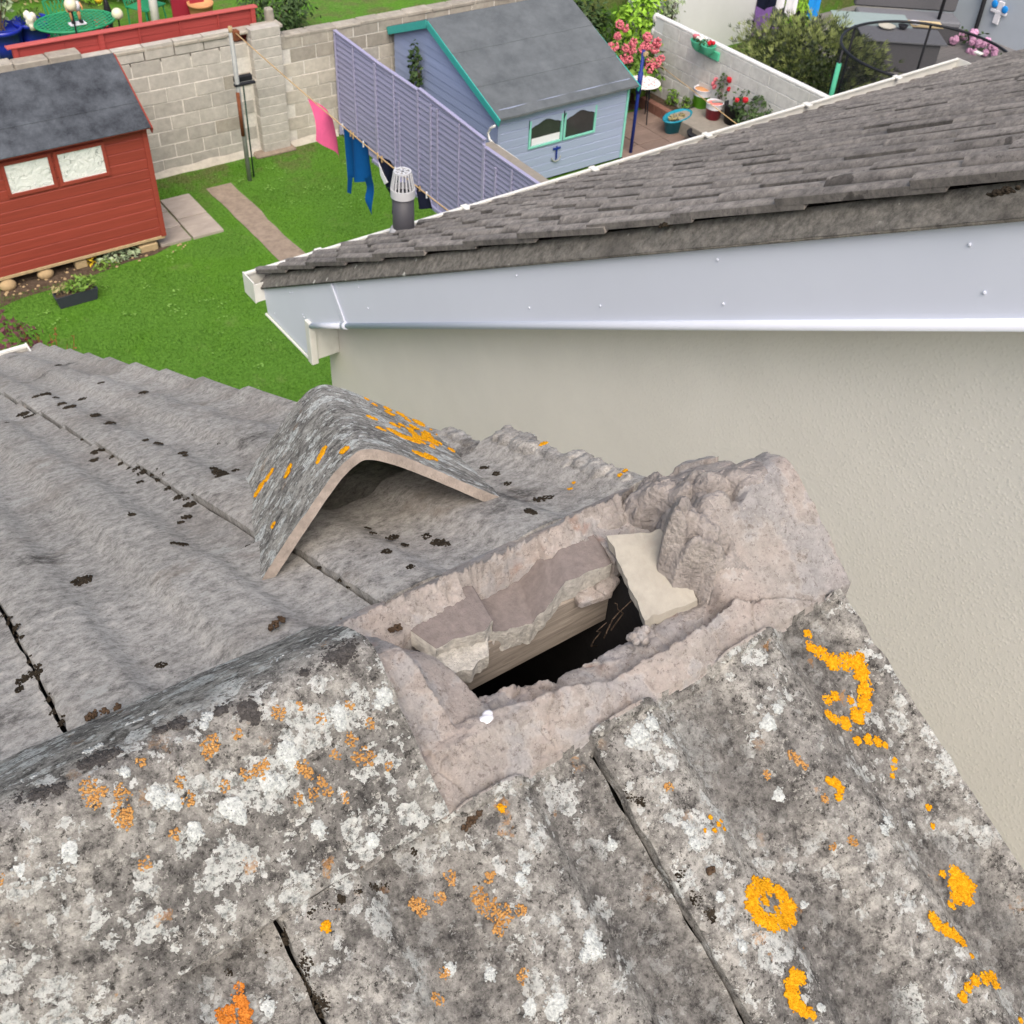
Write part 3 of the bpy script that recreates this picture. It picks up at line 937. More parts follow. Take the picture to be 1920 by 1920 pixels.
# --- what the hole shows: tile ends, timber, shard
def slab_strip(name, m, mf, pts_back, pts_front, th, parent, seed, mat2=True):
    # a tile end: top follows two polylines (back, front) and shows a ragged broken face along the front
    n = len(pts_back) - 1; N = n * 10; b = MB(); vs = []
    def smp(P, t):
        k = min(n - 1, int(t * n)); f = t * n - k
        return Vector(P[k]).lerp(Vector(P[k + 1]), f)
    rows = 6
    for j in range(rows + 1):
        for i in range(N + 1):
            t = i / N
            p = smp(pts_back, t).lerp(smp(pts_front, t), j / rows)
            q = p * 160 + Vector((seed, 0, 0))
            p.z += .0008 * noise.noise(q)
            if j == rows: p.y += .004 * noise.noise(p * 90 + Vector((seed, 3, 0))) ; p.z += .001 * noise.noise(q * .7)
            vs.append(p)
    n1 = N + 1
    fs = [(j * n1 + i, (j + 1) * n1 + i, (j + 1) * n1 + i + 1, j * n1 + i + 1) for j in range(rows) for i in range(N)]
    nt_ = len(fs)
    F0 = len(vs)
    for i in range(n1): vs.append(vs[rows * n1 + i].copy())
    B = len(vs)
    fr = 5
    for j in range(1, fr + 1):
        for i in range(n1):
            p = Vector(vs[rows * n1 + i])
            p.z -= th * j / fr + (.003 * noise.noise(p * 70 + Vector((0, seed, 2))) if j == fr else 0)
            p.y += .0022 * noise.noise(p * 220 + Vector((seed, j, 0))) + .0015 * j / fr
            vs.append(p)
    for j in range(fr):
        a0 = F0 if j == 0 else B + (j - 1) * n1
        b0 = B + j * n1
        fs += [(a0 + i, b0 + i, b0 + i + 1, a0 + i + 1) for i in range(N)]
    # left and right cheeks
    for i in (0, N):
        l0 = len(vs); top = [j * n1 + i for j in range(rows + 1)]
        for k in top:
            p = Vector(vs[k]); p.z -= th; vs.append(p)
        for j in range(rows):
            f = (top[j], l0 + j, l0 + j + 1, top[j + 1])
            fs.append(f if i == 0 else f[::-1])
    me = b.add(vs, fs).mesh(name, m)
    me.materials.append(mf)
    for k, p in enumerate(me.polygons):
        p.use_smooth = True
        if k >= nt_: p.material_index = 1
    return link(name, me, parent, Matrix.Identity(4))
slab_strip('broken_tile_end', M_tiletop, M_break,
           [(.322, .084, .010), (.36, .086, .011), (.392, .086, .011), (.410, .080, .007)],
           [(.338, .034, .006), (.362, .030, .007), (.386, .028, .007), (.402, .031, .006)], .021, house, 1)
slab_strip('broken_tile_end', M_tiletop, M_break,
           [(.398, .088, -.010), (.43, .088, -.020), (.470, .088, -.020), (.500, .088, .006), (.515, .086, .011), (.560, .082, .010)],
           [(.398, .036, -.009), (.412, .033, -.017), (.446, .028, -.020), (.470, .031, -.005), (.490, .034, .008), (.546, .030, .006)], .031, house, 5)
slab_strip('mortar_wedge', M_break, M_break,
           [(.318, .045, -.004), (.34, .04, -.006), (.372, .04, -.008), (.398, .036, -.010)],
           [(.316, .022, -.008), (.336, .012, -.010), (.362, .010, -.013), (.384, .012, -.014)], .020, house, 9)
slab_strip('mortar_wedge', M_mortar, M_mortar,
           [(.555, .09, .016), (.58, .09, .012), (.62, .09, .014)],
           [(.55, .03, .006), (.575, .03, .002), (.62, .03, .006)], .03, house, 12)
MB().box(-2.0, .555, .0345, .056, -.090, -.024, .002).build('ridge_batten', M_timber, house)
MB().box(-2.0, .555, -.075, -.052, -.060, -.012, .003).build('ridge_batten', M_timber, house)
for (x, y, z, a, b_, c) in ((.524, .030, -.026, .020, .010, .006), (.541, .028, -.020, .014, .009, .005)):
    MB().obox((x, y, z), (a, b_, c), Matrix.Rotation(rg.uniform(-.5, .5), 3, 'Z') @ Matrix.Rotation(rg.uniform(-.2, .2), 3, 'X'), .003).build('mortar_chip', M_mortar, house)
# twigs in the hole
mb = MB()
for a in range(3):
    p = Vector((.50 + .012 * a, -.012 + .004 * (a % 3), -.05)); pts = [p]
    for k in range(5):
        p = p + Vector((rg.uniform(-.012, .012), rg.uniform(-.006, .002), .011)); pts.append(p)
    mb.tube(pts, [.0009, .0008, .0007, .0006, .0005, .0004], 5)
mb.build('dry_twigs', M_soil, None, True, label='dry dark twigs poking up inside the open ridge hole', cat='twigs')
# loose shard of tile
sh = MB()
c4 = [Vector((.549, .047, .030)), Vector((.606, .022, .031)), Vector((.588, -.052, .003)), Vector((.524, -.043, .006))]
def shf(u, v):
    p = c4[0].lerp(c4[1], u).lerp(c4[3].lerp(c4[2], u), v)
    e = min(u, 1 - u, v, 1 - v)
    p.z += .0006 * noise.noise(p * 300) - .004 * math.sin(math.pi * u) * .5
    if e < .01: p += Vector((noise.noise(p * 90), noise.noise(p * 90 + Vector((4, 0, 0))), 0)) * .004
    return p
n_ = 22
sh.grid(shf, n_, n_)
b0 = len(sh.v)
ring = list(range(n_ + 1)) + [j * (n_ + 1) + n_ for j in range(1, n_ + 1)] + [n_ * (n_ + 1) + i for i in range(n_ - 1, -1, -1)] + [j * (n_ + 1) for j in range(n_ - 1, 0, -1)]
for k in ring:
    v = sh.v[k]; sh.v.append((v[0] + .001, v[1] - .0025, v[2] - .012))
for k in range(len(ring)):
    a, c = ring[k], ring[(k + 1) % len(ring)]
    sh.f.append((a, c, b0 + (k + 1) % len(ring), b0 + k))
sh.f.append(tuple(b0 + k for k in range(len(ring)))[::-1])
sh.f = [f[::-1] for f in sh.f]
sh.build('tile_shard', M_shard, None, False, label='flat pale broken tile shard wedged in the open ridge', cat='tile shard')
# white pebble of mortar
MB().ball((.3225, -.070, .0265), .0078, 10, 6, (1.15, .7, .6)).ball((.3280, -.066, .026), .0055, 8, 5, (1, .9, .7)).ball((.3175, -.073, .0255), .0046, 7, 4).build('pebble', M_whitec, None, True, label='small white pebble stuck in the left mortar corner', cat='pebble')
pm = MB()
for k in range(14):
    a = rg.uniform(0, 6.28); d = rg.uniform(0, .010)
    pm.ball((.503 + d * math.cos(a), -.060 + d * .7 * math.sin(a), .008 + rg.uniform(0, .006)), rg.uniform(.003, .006), 7, 5)
pm.build('mortar_crumb', M_mortar, None, True, label='crumb of mortar sitting on the near ledge of the open ridge', cat='mortar crumb')

# --- loose ridge tile lying on the far slope
A0 = Vector((.285, .284, -.091)); B0 = Vector((.533, .213, -.0525)); D0 = Vector((.419, .675, -.303))
ax = (D0 - A0).normalized()
nn = (B0 - A0).cross(ax).normalized()
bb = ax.cross(nn)
org = (A0 + B0) / 2
me, _ = ridge_mesh('loose_ridge_tile', .457, M_loose, 90, 120, .0115, .0011, 7, .143, .107, .052)
me.materials.append(M_ledge_tile)
for p in me.polygons:
    c = p.center
    if not p.use_smooth: p.material_index = 1
lm = Matrix(((ax.x, bb.x, nn.x, org.x), (ax.y, bb.y, nn.y, org.y), (ax.z, bb.z, nn.z, org.z), (0, 0, 0, 1)))
lt = emp('loose_ridge_tile', tuple(org), 'loose angled ridge tile lying on the far roof slope behind the hole', 'ridge tile')
link('tile_body', me, lt, lm)

# --- lichens
def lichen_mesh(pts, m_seed, gran=1.0, up=Vector((0, 0, 1)), surf=None, crust=True):
    r_ = random.Random(m_seed); b = MB()
    for (x, y, z, rad) in pts:
        # lobed thin crust first
        N_ = 22; rim = []; mid = []
        for k in range(N_):
            a = 2 * math.pi * k / N_
            rr_ = rad * (1.0 + .40 * noise.noise(Vector((math.cos(a) * 2.2 + x * 90, math.sin(a) * 2.2, m_seed))) + .28 * noise.noise(Vector((math.cos(a) * 6 + y * 70, math.sin(a) * 6, m_seed + 3))))
            for lst, f, h in ((rim, .86, -.0004), (mid, .66, .0009)):
                px, py = x + rr_ * f * math.cos(a), y + rr_ * f * math.sin(a)
                lst.append((px, py, (surf(px, py) if surf else z) + h + (.0005 * r_.random() if f < 1 else 0)))
        c0 = (x, y, (surf(x, y) if surf else z) + .0011)
        if crust: b.add(rim + mid + [c0], [(k, (k + 1) % N_, N_ + (k + 1) % N_, N_ + k) for k in range(N_)] + [(N_ + k, N_ + (k + 1) % N_, 2 * N_) for k in range(N_)])
        n = int(95 * gran * (rad / .006) ** 2) + 6
        for k in range(n):
            a = r_.uniform(0, 6.283); d = rad * math.sqrt(r_.random()) * (1.05 + .4 * noise.noise(Vector((math.cos(a) * 2.2 + x * 90, math.sin(a) * 2.2, m_seed))))
            px, py = x + d * math.cos(a), y + d * math.sin(a)
            pz = surf(px, py) if surf else z
            s_ = r_.uniform(.0005, .0013)
            b.ball((px, py, pz + r_.uniform(.0004, .0013)), s_, 5, 3, (1.2, 1.2, .55))
    return b
PX = .00047
def lichen(pts, m, seed, gran=1.0, surf=near_z):
    q = [(x, y, z, r * PX) for (x, y, z, r) in pts]
    lichen_mesh(q, seed, gran * (.8 if m is M_olich else 1), surf=surf, crust=m is not M_olich).build('lichen_patch', m, house, True)
def lichen_each(pts, m, seed, gran=1.0, surf=near_z):
    # neighbouring spots closer than their radii grow together, the rest are patches of their own
    left = list(pts); k = 0
    while left:
        grp = [left.pop()]
        grew = True
        while grew:
            grew = False
            for p in list(left):
                if any((p[0] - g[0]) ** 2 + (p[1] - g[1]) ** 2 < ((p[3] + g[3]) * PX * .9) ** 2 for g in grp):
                    grp.append(p); left.remove(p); grew = True
        lichen(grp, m, seed + k, gran, surf); k += 1
E1 = [(0.669, -0.131, -0.008, 9.000), (0.664, -0.141, -0.013, 12.000), (0.670, -0.151, -0.019, 15.000), (0.676, -0.163, -0.025, 17.000), (0.689, -0.169, -0.028, 17.000), (0.697, -0.176, -0.032, 16.000), (0.696, -0.187, -0.038, 16.000), (0.691, -0.198, -0.044, 16.000), (0.681, -0.207, -0.049, 16.000), (0.667, -0.212, -0.052, 16.000), (0.650, -0.212, -0.052, 14.000), (0.642, -0.205, -0.048, 10.000), (0.637, -0.199, -0.045, 10.000), (0.646, -0.187, -0.038, 11.000), (0.657, -0.188, -0.039, 10.000), (0.670, -0.198, -0.044, 8.000)]
lichen(E1, M_ylich, 1)
lichen([(0.483, -0.282, -0.090, 15.000), (0.471, -0.280, -0.089, 15.000), (0.459, -0.284, -0.091, 14.000), (0.453, -0.291, -0.094, 15.000), (0.453, -0.301, -0.100, 15.000), (0.460, -0.309, -0.104, 15.000), (0.473, -0.311, -0.105, 15.000), (0.486, -0.310, -0.105, 14.000), (0.494, -0.302, -0.101, 14.000), (0.492, -0.291, -0.095, 14.000), (0.467, -0.293, -0.096, 8.000), (0.476, -0.302, -0.101, 8.000), (0.470, -0.285, -0.092, 10.000), (0.486, -0.302, -0.101, 10.000)], M_ylich, 2)
lichen([(0.665, -0.359, -0.131, 12.000), (0.668, -0.367, -0.136, 14.000), (0.671, -0.376, -0.141, 13.000), (0.661, -0.382, -0.144, 13.000), (0.651, -0.376, -0.141, 13.000), (0.657, -0.367, -0.136, 14.000), (0.652, -0.355, -0.129, 7.000), (0.641, -0.378, -0.142, 8.000), (0.661, -0.374, -0.140, 12.000)], M_ylich, 3)
lichen([(0.604, -0.379, -0.143, 9.000), (0.604, -0.385, -0.146, 11.000), (0.609, -0.393, -0.150, 11.000), (0.615, -0.399, -0.153, 12.000), (0.619, -0.406, -0.157, 9.000)], M_ylich, 4)
lichen([(0.454, -0.348, -0.126, 11.000), (0.447, -0.352, -0.128, 13.000), (0.442, -0.358, -0.131, 14.000), (0.441, -0.365, -0.135, 13.000), (0.445, -0.372, -0.139, 12.000), (0.449, -0.377, -0.141, 8.000), (0.457, -0.352, -0.128, 12.000)], M_ylich, 5)
lichen([(0.586, -0.438, -0.174, 9.000), (0.596, -0.435, -0.173, 9.000), (0.607, -0.435, -0.173, 10.000), (0.618, -0.438, -0.174, 10.000), (0.628, -0.438, -0.174, 10.000), (0.637, -0.439, -0.175, 8.000), (0.635, -0.446, -0.179, 8.000), (0.627, -0.446, -0.179, 6.000)], M_ylich, 6)
lichen([(0.651, -0.229, -0.061, 8.000), (0.663, -0.233, -0.063, 10.000), (0.671, -0.239, -0.066, 9.000), (0.676, -0.245, -0.070, 6.000)], M_ylich, 7)
lichen([(0.676, -0.260, -0.078, 6.000), (0.670, -0.264, -0.080, 6.000), (0.664, -0.269, -0.083, 5.000)], M_ylich, 8)
lichen([(0.586, -0.249, -0.072, 6.000), (0.591, -0.252, -0.074, 10.000), (0.592, -0.259, -0.077, 9.000), (0.586, -0.263, -0.080, 8.000), (0.585, -0.247, -0.071, 5.000)], M_ylich, 9)
lichen_each([(0.461, -0.220, -0.056, 4.000), (0.465, -0.227, -0.060, 4.000), (0.458, -0.230, -0.062, 4.000), (0.469, -0.232, -0.063, 3.000), (0.450, -0.226, -0.059, 3.000), (0.471, -0.225, -0.059, 3.000), (0.620, -0.419, -0.164, 5.000), (0.680, -0.307, -0.103, 6.000), (0.672, -0.321, -0.111, 5.000), (0.297, -0.133, -0.009, 7.000), (0.131, -0.141, -0.013, 8.000), (0.637, -0.477, -0.196, 5.000)], M_ylich, 1000)
lichen_each([(0.567, -0.215, -0.053, 9.000), (0.569, -0.222, -0.057, 9.000), (0.573, -0.228, -0.060, 8.000), (0.542, -0.212, -0.052, 8.000), (0.573, -0.297, -0.098, 9.000), (0.556, -0.290, -0.094, 6.000), (0.440, -0.184, -0.037, 9.000), (0.572, -0.258, -0.077, 8.000)], M_olich, 1100, .7)
lichen_each([(0.237, -0.149, -0.018, 11.000), (0.206, -0.155, -0.021, 14.000), (0.203, -0.151, -0.019, 10.000), (0.222, -0.157, -0.022, 11.000), (0.249, -0.171, -0.030, 12.000), (0.249, -0.178, -0.033, 12.000), (0.253, -0.188, -0.039, 14.000), (0.258, -0.197, -0.044, 13.000), (0.251, -0.200, -0.045, 10.000), (0.271, -0.201, -0.046, 9.000), (0.198, -0.202, -0.046, 9.000), (0.184, -0.215, -0.054, 10.000), (0.250, -0.235, -0.064, 9.000), (0.262, -0.169, -0.028, 9.000)], M_olich, 1200, .7)
lichen([(0.060, -0.138, -0.012, 8.000), (0.057, -0.142, -0.014, 10.000), (0.057, -0.148, -0.017, 11.000), (0.056, -0.155, -0.021, 10.000), (0.053, -0.161, -0.024, 10.000), (0.050, -0.164, -0.026, 9.000)], M_dolich, 13)
lichen([(0.047, -0.147, -0.016, 8.000), (0.041, -0.147, -0.017, 8.000), (0.041, -0.152, -0.019, 8.000), (0.046, -0.153, -0.020, 6.000)], M_dolich, 14)
def rfl_z(x, y):
    kf = .05 * max(0, min(1, (.254 - x) / .457))
    yy = y / (1 + kf)
    return ridge_profile(max(-1, min(1, yy / .1185)))[1] - kf * abs(y) * TP * .9 + .004
lichen_each([(0.164, -0.019, 0.083, 11.000), (0.180, -0.021, 0.082, 6.000), (0.191, -0.034, 0.070, 8.000), (0.216, -0.034, 0.071, 7.000), (0.224, -0.050, 0.057, 8.000), (0.206, -0.053, 0.054, 10.000), (0.212, -0.066, 0.044, 12.000), (0.204, -0.065, 0.044, 8.000), (0.225, -0.077, 0.034, 6.000), (0.190, -0.057, 0.051, 8.000), (0.165, -0.056, 0.052, 9.000), (0.166, -0.060, 0.048, 8.000), (0.133, -0.045, 0.062, 11.000), (0.139, -0.043, 0.063, 8.000), (0.123, -0.043, 0.063, 9.000), (0.161, -0.055, 0.053, 8.000), (0.171, -0.067, 0.042, 8.000), (0.173, -0.072, 0.038, 9.000), (0.162, -0.071, 0.039, 9.000), (0.151, -0.070, 0.040, 8.000), (0.184, -0.081, 0.030, 7.000), (0.109, -0.018, 0.084, 14.000), (0.104, -0.021, 0.082, 10.000), (0.129, -0.019, 0.083, 8.000), (0.023, -0.006, 0.095, 12.000), (0.022, -0.012, 0.089, 12.000), (0.021, -0.018, 0.085, 10.000), (0.040, -0.021, 0.082, 12.000), (0.029, -0.014, 0.088, 8.000), (0.035, -0.032, 0.073, 16.000), (0.037, -0.036, 0.069, 12.000), (0.061, -0.054, 0.053, 8.000), (0.079, -0.030, 0.074, 8.000), (0.079, -0.041, 0.065, 9.000), (0.106, -0.044, 0.062, 8.000), (0.060, -0.008, 0.093, 7.000), (0.035, -0.062, 0.046, 9.000), (-0.051, -0.033, 0.072, 8.000)], M_olich, 1500, .55, rfl_z)
lichen_each([(0.230, 0.004, 0.104, 34.000), (0.217, 0.004, 0.104, 18.000), (0.196, -0.000, 0.100, 13.000), (0.127, 0.003, 0.102, 13.000), (0.144, -0.007, 0.094, 24.000), (0.146, -0.015, 0.087, 14.000), (0.096, 0.011, 0.109, 18.000), (0.084, 0.013, 0.111, 12.000), (0.036, 0.015, 0.113, 24.000), (0.027, 0.016, 0.114, 16.000), (0.046, 0.013, 0.111, 14.000), (-0.026, 0.009, 0.107, 20.000), (-0.008, 0.005, 0.104, 22.000), (0.004, 0.003, 0.102, 14.000)], M_soot, 1800, .12, rfl_z)
lichen_each([(0.158, -0.043, 0.063, 20.000), (0.157, -0.048, 0.059, 12.000), (0.205, -0.036, 0.069, 16.000), (0.203, -0.042, 0.064, 12.000), (0.194, -0.036, 0.069, 9.000), (0.135, -0.052, 0.055, 15.000), (0.143, -0.056, 0.052, 13.000), (0.104, -0.057, 0.051, 20.000), (0.107, -0.063, 0.046, 12.000), (0.244, -0.039, 0.066, 16.000), (0.237, -0.042, 0.064, 10.000), (0.060, -0.031, 0.073, 16.000), (0.069, -0.038, 0.068, 14.000), (0.116, 0.003, 0.103, 11.000), (0.111, -0.003, 0.097, 9.000), (0.048, -0.009, 0.092, 10.000), (-0.006, -0.038, 0.067, 18.000), (-0.035, -0.035, 0.070, 20.000), (-0.023, -0.042, 0.064, 16.000), (0.074, -0.058, 0.050, 14.000), (0.156, -0.089, 0.024, 13.000), (0.190, -0.110, 0.006, 14.000)], M_wlich, 1900, .14, rfl_z)
lichen_each([(0.542, -0.230, -0.062, 13.000), (0.310, -0.250, -0.073, 20.000), (0.311, -0.243, -0.069, 14.000), (0.300, -0.251, -0.073, 13.000), (0.261, -0.265, -0.080, 22.000), (0.442, -0.138, -0.012, 20.000), (0.459, -0.136, -0.011, 17.000), (0.430, -0.140, -0.013, 12.000), (0.464, -0.153, -0.020, 12.000), (0.564, -0.183, -0.036, 17.000), (0.548, -0.184, -0.036, 13.000), (0.580, -0.178, -0.034, 12.000), (0.651, -0.309, -0.104, 9.000), (0.437, -0.220, -0.056, 12.000), (0.435, -0.230, -0.062, 14.000), (0.436, -0.215, -0.053, 9.000), (0.283, -0.183, -0.036, 13.000), (0.291, -0.179, -0.034, 10.000), (0.230, -0.219, -0.056, 12.000), (0.204, -0.201, -0.046, 12.000), (0.072, -0.158, -0.023, 14.000), (0.375, -0.190, -0.040, 11.000), (0.245, -0.254, -0.075, 14.000), (0.622, -0.300, -0.099, 14.000), (0.610, -0.304, -0.102, 11.000), (0.430, -0.272, -0.084, 11.000), (0.425, -0.310, -0.105, 11.000), (0.507, -0.308, -0.104, 9.000), (0.460, -0.377, -0.142, 9.000)], M_wlich, 2100, .14)
for (x, y, z, r) in [(0.191, 0.043, 0.088, 13.000), (0.204, 0.043, 0.088, 11.000), (0.182, 0.042, 0.088, 9.000), (0.154, 0.042, 0.088, 10.000), (0.165, 0.043, 0.088, 9.000), (0.141, 0.043, 0.088, 8.000), (0.077, 0.053, 0.088, 9.000), (0.069, 0.054, 0.088, 8.000), (0.087, 0.052, 0.088, 9.000), (0.034, 0.034, 0.088, 11.000), (0.041, 0.034, 0.088, 9.000), (-0.016, 0.032, 0.088, 10.000), (-0.008, 0.034, 0.088, 9.000), (-0.024, 0.031, 0.088, 9.000), (0.223, 0.033, 0.088, 8.000)]:
    lichen([(x, y, z, r)], M_wlich, 2300 + int(x * 900), .14, rfl_z)
# granular yellow growth on the loose ridge tile
def plane_lichen(pts, m, seed, nrm, rpx, thing, gran=.8):
    r_ = random.Random(seed); b = MB()
    u = ax; v = nrm.cross(ax)
    for (x, y, z, rad) in pts:
        c = Vector((x, y, z)); rr = rad * rpx
        for k in range(int(110 * gran * (rr / .0055) ** 2) + 6):
            a = r_.uniform(0, 6.283); d = rr * math.sqrt(r_.random())
            p = c + u * d * math.cos(a) * 1.3 + v * d * math.sin(a)
            # settle onto the tile: project into its local frame and read the profile
            l = lm.inverted() @ p
            t = l.y / .143
            if abs(t) > .985 or not .004 < l.x < .452: continue
            py, pz = ridge_profile(t, .052, .143, .107)
            p = lm @ Vector((l.x, l.y, pz + r_.uniform(-.0002, .0012)))
            b.ball(p, r_.uniform(.0008, .0017), 5, 3)
    return b.build('lichen_patch', m, thing, True)
nR = ax.cross(B0 - (org + nn * .103)).normalized(); nL = -ax.cross(A0 - (org + nn * .103)).normalized()
plane_lichen([(0.566, 0.433, -0.139, 6.100), (0.632, 0.438, -0.191, 3.800), (0.675, 0.705, -0.299, 3.200), (0.663, 0.642, -0.272, 4.700), (0.573, 0.409, -0.138, 2.600), (0.588, 0.432, -0.156, 6.400), (0.690, 0.667, -0.300, 3.900), (0.634, 0.701, -0.267, 3.200), (0.663, 0.670, -0.280, 5.200), (0.701, 0.620, -0.295, 3.800), (0.661, 0.633, -0.268, 2.900), (0.608, 0.453, -0.177, 5.600), (0.572, 0.431, -0.144, 4.100), (0.682, 0.609, -0.277, 6.200), (0.555, 0.408, -0.124, 4.100), (0.572, 0.437, -0.145, 6.200), (0.594, 0.458, -0.167, 5.800), (0.573, 0.458, -0.152, 4.400), (0.554, 0.414, -0.125, 5.400), (0.622, 0.507, -0.203, 2.700), (0.698, 0.707, -0.317, 2.700), (0.593, 0.622, -0.213, 2.700), (0.633, 0.596, -0.236, 5.300), (0.647, 0.642, -0.260, 4.300), (0.680, 0.650, -0.288, 5.100), (0.586, 0.483, -0.169, 3.100), (0.623, 0.425, -0.180, 5.200), (0.631, 0.581, -0.230, 3.900), (0.657, 0.645, -0.268, 6.000), (0.590, 0.593, -0.202, 3.200), (0.651, 0.578, -0.245, 5.400), (0.558, 0.425, -0.131, 3.000), (0.676, 0.646, -0.284, 3.800), (0.626, 0.562, -0.221, 4.100), (0.659, 0.548, -0.243, 2.700), (0.617, 0.429, -0.177, 5.000), (0.552, 0.468, -0.138, 5.700), (0.657, 0.581, -0.250, 6.600), (0.597, 0.561, -0.199, 6.300), (0.657, 0.515, -0.232, 4.400), (0.664, 0.638, -0.272, 3.200), (0.532, 0.388, -0.101, 2.800), (0.651, 0.520, -0.228, 2.600), (0.676, 0.619, -0.275, 3.200), (0.601, 0.677, -0.234, 5.100), (0.563, 0.393, -0.126, 3.100), (0.644, 0.626, -0.253, 5.200), (0.648, 0.566, -0.239, 6.600), (0.579, 0.476, -0.161, 3.700), (0.693, 0.599, -0.283, 3.100), (0.624, 0.501, -0.203, 2.900), (0.659, 0.637, -0.268, 6.100), (0.638, 0.691, -0.267, 6.900), (0.554, 0.401, -0.121, 3.100), (0.708, 0.671, -0.314, 4.200), (0.552, 0.405, -0.121, 4.500), (0.607, 0.511, -0.193, 5.800), (0.642, 0.678, -0.266, 3.800), (0.607, 0.482, -0.185, 4.600), (0.585, 0.449, -0.158, 3.200), (0.616, 0.602, -0.225, 4.600), (0.637, 0.623, -0.247, 2.700), (0.574, 0.488, -0.161, 4.200), (0.570, 0.441, -0.145, 6.600), (0.613, 0.678, -0.244, 3.600), (0.569, 0.429, -0.141, 5.100), (0.614, 0.480, -0.190, 3.700), (0.619, 0.689, -0.251, 3.300), (0.682, 0.578, -0.269, 2.600), (0.611, 0.592, -0.218, 2.600), (0.499, 0.310, -0.054, 8.000), (0.514, 0.317, -0.067, 7.000), (0.495, 0.314, -0.051, 6.000), (0.518, 0.467, -0.112, 6.000), (0.496, 0.403, -0.078, 5.000), (0.522, 0.399, -0.096, 9.000), (0.537, 0.398, -0.107, 9.000), (0.519, 0.412, -0.097, 8.000)], M_ylich, 31, nR, .00125, lt, .6)
plane_lichen([(0.384, 0.547, -0.225, 12.000), (0.377, 0.546, -0.230, 10.000), (0.394, 0.542, -0.211, 9.000), (0.401, 0.544, -0.206, 7.000), (0.390, 0.461, -0.144, 9.000), (0.398, 0.470, -0.144, 7.000), (0.402, 0.379, -0.060, 9.000), (0.409, 0.386, -0.059, 8.000), (0.396, 0.374, -0.061, 6.000), (0.405, 0.327, -0.011, 8.000), (0.328, 0.370, -0.124, 6.000), (0.409, 0.328, -0.008, 6.000)], M_ylich, 32, nL, .00070, lt)

# --- moss cushions and dark debris on the far slope
def cushion(b, p, r, r_, flat_=.8, n=None):
    n = n or int(14 + r * 3600)
    for k in range(n):
        a = r_.uniform(0, 6.283); d = r * math.sqrt(r_.random()) * (1 + .5 * noise.noise(Vector((math.cos(a) * 2 + p[0] * 50, math.sin(a) * 2, p[1] * 50))))
        px, py = p[0] + d * math.cos(a), p[1] + d * math.sin(a) * 1.25
        s_ = r * r_.uniform(.06, .17) + .0006
        b.ball((px, py, far_z(px, py) + s_ * .2 + r_.uniform(0, .12) * r * flat_ * (1 - d / r)), s_, 5, 3, (1.2, 1.2, flat_))
r_ = random.Random(8); ms = MB()
for (x, y, z, rp) in [(0.392, 2.160, -1.109, 10.000), (0.366, 2.167, -1.113, 7.000), (0.381, 1.886, -0.961, 8.000), (0.389, 1.816, -0.923, 9.000), (0.380, 1.818, -0.924, 8.000), (0.451, 1.992, -1.018, 8.000), (0.392, 1.570, -0.789, 10.000), (0.394, 1.455, -0.727, 8.000), (0.543, 1.708, -0.864, 8.000), (0.403, 1.112, -0.540, 7.000), (0.391, 1.158, -0.566, 5.000), (0.397, 0.941, -0.448, 6.000), (0.394, 0.920, -0.436, 4.000), (0.467, 0.955, -0.455, 4.000), (0.398, 0.775, -0.357, 10.000), (0.398, 0.747, -0.342, 11.000), (0.400, 0.799, -0.371, 6.000), (0.428, 0.778, -0.359, 5.000), (0.253, 0.502, -0.209, 6.000), (0.247, 0.508, -0.212, 3.000), (0.243, 0.514, -0.216, 3.000), (0.128, 0.537, -0.228, 11.000), (0.233, 0.699, -0.316, 6.000), (0.236, 0.681, -0.307, 5.000), (0.241, 1.322, -0.654, 6.000), (0.130, 0.198, -0.044, 6.000), (0.304, 2.039, -1.044, 12.000), (0.309, 1.983, -1.013, 9.000), (0.542, 2.752, -1.431, 6.000), (0.542, 2.241, -1.153, 8.000), (0.524, 2.067, -1.059, 6.000), (0.509, 2.272, -1.170, 6.000), (0.242, 1.871, -0.952, 4.000), (0.401, 2.077, -1.064, 5.000)]:
    cushion(ms, (x, y), rp * (.00085 + .0003 * max(0, y)), r_)
for (x, y, z, rp) in [(0.332, 1.424, -0.710, 8.000), (0.326, 1.331, -0.659, 9.000), (0.314, 1.241, -0.610, 10.000), (0.296, 1.187, -0.581, 8.000), (0.327, 1.230, -0.605, 7.000), (0.325, 1.159, -0.566, 6.000), (0.323, 1.093, -0.530, 6.000), (0.324, 1.038, -0.500, 7.000), (0.322, 0.979, -0.468, 7.000), (0.324, 0.944, -0.449, 9.000), (0.306, 0.899, -0.425, 6.000), (0.333, 0.905, -0.428, 8.000), (0.332, 0.869, -0.408, 9.000), (0.324, 0.807, -0.375, 6.000), (0.321, 0.748, -0.343, 8.000), (0.318, 0.700, -0.317, 10.000), (0.314, 0.663, -0.297, 9.000), (0.330, 0.698, -0.316, 7.000), (0.295, 0.619, -0.273, 7.000), (0.282, 0.606, -0.266, 5.000), (0.313, 0.422, -0.166, 10.000), (0.307, 0.402, -0.155, 9.000), (0.307, 0.414, -0.161, 9.000), (0.326, 0.421, -0.165, 7.000)]:
    cushion(ms, (x, y), rp * (.0008 + .0002 * max(0, y)), r_, .8)
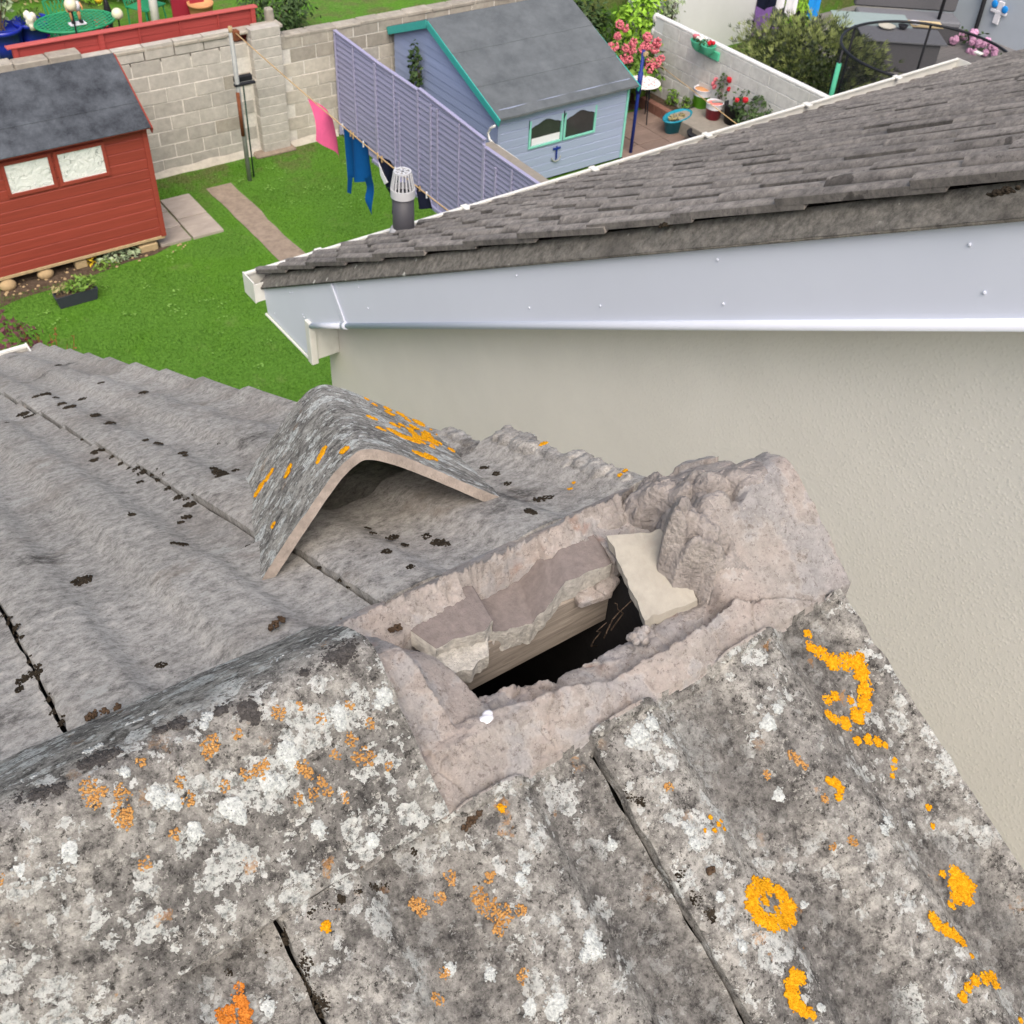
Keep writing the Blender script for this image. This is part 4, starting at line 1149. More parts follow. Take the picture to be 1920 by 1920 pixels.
for (x, y, z, rp) in [(0.015, 0.289, -0.094, 8.000), (0.023, 0.292, -0.095, 9.000), (0.031, 0.290, -0.094, 8.000), (0.032, 0.276, -0.087, 6.000), (0.010, 0.274, -0.086, 7.000), (0.035, 0.449, -0.180, 7.000), (0.029, 0.427, -0.169, 6.000), (0.031, 0.322, -0.112, 5.000), (0.032, 0.486, -0.201, 6.000), (0.027, 0.516, -0.217, 6.000), (0.032, 0.375, -0.140, 5.000), (0.029, 0.224, -0.058, 5.000), (0.028, 0.197, -0.044, 5.000), (0.029, 0.170, -0.029, 5.000)]:
    cushion(ms, (x, y), rp * .0007, r_, .8)
for (x, y, z, rp) in [(0.443, 0.197, -0.044, 12.000), (0.444, 0.222, -0.057, 8.000), (0.446, 0.186, -0.038, 8.000), (0.420, 0.251, -0.073, 8.000), (0.409, 0.243, -0.069, 6.000), (0.401, 0.266, -0.081, 5.000), (0.415, 0.219, -0.055, 7.000), (0.385, 0.206, -0.049, 8.000), (0.382, 0.151, -0.019, 6.000), (0.407, 0.290, -0.094, 5.000), (0.327, 0.252, -0.074, 5.000), (0.328, 0.203, -0.047, 5.000), (0.327, 0.183, -0.036, 4.000), (0.575, 0.191, -0.040, 9.000), (0.586, 0.186, -0.037, 8.000), (0.534, 0.157, -0.022, 8.000), (0.534, 0.148, -0.017, 6.000), (0.627, 0.228, -0.061, 6.000), (0.595, 0.302, -0.101, 8.000), (0.600, 0.333, -0.117, 8.000), (0.584, 0.264, -0.080, 7.000)]:
    cushion(ms, (x, y), rp * .00065, r_, .6)
ms.build('moss', M_moss, house, True, kind='stuff')
# broken, dirt-caked verge edge of the far slope
def verge_lump(p0, p1, wdt, hgt, seed):
    p0, p1 = Vector(p0), Vector(p1); d = (p1 - p0); L_ = d.length; d.normalize(); sd_ = Vector((0, 0, 1)).cross(d).normalized()
    def fn(u, v):
        c = p0.lerp(p1, u); a = math.pi * v
        q = Vector((u * L_ * 60, v * 3, seed))
        k = (1 + .35 * noise.noise(q) + .2 * noise.noise(q * 2.7)) * min(1, 9 * u, 9 * (1 - u)) ** .5
        w_ = c + sd_ * math.cos(a) * wdt * k
        z = far_z(w_.x, w_.y) - .004
        return Vector((w_.x, w_.y, z + math.sin(a) ** .6 * hgt * k + .0015 * noise.noise(q * 6)))
    b = MB(); b.grid(fn, 60, 14); b.f = [f[::-1] for f in b.f]
    b.build('verge_fragment', M_far, house, True)
for k, ((a, c), wdt, hgt) in enumerate(zip(([(0.671, 0.424, -0.167), (0.646, 0.289, -0.093)], [(0.657, 0.302, -0.101), (0.644, 0.215, -0.053)], [(0.662, 0.251, -0.073), (0.645, 0.156, -0.021)], [(0.656, 0.187, -0.038), (0.648, 0.124, -0.004)], [(0.670, 0.542, -0.231), (0.640, 0.383, -0.145)]), (.016, .011, .014, .010, .012), (.016, .010, .013, .010, .009))):
    verge_lump(a, c, wdt, hgt, k * 3.3)
lichen([(0.659, 0.297, -0.098, 10.000), (0.663, 0.296, -0.097, 8.000), (0.620, 0.185, -0.037, 5.000), (0.607, 0.176, -0.032, 5.000), (0.646, 0.139, -0.012, 6.000), (0.655, 0.141, -0.013, 6.000)], M_ylich, 21, .8, lambda x, y: far_z(x, y) + .006)
lichen([(0.661, 0.330, -0.116, 11.000), (0.671, 0.332, -0.117, 9.000), (0.665, 0.347, -0.125, 9.000)], M_wlich, 22, .8, lambda x, y: far_z(x, y) + .006)
# dirt packed in the near joints
nd = MB()
for (x, y, z, rp) in [(0.409, -0.244, -0.069, 12.000), (0.411, -0.249, -0.072, 14.000), (0.412, -0.256, -0.076, 15.000), (0.413, -0.262, -0.079, 15.000), (0.415, -0.268, -0.082, 14.000), (0.415, -0.274, -0.085, 12.000), (0.414, -0.279, -0.088, 10.000), (0.408, -0.170, -0.029, 10.000), (0.410, -0.176, -0.032, 10.000), (0.411, -0.182, -0.035, 9.000), (0.108, -0.129, -0.007, 9.000), (0.109, -0.133, -0.009, 10.000), (0.107, -0.147, -0.016, 10.000), (0.107, -0.154, -0.021, 12.000), (0.107, -0.162, -0.025, 14.000), (0.107, -0.167, -0.028, 14.000), (0.106, -0.174, -0.031, 13.000), (0.106, -0.180, -0.034, 12.000), (0.104, -0.128, -0.006, 9.000), (0.098, -0.128, -0.006, 7.000), (0.235, -0.117, -0.000, 5.000), (0.221, -0.119, -0.001, 6.000), (0.208, -0.122, -0.003, 7.000), (0.196, -0.130, -0.007, 8.000), (0.187, -0.131, -0.008, 8.000), (0.178, -0.130, -0.007, 8.000), (0.165, -0.129, -0.007, 7.000), (0.150, -0.130, -0.007, 7.000), (0.138, -0.129, -0.007, 7.000), (0.126, -0.129, -0.007, 8.000), (0.085, -0.126, -0.005, 7.000), (0.071, -0.126, -0.005, 7.000), (0.057, -0.125, -0.004, 8.000), (0.043, -0.124, -0.004, 8.000), (0.027, -0.123, -0.003, 8.000), (0.011, -0.122, -0.003, 8.000), (-0.005, -0.122, -0.003, 9.000), (-0.019, -0.120, -0.002, 9.000)]:
    for k in range(60):
        a = r_.uniform(0, 6.283); d = rp * PX * math.sqrt(r_.random())
        px, py = x + d * math.cos(a), y + d * math.sin(a)
        nd.ball((px, py, near_z(px, py) - .002 + r_.uniform(0, .0015)), r_.uniform(.0008, .0016), 5, 3, (1, 1, .6))
nd.build('joint_dirt', M_moss, house, True, kind='stuff')
# brown moss tufts at the ridge edge
gm = MB()
for (x, y, z, rp) in [(0.232, 0.149, -0.018, 9.000), (0.240, 0.155, -0.021, 8.000), (0.226, 0.149, -0.018, 6.000), (0.316, 0.064, 0.028, 8.000), (0.311, 0.066, 0.028, 7.000), (0.285, 0.118, -0.001, 6.000), (0.054, 0.137, -0.011, 8.000), (0.062, 0.132, -0.008, 9.000), (0.073, 0.129, -0.007, 7.000), (0.049, 0.136, -0.010, 7.000)]:
    for k in range(20):
        a = r_.uniform(0, 6.283); d = rp * .0004 * math.sqrt(r_.random())
        gm.ball((x + d * math.cos(a), y + d * math.sin(a), far_z(x, y) + .004 + r_.uniform(0, .004)), r_.uniform(.001, .002), 5, 3)
for (x, y, z, rp) in [(0.271, -0.129, -0.007, 9.000), (0.267, -0.131, -0.008, 8.000), (0.279, -0.129, -0.007, 7.000), (0.262, -0.131, -0.008, 6.000), (0.436, -0.253, -0.074, 6.000), (0.433, -0.253, -0.074, 6.000)]:
    for k in range(20):
        a = r_.uniform(0, 6.283); d = rp * .0004 * math.sqrt(r_.random())
        gm.ball((x + d * math.cos(a), y + d * math.sin(a), near_z(x, y) + r_.uniform(0, .003)), r_.uniform(.0009, .0018), 5, 3)
gm.build('green_moss', M_mossg, house, True, kind='stuff')
# our own white gutter at the far eave
def gutter_mb(x0, x1, yb, zt, h=.085, wd=.11, t=.005):
    b = MB()
    b.box(x0, x1, yb, yb + t, zt - h, zt)
    b.box(x0, x1, yb + t, yb + wd - t, zt - h, zt - h + t)
    b.box(x0, x1, yb + wd - t, yb + wd, zt - h, zt)
    b.box(x0, x1, yb + wd - t - .010, yb + wd + .004, zt, zt + .010)
    b.box(x0 - .006, x0, yb - .002, yb + wd + .006, zt - h - .002, zt + .012)
    b.box(x1, x1 + .006, yb - .002, yb + wd + .006, zt - h - .002, zt + .012)
    return b
gutter_mb(-6, .60, 3.60, -1.93).build('gutter', M_pvc2, house)

# ================================================================== NEIGHBOUR'S HOUSE
NTAN = .570; NCOS = math.cos(math.atan(NTAN)); NSIN = math.sin(math.atan(NTAN))
nh = emp('house', (5, 0, G), 'neighbouring house with beige rendered gable and white plastic bargeboard', 'house')
zt = lambda y: -2.023 + (3.768 - abs(y)) * .5715      # underside of tiles at the verge
XW = 1.83; XB = 1.70; XE = 8.6
MB().prism([(XW, -3.35, G), (XW, 3.35, G), (XW, 3.35, zt(3.35) - .05), (XW, 0, zt(0) - .05), (XW, -3.35, zt(3.35) - .05)], (XE - .1 - XW, 0, 0)).build('wall', M_render, nh)
# bargeboard plates
def barge(y0, y1, x=XB, th=.016):
    return MB().prism([(x, y0, zt(y0) + .01), (x, y1, zt(y1) + .01), (x, y1, zt(y1) - .205), (x, y0, zt(y0) - .205)], (th, 0, 0))
barge(-.001 + .0, 2.955).build('barge_board', M_pvc, nh)
barge(-3.4, -.003).build('barge_board', M_pvc, nh)
MB().prism([(XB, 2.957, zt(2.957) + .01), (XB, 3.745, zt(3.745) + .01), (XB, 3.725, -2.141), (XB, 3.27, -2.128), (XB, 3.27, zt(3.27) - .205), (XB, 2.957, zt(2.957) - .205)], (.016, 0, 0)).build('box_end_board', M_pvc, nh)
MB().beam((XB - .005, 3.012, zt(3.0) + .0), (XB - .005, 2.899, zt(2.90) - .203), .026, .006, (1, 0, 0), .002).build('joint_cover', M_pvc, nh)
# rounded trim under the bargeboard
MB().tube([(XB - .004, 3.27, zt(3.27) - .214), (XB - .004, 2.915, zt(2.915) - .214)], .012, 12).build('barge_trim', M_pvc, nh, True)
MB().tube([(XB - .004, 2.885, zt(2.885) - .214), (XB - .004, 0, zt(0) - .214)], .012, 12).build('barge_trim', M_pvc, nh, True)
MB().tube([(XB - .004, 2.918, zt(2.918) - .214), (XB - .004, 2.882, zt(2.882) - .214)], .0160, 12).build('trim_joiner', M_pvc, nh, True)
MB().prism([(XB + .016, 2.9, zt(2.9) - .196), (XB + .016, 0, zt(0) - .196), (XB + .016, 0, zt(0) - .222), (XB + .016, 2.9, zt(2.9) - .222)], (XW - XB - .018, 0, 0)).build('barge_soffit', M_pvc2, nh)
MB().box(XB - .016, XB + .018, 3.232, 3.275, -2.142, zt(3.25) - .190, .003).build('corner_trim', M_pvc2, nh)
MB().beam((XB - .006, 3.735, -2.147), (XB - .006, 3.27, -2.134), .012, .012, (1, 0, 0), .003).build('box_end_trim', M_pvc2, nh)
MB().prism([(XB + .018, 3.24, -2.122), (XB + .018, 3.24, zt(3.24) - .215), (XW - .002, 3.24, zt(3.24) - .215), (XW - .002, 3.24, -2.122)], (0, .016, 0)).build('box_return_panel', M_pvc2, nh)
MB().box(XB + .016, XE, 3.258, 3.70, -2.136, -2.124).build('soffit', M_pvc2, nh)
MB().box(XB + .016, XE, 3.702, 3.722, -2.14, zt(3.72) - .0).build('fascia_board', M_pvc, nh)
# gutter with its end cap and brackets
g_ = gutter_mb(1.655, 7.0, 3.735, -1.976, .095, .112)
g_.v = [(x, y, z + .0135 * (x - 1.655)) for x, y, z in g_.v]
g_.build('gutter', M_pvc2, nh)
for k in range(7):
    x = 2.05 + k * .86
    MB().box(x - .02, x + .02, 3.80, 3.857, -1.969 + .0135 * (x - 1.655), -1.958 + .0135 * (x - 1.655), .002).build('gutter_bracket', M_pvc2, nh)
# rivet heads
for (x, y, z) in [(1.698, 1.747, -0.906), (1.698, 1.362, -0.800), (1.698, 1.674, -0.978), (1.698, 0.984, -0.468), (1.698, 0.939, -0.562), (1.698, 0.409, -0.148), (1.698, 0.349, -0.215), (1.698, 3.435, -1.870), (1.698, 3.405, -1.854), (1.698, 3.305, -1.927), (1.698, 3.319, -1.921), (1.698, 2.929, -1.690), (1.698, 3.637, -2.093), (1.698, 2.695, -1.543), (1.698, 2.765, -1.485)]:
    MB().ball((x, y, z), .0040, 8, 5, (.6, 1, 1)).build('rivet', M_pvc, nh, True)
# verge cement and tiles
ROOF_W = .062
def vfn(u, v):
    y = 3.78 - 3.86 * u
    z = zt(y) + .004 + .060 * v
    n_ = noise.noise(Vector((y * 14, v * 3, 2))) * .006 + noise.noise(Vector((y * 60, v * 8, 5))) * .003
    return Vector((XB - .018 + .052 * v + n_ * (1 if 0 < v < 1 else .5), y, z))
vb = MB(); vb.grid(vfn, 300, 7)
vb.prism([(XB - .016, 3.78, zt(3.78) - .004), (XB - .016, 0, zt(0) - .004), (XB - .016, 0, zt(0) + .004), (XB - .016, 3.78, zt(3.78) + .004)], (.05, 0, 0))
vb.build('verge_cement', M_verge, nh, True)
NPW = .300
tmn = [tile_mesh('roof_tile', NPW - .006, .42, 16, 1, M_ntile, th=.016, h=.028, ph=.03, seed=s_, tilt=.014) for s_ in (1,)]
rows_ = 13; cols_ = 20
lim = 0
sm_ = MB()
for k in range(rows_):
    for c in range(cols_):
        lim += 1
        v0 = -.02 + k * .345 + rg.uniform(-.006, .006)
        x0 = XB + .012 + c * NPW + rg.uniform(-.003, .003) - (rg.uniform(0, .008) if c == 0 else 0)
        v0 += (3.768 / NCOS + .07) - 13 * .345 - .06
        o = Vector((x0, v0 * NCOS, zt(0) - v0 * NSIN)) + Vector((0, NSIN, NCOS)) * (.050 + rg.uniform(-.003, .003))
        Mx = Matrix(((1, 0, 0, o.x), (0, NCOS, NSIN, o.y), (0, -NSIN, NCOS, o.z), (0, 0, 0, 1))) @ Matrix.Rotation(rg.uniform(-.006, .006), 4, 'Z') @ Matrix.Rotation(rg.uniform(-.009, .009), 4, 'X')
        link('roof_tile', tmn[0], nh, Mx)
MB().prism([(XB + .03, 3.70, zt(3.70) - .002), (XB + .03, 0, zt(0) - .002), (XB + .03, 0, zt(0) + .020), (XB + .03, 3.70, zt(3.70) + .020)], (XE - XB - .1, 0, 0)).build('roofing_felt', M_dark, nh)
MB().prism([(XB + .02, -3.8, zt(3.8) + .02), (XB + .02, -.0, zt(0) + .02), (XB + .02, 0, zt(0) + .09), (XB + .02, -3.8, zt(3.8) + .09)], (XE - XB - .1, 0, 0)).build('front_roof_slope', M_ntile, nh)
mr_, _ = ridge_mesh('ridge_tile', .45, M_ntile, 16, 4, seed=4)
for k in range(15): link('ridge_tile', mr_, nh, Matrix.Translation((XB + .02 + .455 * k, 0, zt(0) + .065)))
MB().prism([(XB + .035, -.10, zt(0) + .055), (XB + .035, .10, zt(0) + .055), (XB + .035, .03, zt(0) + .14), (XB + .035, -.03, zt(0) + .14)], (.05, 0, 0)).build('ridge_end_mortar', M_verge, nh)
# moss on the neighbour's tiles
nm = MB(); rr = random.Random(3)
def n_surf(x, y): return zt(y) + .100
for (x, y, z, rp) in [(3.889, 2.403, -1.172, 16.000), (3.844, 2.311, -1.120, 12.000), (3.956, 2.223, -1.069, 14.000), (3.828, 2.109, -1.004, 12.000), (1.931, 1.173, -0.471, 8.000), (1.862, 1.026, -0.387, 9.000), (1.792, 0.854, -0.289, 9.000), (1.798, 0.845, -0.284, 6.000), (2.880, 1.318, -0.554, 7.000), (3.540, 1.621, -0.726, 10.000), (3.592, 1.625, -0.729, 9.000), (2.526, 1.189, -0.480, 14.000), (2.503, 1.204, -0.489, 10.000), (2.845, 1.231, -0.504, 8.000), (4.498, 2.117, -1.009, 12.000), (4.104, 1.766, -0.809, 12.000), (2.128, 0.830, -0.276, 10.000), (2.272, 1.308, -0.548, 10.000), (2.169, 1.080, -0.418, 12.000), (2.148, 0.700, -0.201, 14.000), (1.933, 0.722, -0.214, 8.000), (2.701, 1.978, -0.929, 7.000), (2.217, 2.320, -1.124, 8.000), (2.185, 2.342, -1.137, 7.000), (1.803, 1.198, -0.485, 8.000), (1.619, 0.345, 0.001, 12.000), (4.154, 2.937, -1.476, 6.000), (1.717, 1.181, -0.476, 8.000), (1.911, 2.096, -0.997, 5.000), (2.391, 1.185, -0.478, 8.000), (3.862, 1.897, -0.883, 8.000), (4.593, 2.566, -1.265, 6.000), (7.501, 3.936, -2.046, 14.000), (7.225, 3.678, -1.899, 10.000), (5.598, 3.097, -1.568, 10.000), (3.043, 1.153, -0.459, 10.000), (3.069, 2.141, -1.022, 6.000)]:
    for k in range(60):
        rad = rp * .0016
        a = rr.uniform(0, 6.283); d = rad * math.sqrt(rr.random())
        px, py = x + d * math.cos(a) * 1.3, y + d * math.sin(a)
        nm.ball((px, py, zt(py) + .066 + rr.uniform(0, .007)), rr.uniform(.002, .0055), 5, 3, (1.3, 1.3, .6))
for k in range(150):
    x = 1.75 + 5.4 * rr.random() ** 1.3; y = rr.uniform(.1, 3.65)
    x = 1.712 + .076 + round((x - 1.712) / .152) * .152 + rr.uniform(-.02, .02)
    ln = rr.uniform(.02, .09)
    for q in range(rr.randint(10, 26)):
        px, py = x + rr.gauss(0, .012), y + rr.uniform(-ln, ln)
        nm.ball((px, py, zt(py) + .062 + rr.uniform(0, .012)), rr.uniform(.003, .007), 5, 3, (1.1, 1.6, .7))
nm.build('moss', M_moss, nh, True, kind='stuff')
# soil vent pipe
vx, vy, vz = 2.43, 3.66, -1.875
vp = MB().tube([(vx, vy, vz - .12), (vx, vy, vz + .20)], .053, 28).build('vent_pipe', M_pipe, nh, True)
MB().lathe((vx, vy, vz - .04), [(.078, 0), (.074, .03), (.064, .06), (.054, .068)], 24, cap=False).build('pipe_collar', M_lead, vp, True)
cg = MB()
cg.lathe((vx, vy, vz + .19), [(.0535, 0), (.060, .0), (.060, .042), (.0535, .042)], 28, cap=False)
for k in range(18):
    t = 2 * math.pi * k / 18
    cg.tube([(vx + .056 * math.cos(t), vy + .056 * math.sin(t), vz + .23), (vx + .041 * math.cos(t), vy + .041 * math.sin(t), vz + .312)], .0040, 5)
cg.lathe((vx, vy, vz + .310), [(.034, 0), (.043, 0), (.043, .008), (.034, .008), (.034, 0)], 24, cap=False)
for k in range(3):
    t = math.pi * k / 3 + .3
    cg.beam((vx - .036 * math.cos(t), vy - .036 * math.sin(t), vz + .313), (vx + .036 * math.cos(t), vy + .036 * math.sin(t), vz + .313), .010, .006)
cg.build('vent_cage', M_cage, vp, False)

# ================================================================== BACK GARDEN
# concrete path and paving
pb = MB(); pts_l = []; pts_r = []
for k in range(40):
    y = 4.2 + (14.42 - 4.2) * k / 39
    pts_l.append((5.27 + .05 * noise.noise(Vector((y * 1.3, 0, 1))) + .03 * noise.noise(Vector((y * 5, 0, 1))), y))
    pts_r.append((5.66 + .05 * noise.noise(Vector((y * 1.3, 4, 1))) + .03 * noise.noise(Vector((y * 5, 4, 1))), y))
for k in range(39):
    a, b, c, d = pts_l[k], pts_r[k], pts_r[k + 1], pts_l[k + 1]
    pb.quad((a[0], a[1], G + .012), (b[0], b[1], G + .012), (c[0], c[1], G + .012), (d[0], d[1], G + .012))
pb.build('path', M_path, kind='structure')
sb = MB()
poly = [(1.841, 13.124, -7.080), (2.310, 13.308, -7.080), (2.947, 13.498, -7.080), (3.614, 13.478, -7.080), (4.127, 13.404, -7.080), (4.164, 13.262, -7.080), (4.158, 13.093, -7.080), (3.883, 12.985, -7.080), (3.501, 12.977, -7.080), (3.026, 12.887, -7.080), (2.434, 12.818, -7.080), (2.015, 12.797, -7.080), (1.720, 12.709, -7.080)]
sb.add([(p[0], p[1], G + .006) for p in poly] + [(1.2, 13.9, G + .006), (4.3, 13.95, G + .006)], [tuple(range(len(poly)))])
sb.add([(1.0, 13.2, G + .005), (4.2, 13.2, G + .005), (4.2, 15.1, G + .005), (1.0, 15.1, G + .005)], [(0, 1, 2, 3)])
sb.build('soil_bed', M_soil, kind='structure')
st = MB(); rr = random.Random(12)
for k in range(60):
    x = rr.uniform(1.8, 4.4); t = rr.random()
    y = 13.22 - t * .32 + .0 * x
    s_ = rr.uniform(.006, .022)
    st.ball((x, y, G + .008), s_, 6, 4, (1.2, 1, .7))
st.build('gravel', M_tan, kind='stuff')
pav = tag(bpy.data.objects.new('paving', None), 'small patch of sandstone paving slabs on the grass beside the red shed', 'paving')
COL.objects.link(pav); pav.location = (4.4, 13.7, G)
for (x0, x1, y0, y1) in ((4.51, 4.97, 13.70, 14.36), (4.50, 4.97, 13.10, 13.685), (4.03, 4.495, 13.98, 14.35), (4.03, 4.495, 13.52, 13.965), (4.03, 4.485, 13.11, 13.505)):
    MB().box(x0 + .006, x1 - .006, y0 + .006, y1 - .006, G - .02, G + .045 + rr.uniform(-.006, .006), .006).build('paving_slab', M_slab, pav)

# ---- block wall
wall = emp('block_wall', (5.5, 15.2, G), 'weathered grey concrete block garden wall along the back of the lawn', 'wall')
WY = 15.15
MB().box(-2, 12.6, WY + .006, WY + .10, G, -5.40).build('mortar_core', M_joint, wall)
bm_ = MB().obox((0, 0, 0), (.2165, .06, .0995), None, .004).mesh('block', M_block)
bmd = MB().obox((0, 0, 0), (.2165, .06, .0995), None, .004).mesh('block', M_blockd)
bmw = MB().obox((0, 0, 0), (.2165, .06, .0995), None, .004).mesh('block', M_blockw)
rr = random.Random(21); nblk = 0
H0 = G + .03
for r in range(9):
    z = H0 + .1125 + r * .213 - .003
    x = -1.6 + (.225 if r % 2 else 0)
    while x < 12.4:
        top = -5.17 if x < 7.0 else -5.36
        if x < 4.1: top = -5.08
        if z + .1 < top + .06 and not (6.5 < x < 7.02):
            j = (rr.uniform(-.004, .004), rr.uniform(-.006, .004))
            m_ = bmw if (x > 7.0 and rr.random() < .7) else (bmd if (x < 4.1 and r > 6) or rr.random() < .06 else bm_)
            if x > 7.0 and r >= 6: m_ = bmd
            Mx = Matrix.Translation((x + j[0], WY + .06 + j[1], z)) @ Matrix.Rotation(rr.uniform(-.008, .008), 4, 'Y')
            link('block', m_, wall, Mx); nblk += 1
        x += .45
# top course cut blocks and copings
x = -1.6
while x < 12.4:
    ln = rr.uniform(.38, .48)
    z0 = -5.175 if 4.05 < x < 7.0 else (-5.06 if x <= 4.05 else -5.36)
    if 3.1 < x < 4.05: z0 = -5.08
    MB().box(x + .005, x + ln - .005, WY - .015 + rr.uniform(-.01, .01), WY + .21, z0 - (.10 if x <= 4.05 else .045), z0 + rr.uniform(0, .02), .012).build('coping', M_blockd, wall)
    x += ln
for x0, x1 in ((6.52, 6.99),):
    for r in range(13):
        z = G + .04 + r * .147
        MB().box(x0 + rr.uniform(-.006, .006) + .02 * (1 - r / 13) * 0, x1 + rr.uniform(-.006, .006), WY - .13, WY + .05, z + .005, z + .141, .005).build('pier_block', M_block, wall)
    MB().box(x0 + .01, x1 - .01, WY - .122, WY + .05, G, -5.19).build('pier_core', M_joint, wall)
MB().box(6.36, 7.06, WY - .20, WY + .02, G - .02, G + .06, .03).build('pier_footing', M_path, wall)
ft = MB()
def ffn(u, v):
    x = 1.5 + 6.4 * u
    return Vector((x, WY - .012 - .05 * (1 - v) - .02 * noise.noise(Vector((x * 3, 0, 0))), G + (.10 + .05 * noise.noise(Vector((x * 2.2, 3, 0)))) * v))
ft.grid(ffn, 80, 3); ft.build('wall_footing', M_blockw, wall, True)

# ---- red shed
rs = emp('shed', (3, 14.2, G), 'red-brown timber garden shed with black felt roof and papered windows', 'shed')
RX0, RX1, RY0, RY1 = 1.69, 4.11, 13.10, 14.80
ZB, ZE = -6.885, -5.35
RRY, RRZ = 13.97, -4.72
nb = 11; bh = (ZE - ZB + .02) / nb
bmesh_ = MB()
for k in range(nb):
    z = ZB + k * bh
    b = MB()
    b.prism([(RX0, RY0 - .004, z), (RX0, RY0 + .014, z), (RX0, RY0 + .014, z + bh - .001), (RX0, RY0 + .010, z + bh - .001), (RX0, RY0 - .003, z + bh - .016), (RX0, RY0 - .004, z + bh - .018)], (RX1 - RX0, 0, 0))
    b.build('weatherboard', M_red, rs)
MB().prism([(RX1 - .014, RY0, ZB), (RX1 - .014, RY1, ZB), (RX1 - .014, RY1, ZE), (RX1 - .014, RRY, RRZ - .05), (RX1 - .014, RY0, ZE)], (.012, 0, 0)).build('end_wall', M_red, rs)
MB().prism([(RX0, RY0 + .01, ZB), (RX0, RY1, ZB), (RX0, RY1, ZE), (RX0, RRY, RRZ - .05), (RX0, RY0 + .01, ZE)], (.012, 0, 0)).build('end_wall', M_red, rs)
MB().box(RX0, RX1 - .014, RY1 - .012, RY1, ZB, ZE).build('back_wall', M_red, rs)
MB().box(RX1 - .052, RX1 + .006, RY0 - .022, RY0 - .004, ZB - .01, ZE + .02, .003).build('corner_trim', M_red, rs)
MB().box(RX1 - .001, RX1 + .017, RY0 - .022, RY0 + .03, ZB - .01, ZE + .02, .003).build('corner_trim', M_red, rs)
MB().box(RX0, RX1, RY0 - .012, RY0 + .04, ZB - .045, ZB - .002, .004).build('floor_bearer', M_gold, rs)
for (a, b_) in ((2.267, 2.883), (2.912, 3.558)):
    z0, z1 = -5.867, -5.409
    wf = MB()
    for (x0, x1, q0, q1) in ((a, a + .045, z0, z1), (b_ - .045, b_, z0, z1), (a + .045, b_ - .045, z0, z0 + .045), (a + .045, b_ - .045, z1 - .045, z1)):
        wf.box(x0, x1, RY0 - .026, RY0 - .005, q0, q1, .003)
    wo = wf.build('window_frame', M_red, rs)
    MB().box(a + .046, b_ - .046, RY0 - .014, RY0 - .006, z0 + .046, z1 - .046).build('window_pane', M_frost, wo)
def slope_slab(x0, x1, y0, z0, y1, z1, th):
    return MB().prism([(x0, y0, z0), (x0, y1, z1), (x0, y1, z1 + th), (x0, y0, z0 + th)], (x1 - x0, 0, 0))
EY, EZ = 12.965, -5.315
sl_ = (RRZ - EZ) / (RRY - EY)
for k in range(3):
    f0, f1 = k / 3, (k + 1) / 3
    ya, za_ = EY + (RRY - EY) * f0, EZ + (RRZ - EZ) * f0
    yb_, zb_ = EY + (RRY - EY) * f1 + (.04 if k < 2 else 0), EZ + (RRZ - EZ) * f1 + (.04 * sl_ if k < 2 else 0)
    slope_slab(RX0 - .06, RX1 + .045, ya, za_ + .004 * (k % 2), yb_, zb_ + .004 * (k % 2), .010 + .003 * k).build('roof_felt', M_feltd, rs)
slope_slab(RX0 - .06, RX1 + .045, RRY, RRZ, 14.95, RRZ - (14.95 - RRY) * sl_, .016).build('roof_felt', M_feltd, rs)
slope_slab(RX0 - .05, RX1 + .035, EY + .01, EZ - .016, RRY, RRZ - .016, .015).build('roof_deck', M_red, rs)
for (ya, za_, yb_, zb_) in ((EY - .01, EZ, RRY, RRZ), (RRY, RRZ, 14.95, RRZ - (14.95 - RRY) * sl_)):
    MB().beam((RX1 + .055, ya, za_ - .035), (RX1 + .055, yb_, zb_ - .035), .018, .10, (0, 0, 1), .003).build('barge_board', M_red, rs)
rr = random.Random(5)
for (px, py, pz, lab, sz) in ((3.86, 13.16, G, 'tan brick propping up the right end of the red shed', (.13, .07, .07)), (2.93, 13.18, G, 'tan brick under the middle of the red shed behind a weed', (.08, .06, .07))):
    MB().box(px - sz[0], px + sz[0], py - sz[1], py + sz[1], G, G + sz[2] + .04, .014).build('brick', M_brickt, None, label=lab, cat='brick')
for (px, py, rad, lab) in ((2.45, 13.14, .10, 'rounded tan stone under the red shed, left of the weeds'), (1.95, 13.10, .10, 'rounded tan stone under the left end of the red shed')):
    MB().ball((px, py, G + .06), rad, 14, 8, (1.1, .8, .8)).build('stone', M_tan, None, True, label=lab, cat='stone')

# ---- red fence beyond the wall
rf = emp('fence', (5, 15.42, -5.7), 'low red-stained board fence with a flat cap behind the block wall', 'fence')
FY = 15.40; FX1 = 6.80; FX0_ = 3.20; FT, FB = -4.955, -5.72
nbd = 8
for seg in ((3.22, 3.93), (3.93, 4.40), (4.40, 4.99), (4.99, 5.60), (5.60, 6.19), (6.19, 6.76)):
    for k in range(6):
        z = FB + k * .126
        MB().prism([(seg[0] + .002, FY - .003, z), (seg[0] + .002, FY + .012, z), (seg[0] + .002, FY + .012, z + .124), (seg[0] + .002, FY + .004, z + .124)], (seg[1] - seg[0] - .004, 0, 0)).build('fence_board', M_redb, rf)
for x in (4.40, 4.99, 5.60, 6.19):
    MB().box(x - .012, x + .012, FY - .022, FY - .004, FB, FT - .003, .003).build('batten', M_redb, rf)
for x in (4.44, 6.745, 3.26):
    MB().box(x - .035, x + .035, FY - .03, FY - .006, FB, FT - .003, .003).build('fence_post', M_redb, rf)
MB().box(FX0_ - .04, FX1 + .02, FY - .045, FY + .075, FT, FT + .022, .004).build('fence_cap', M_redc, rf)
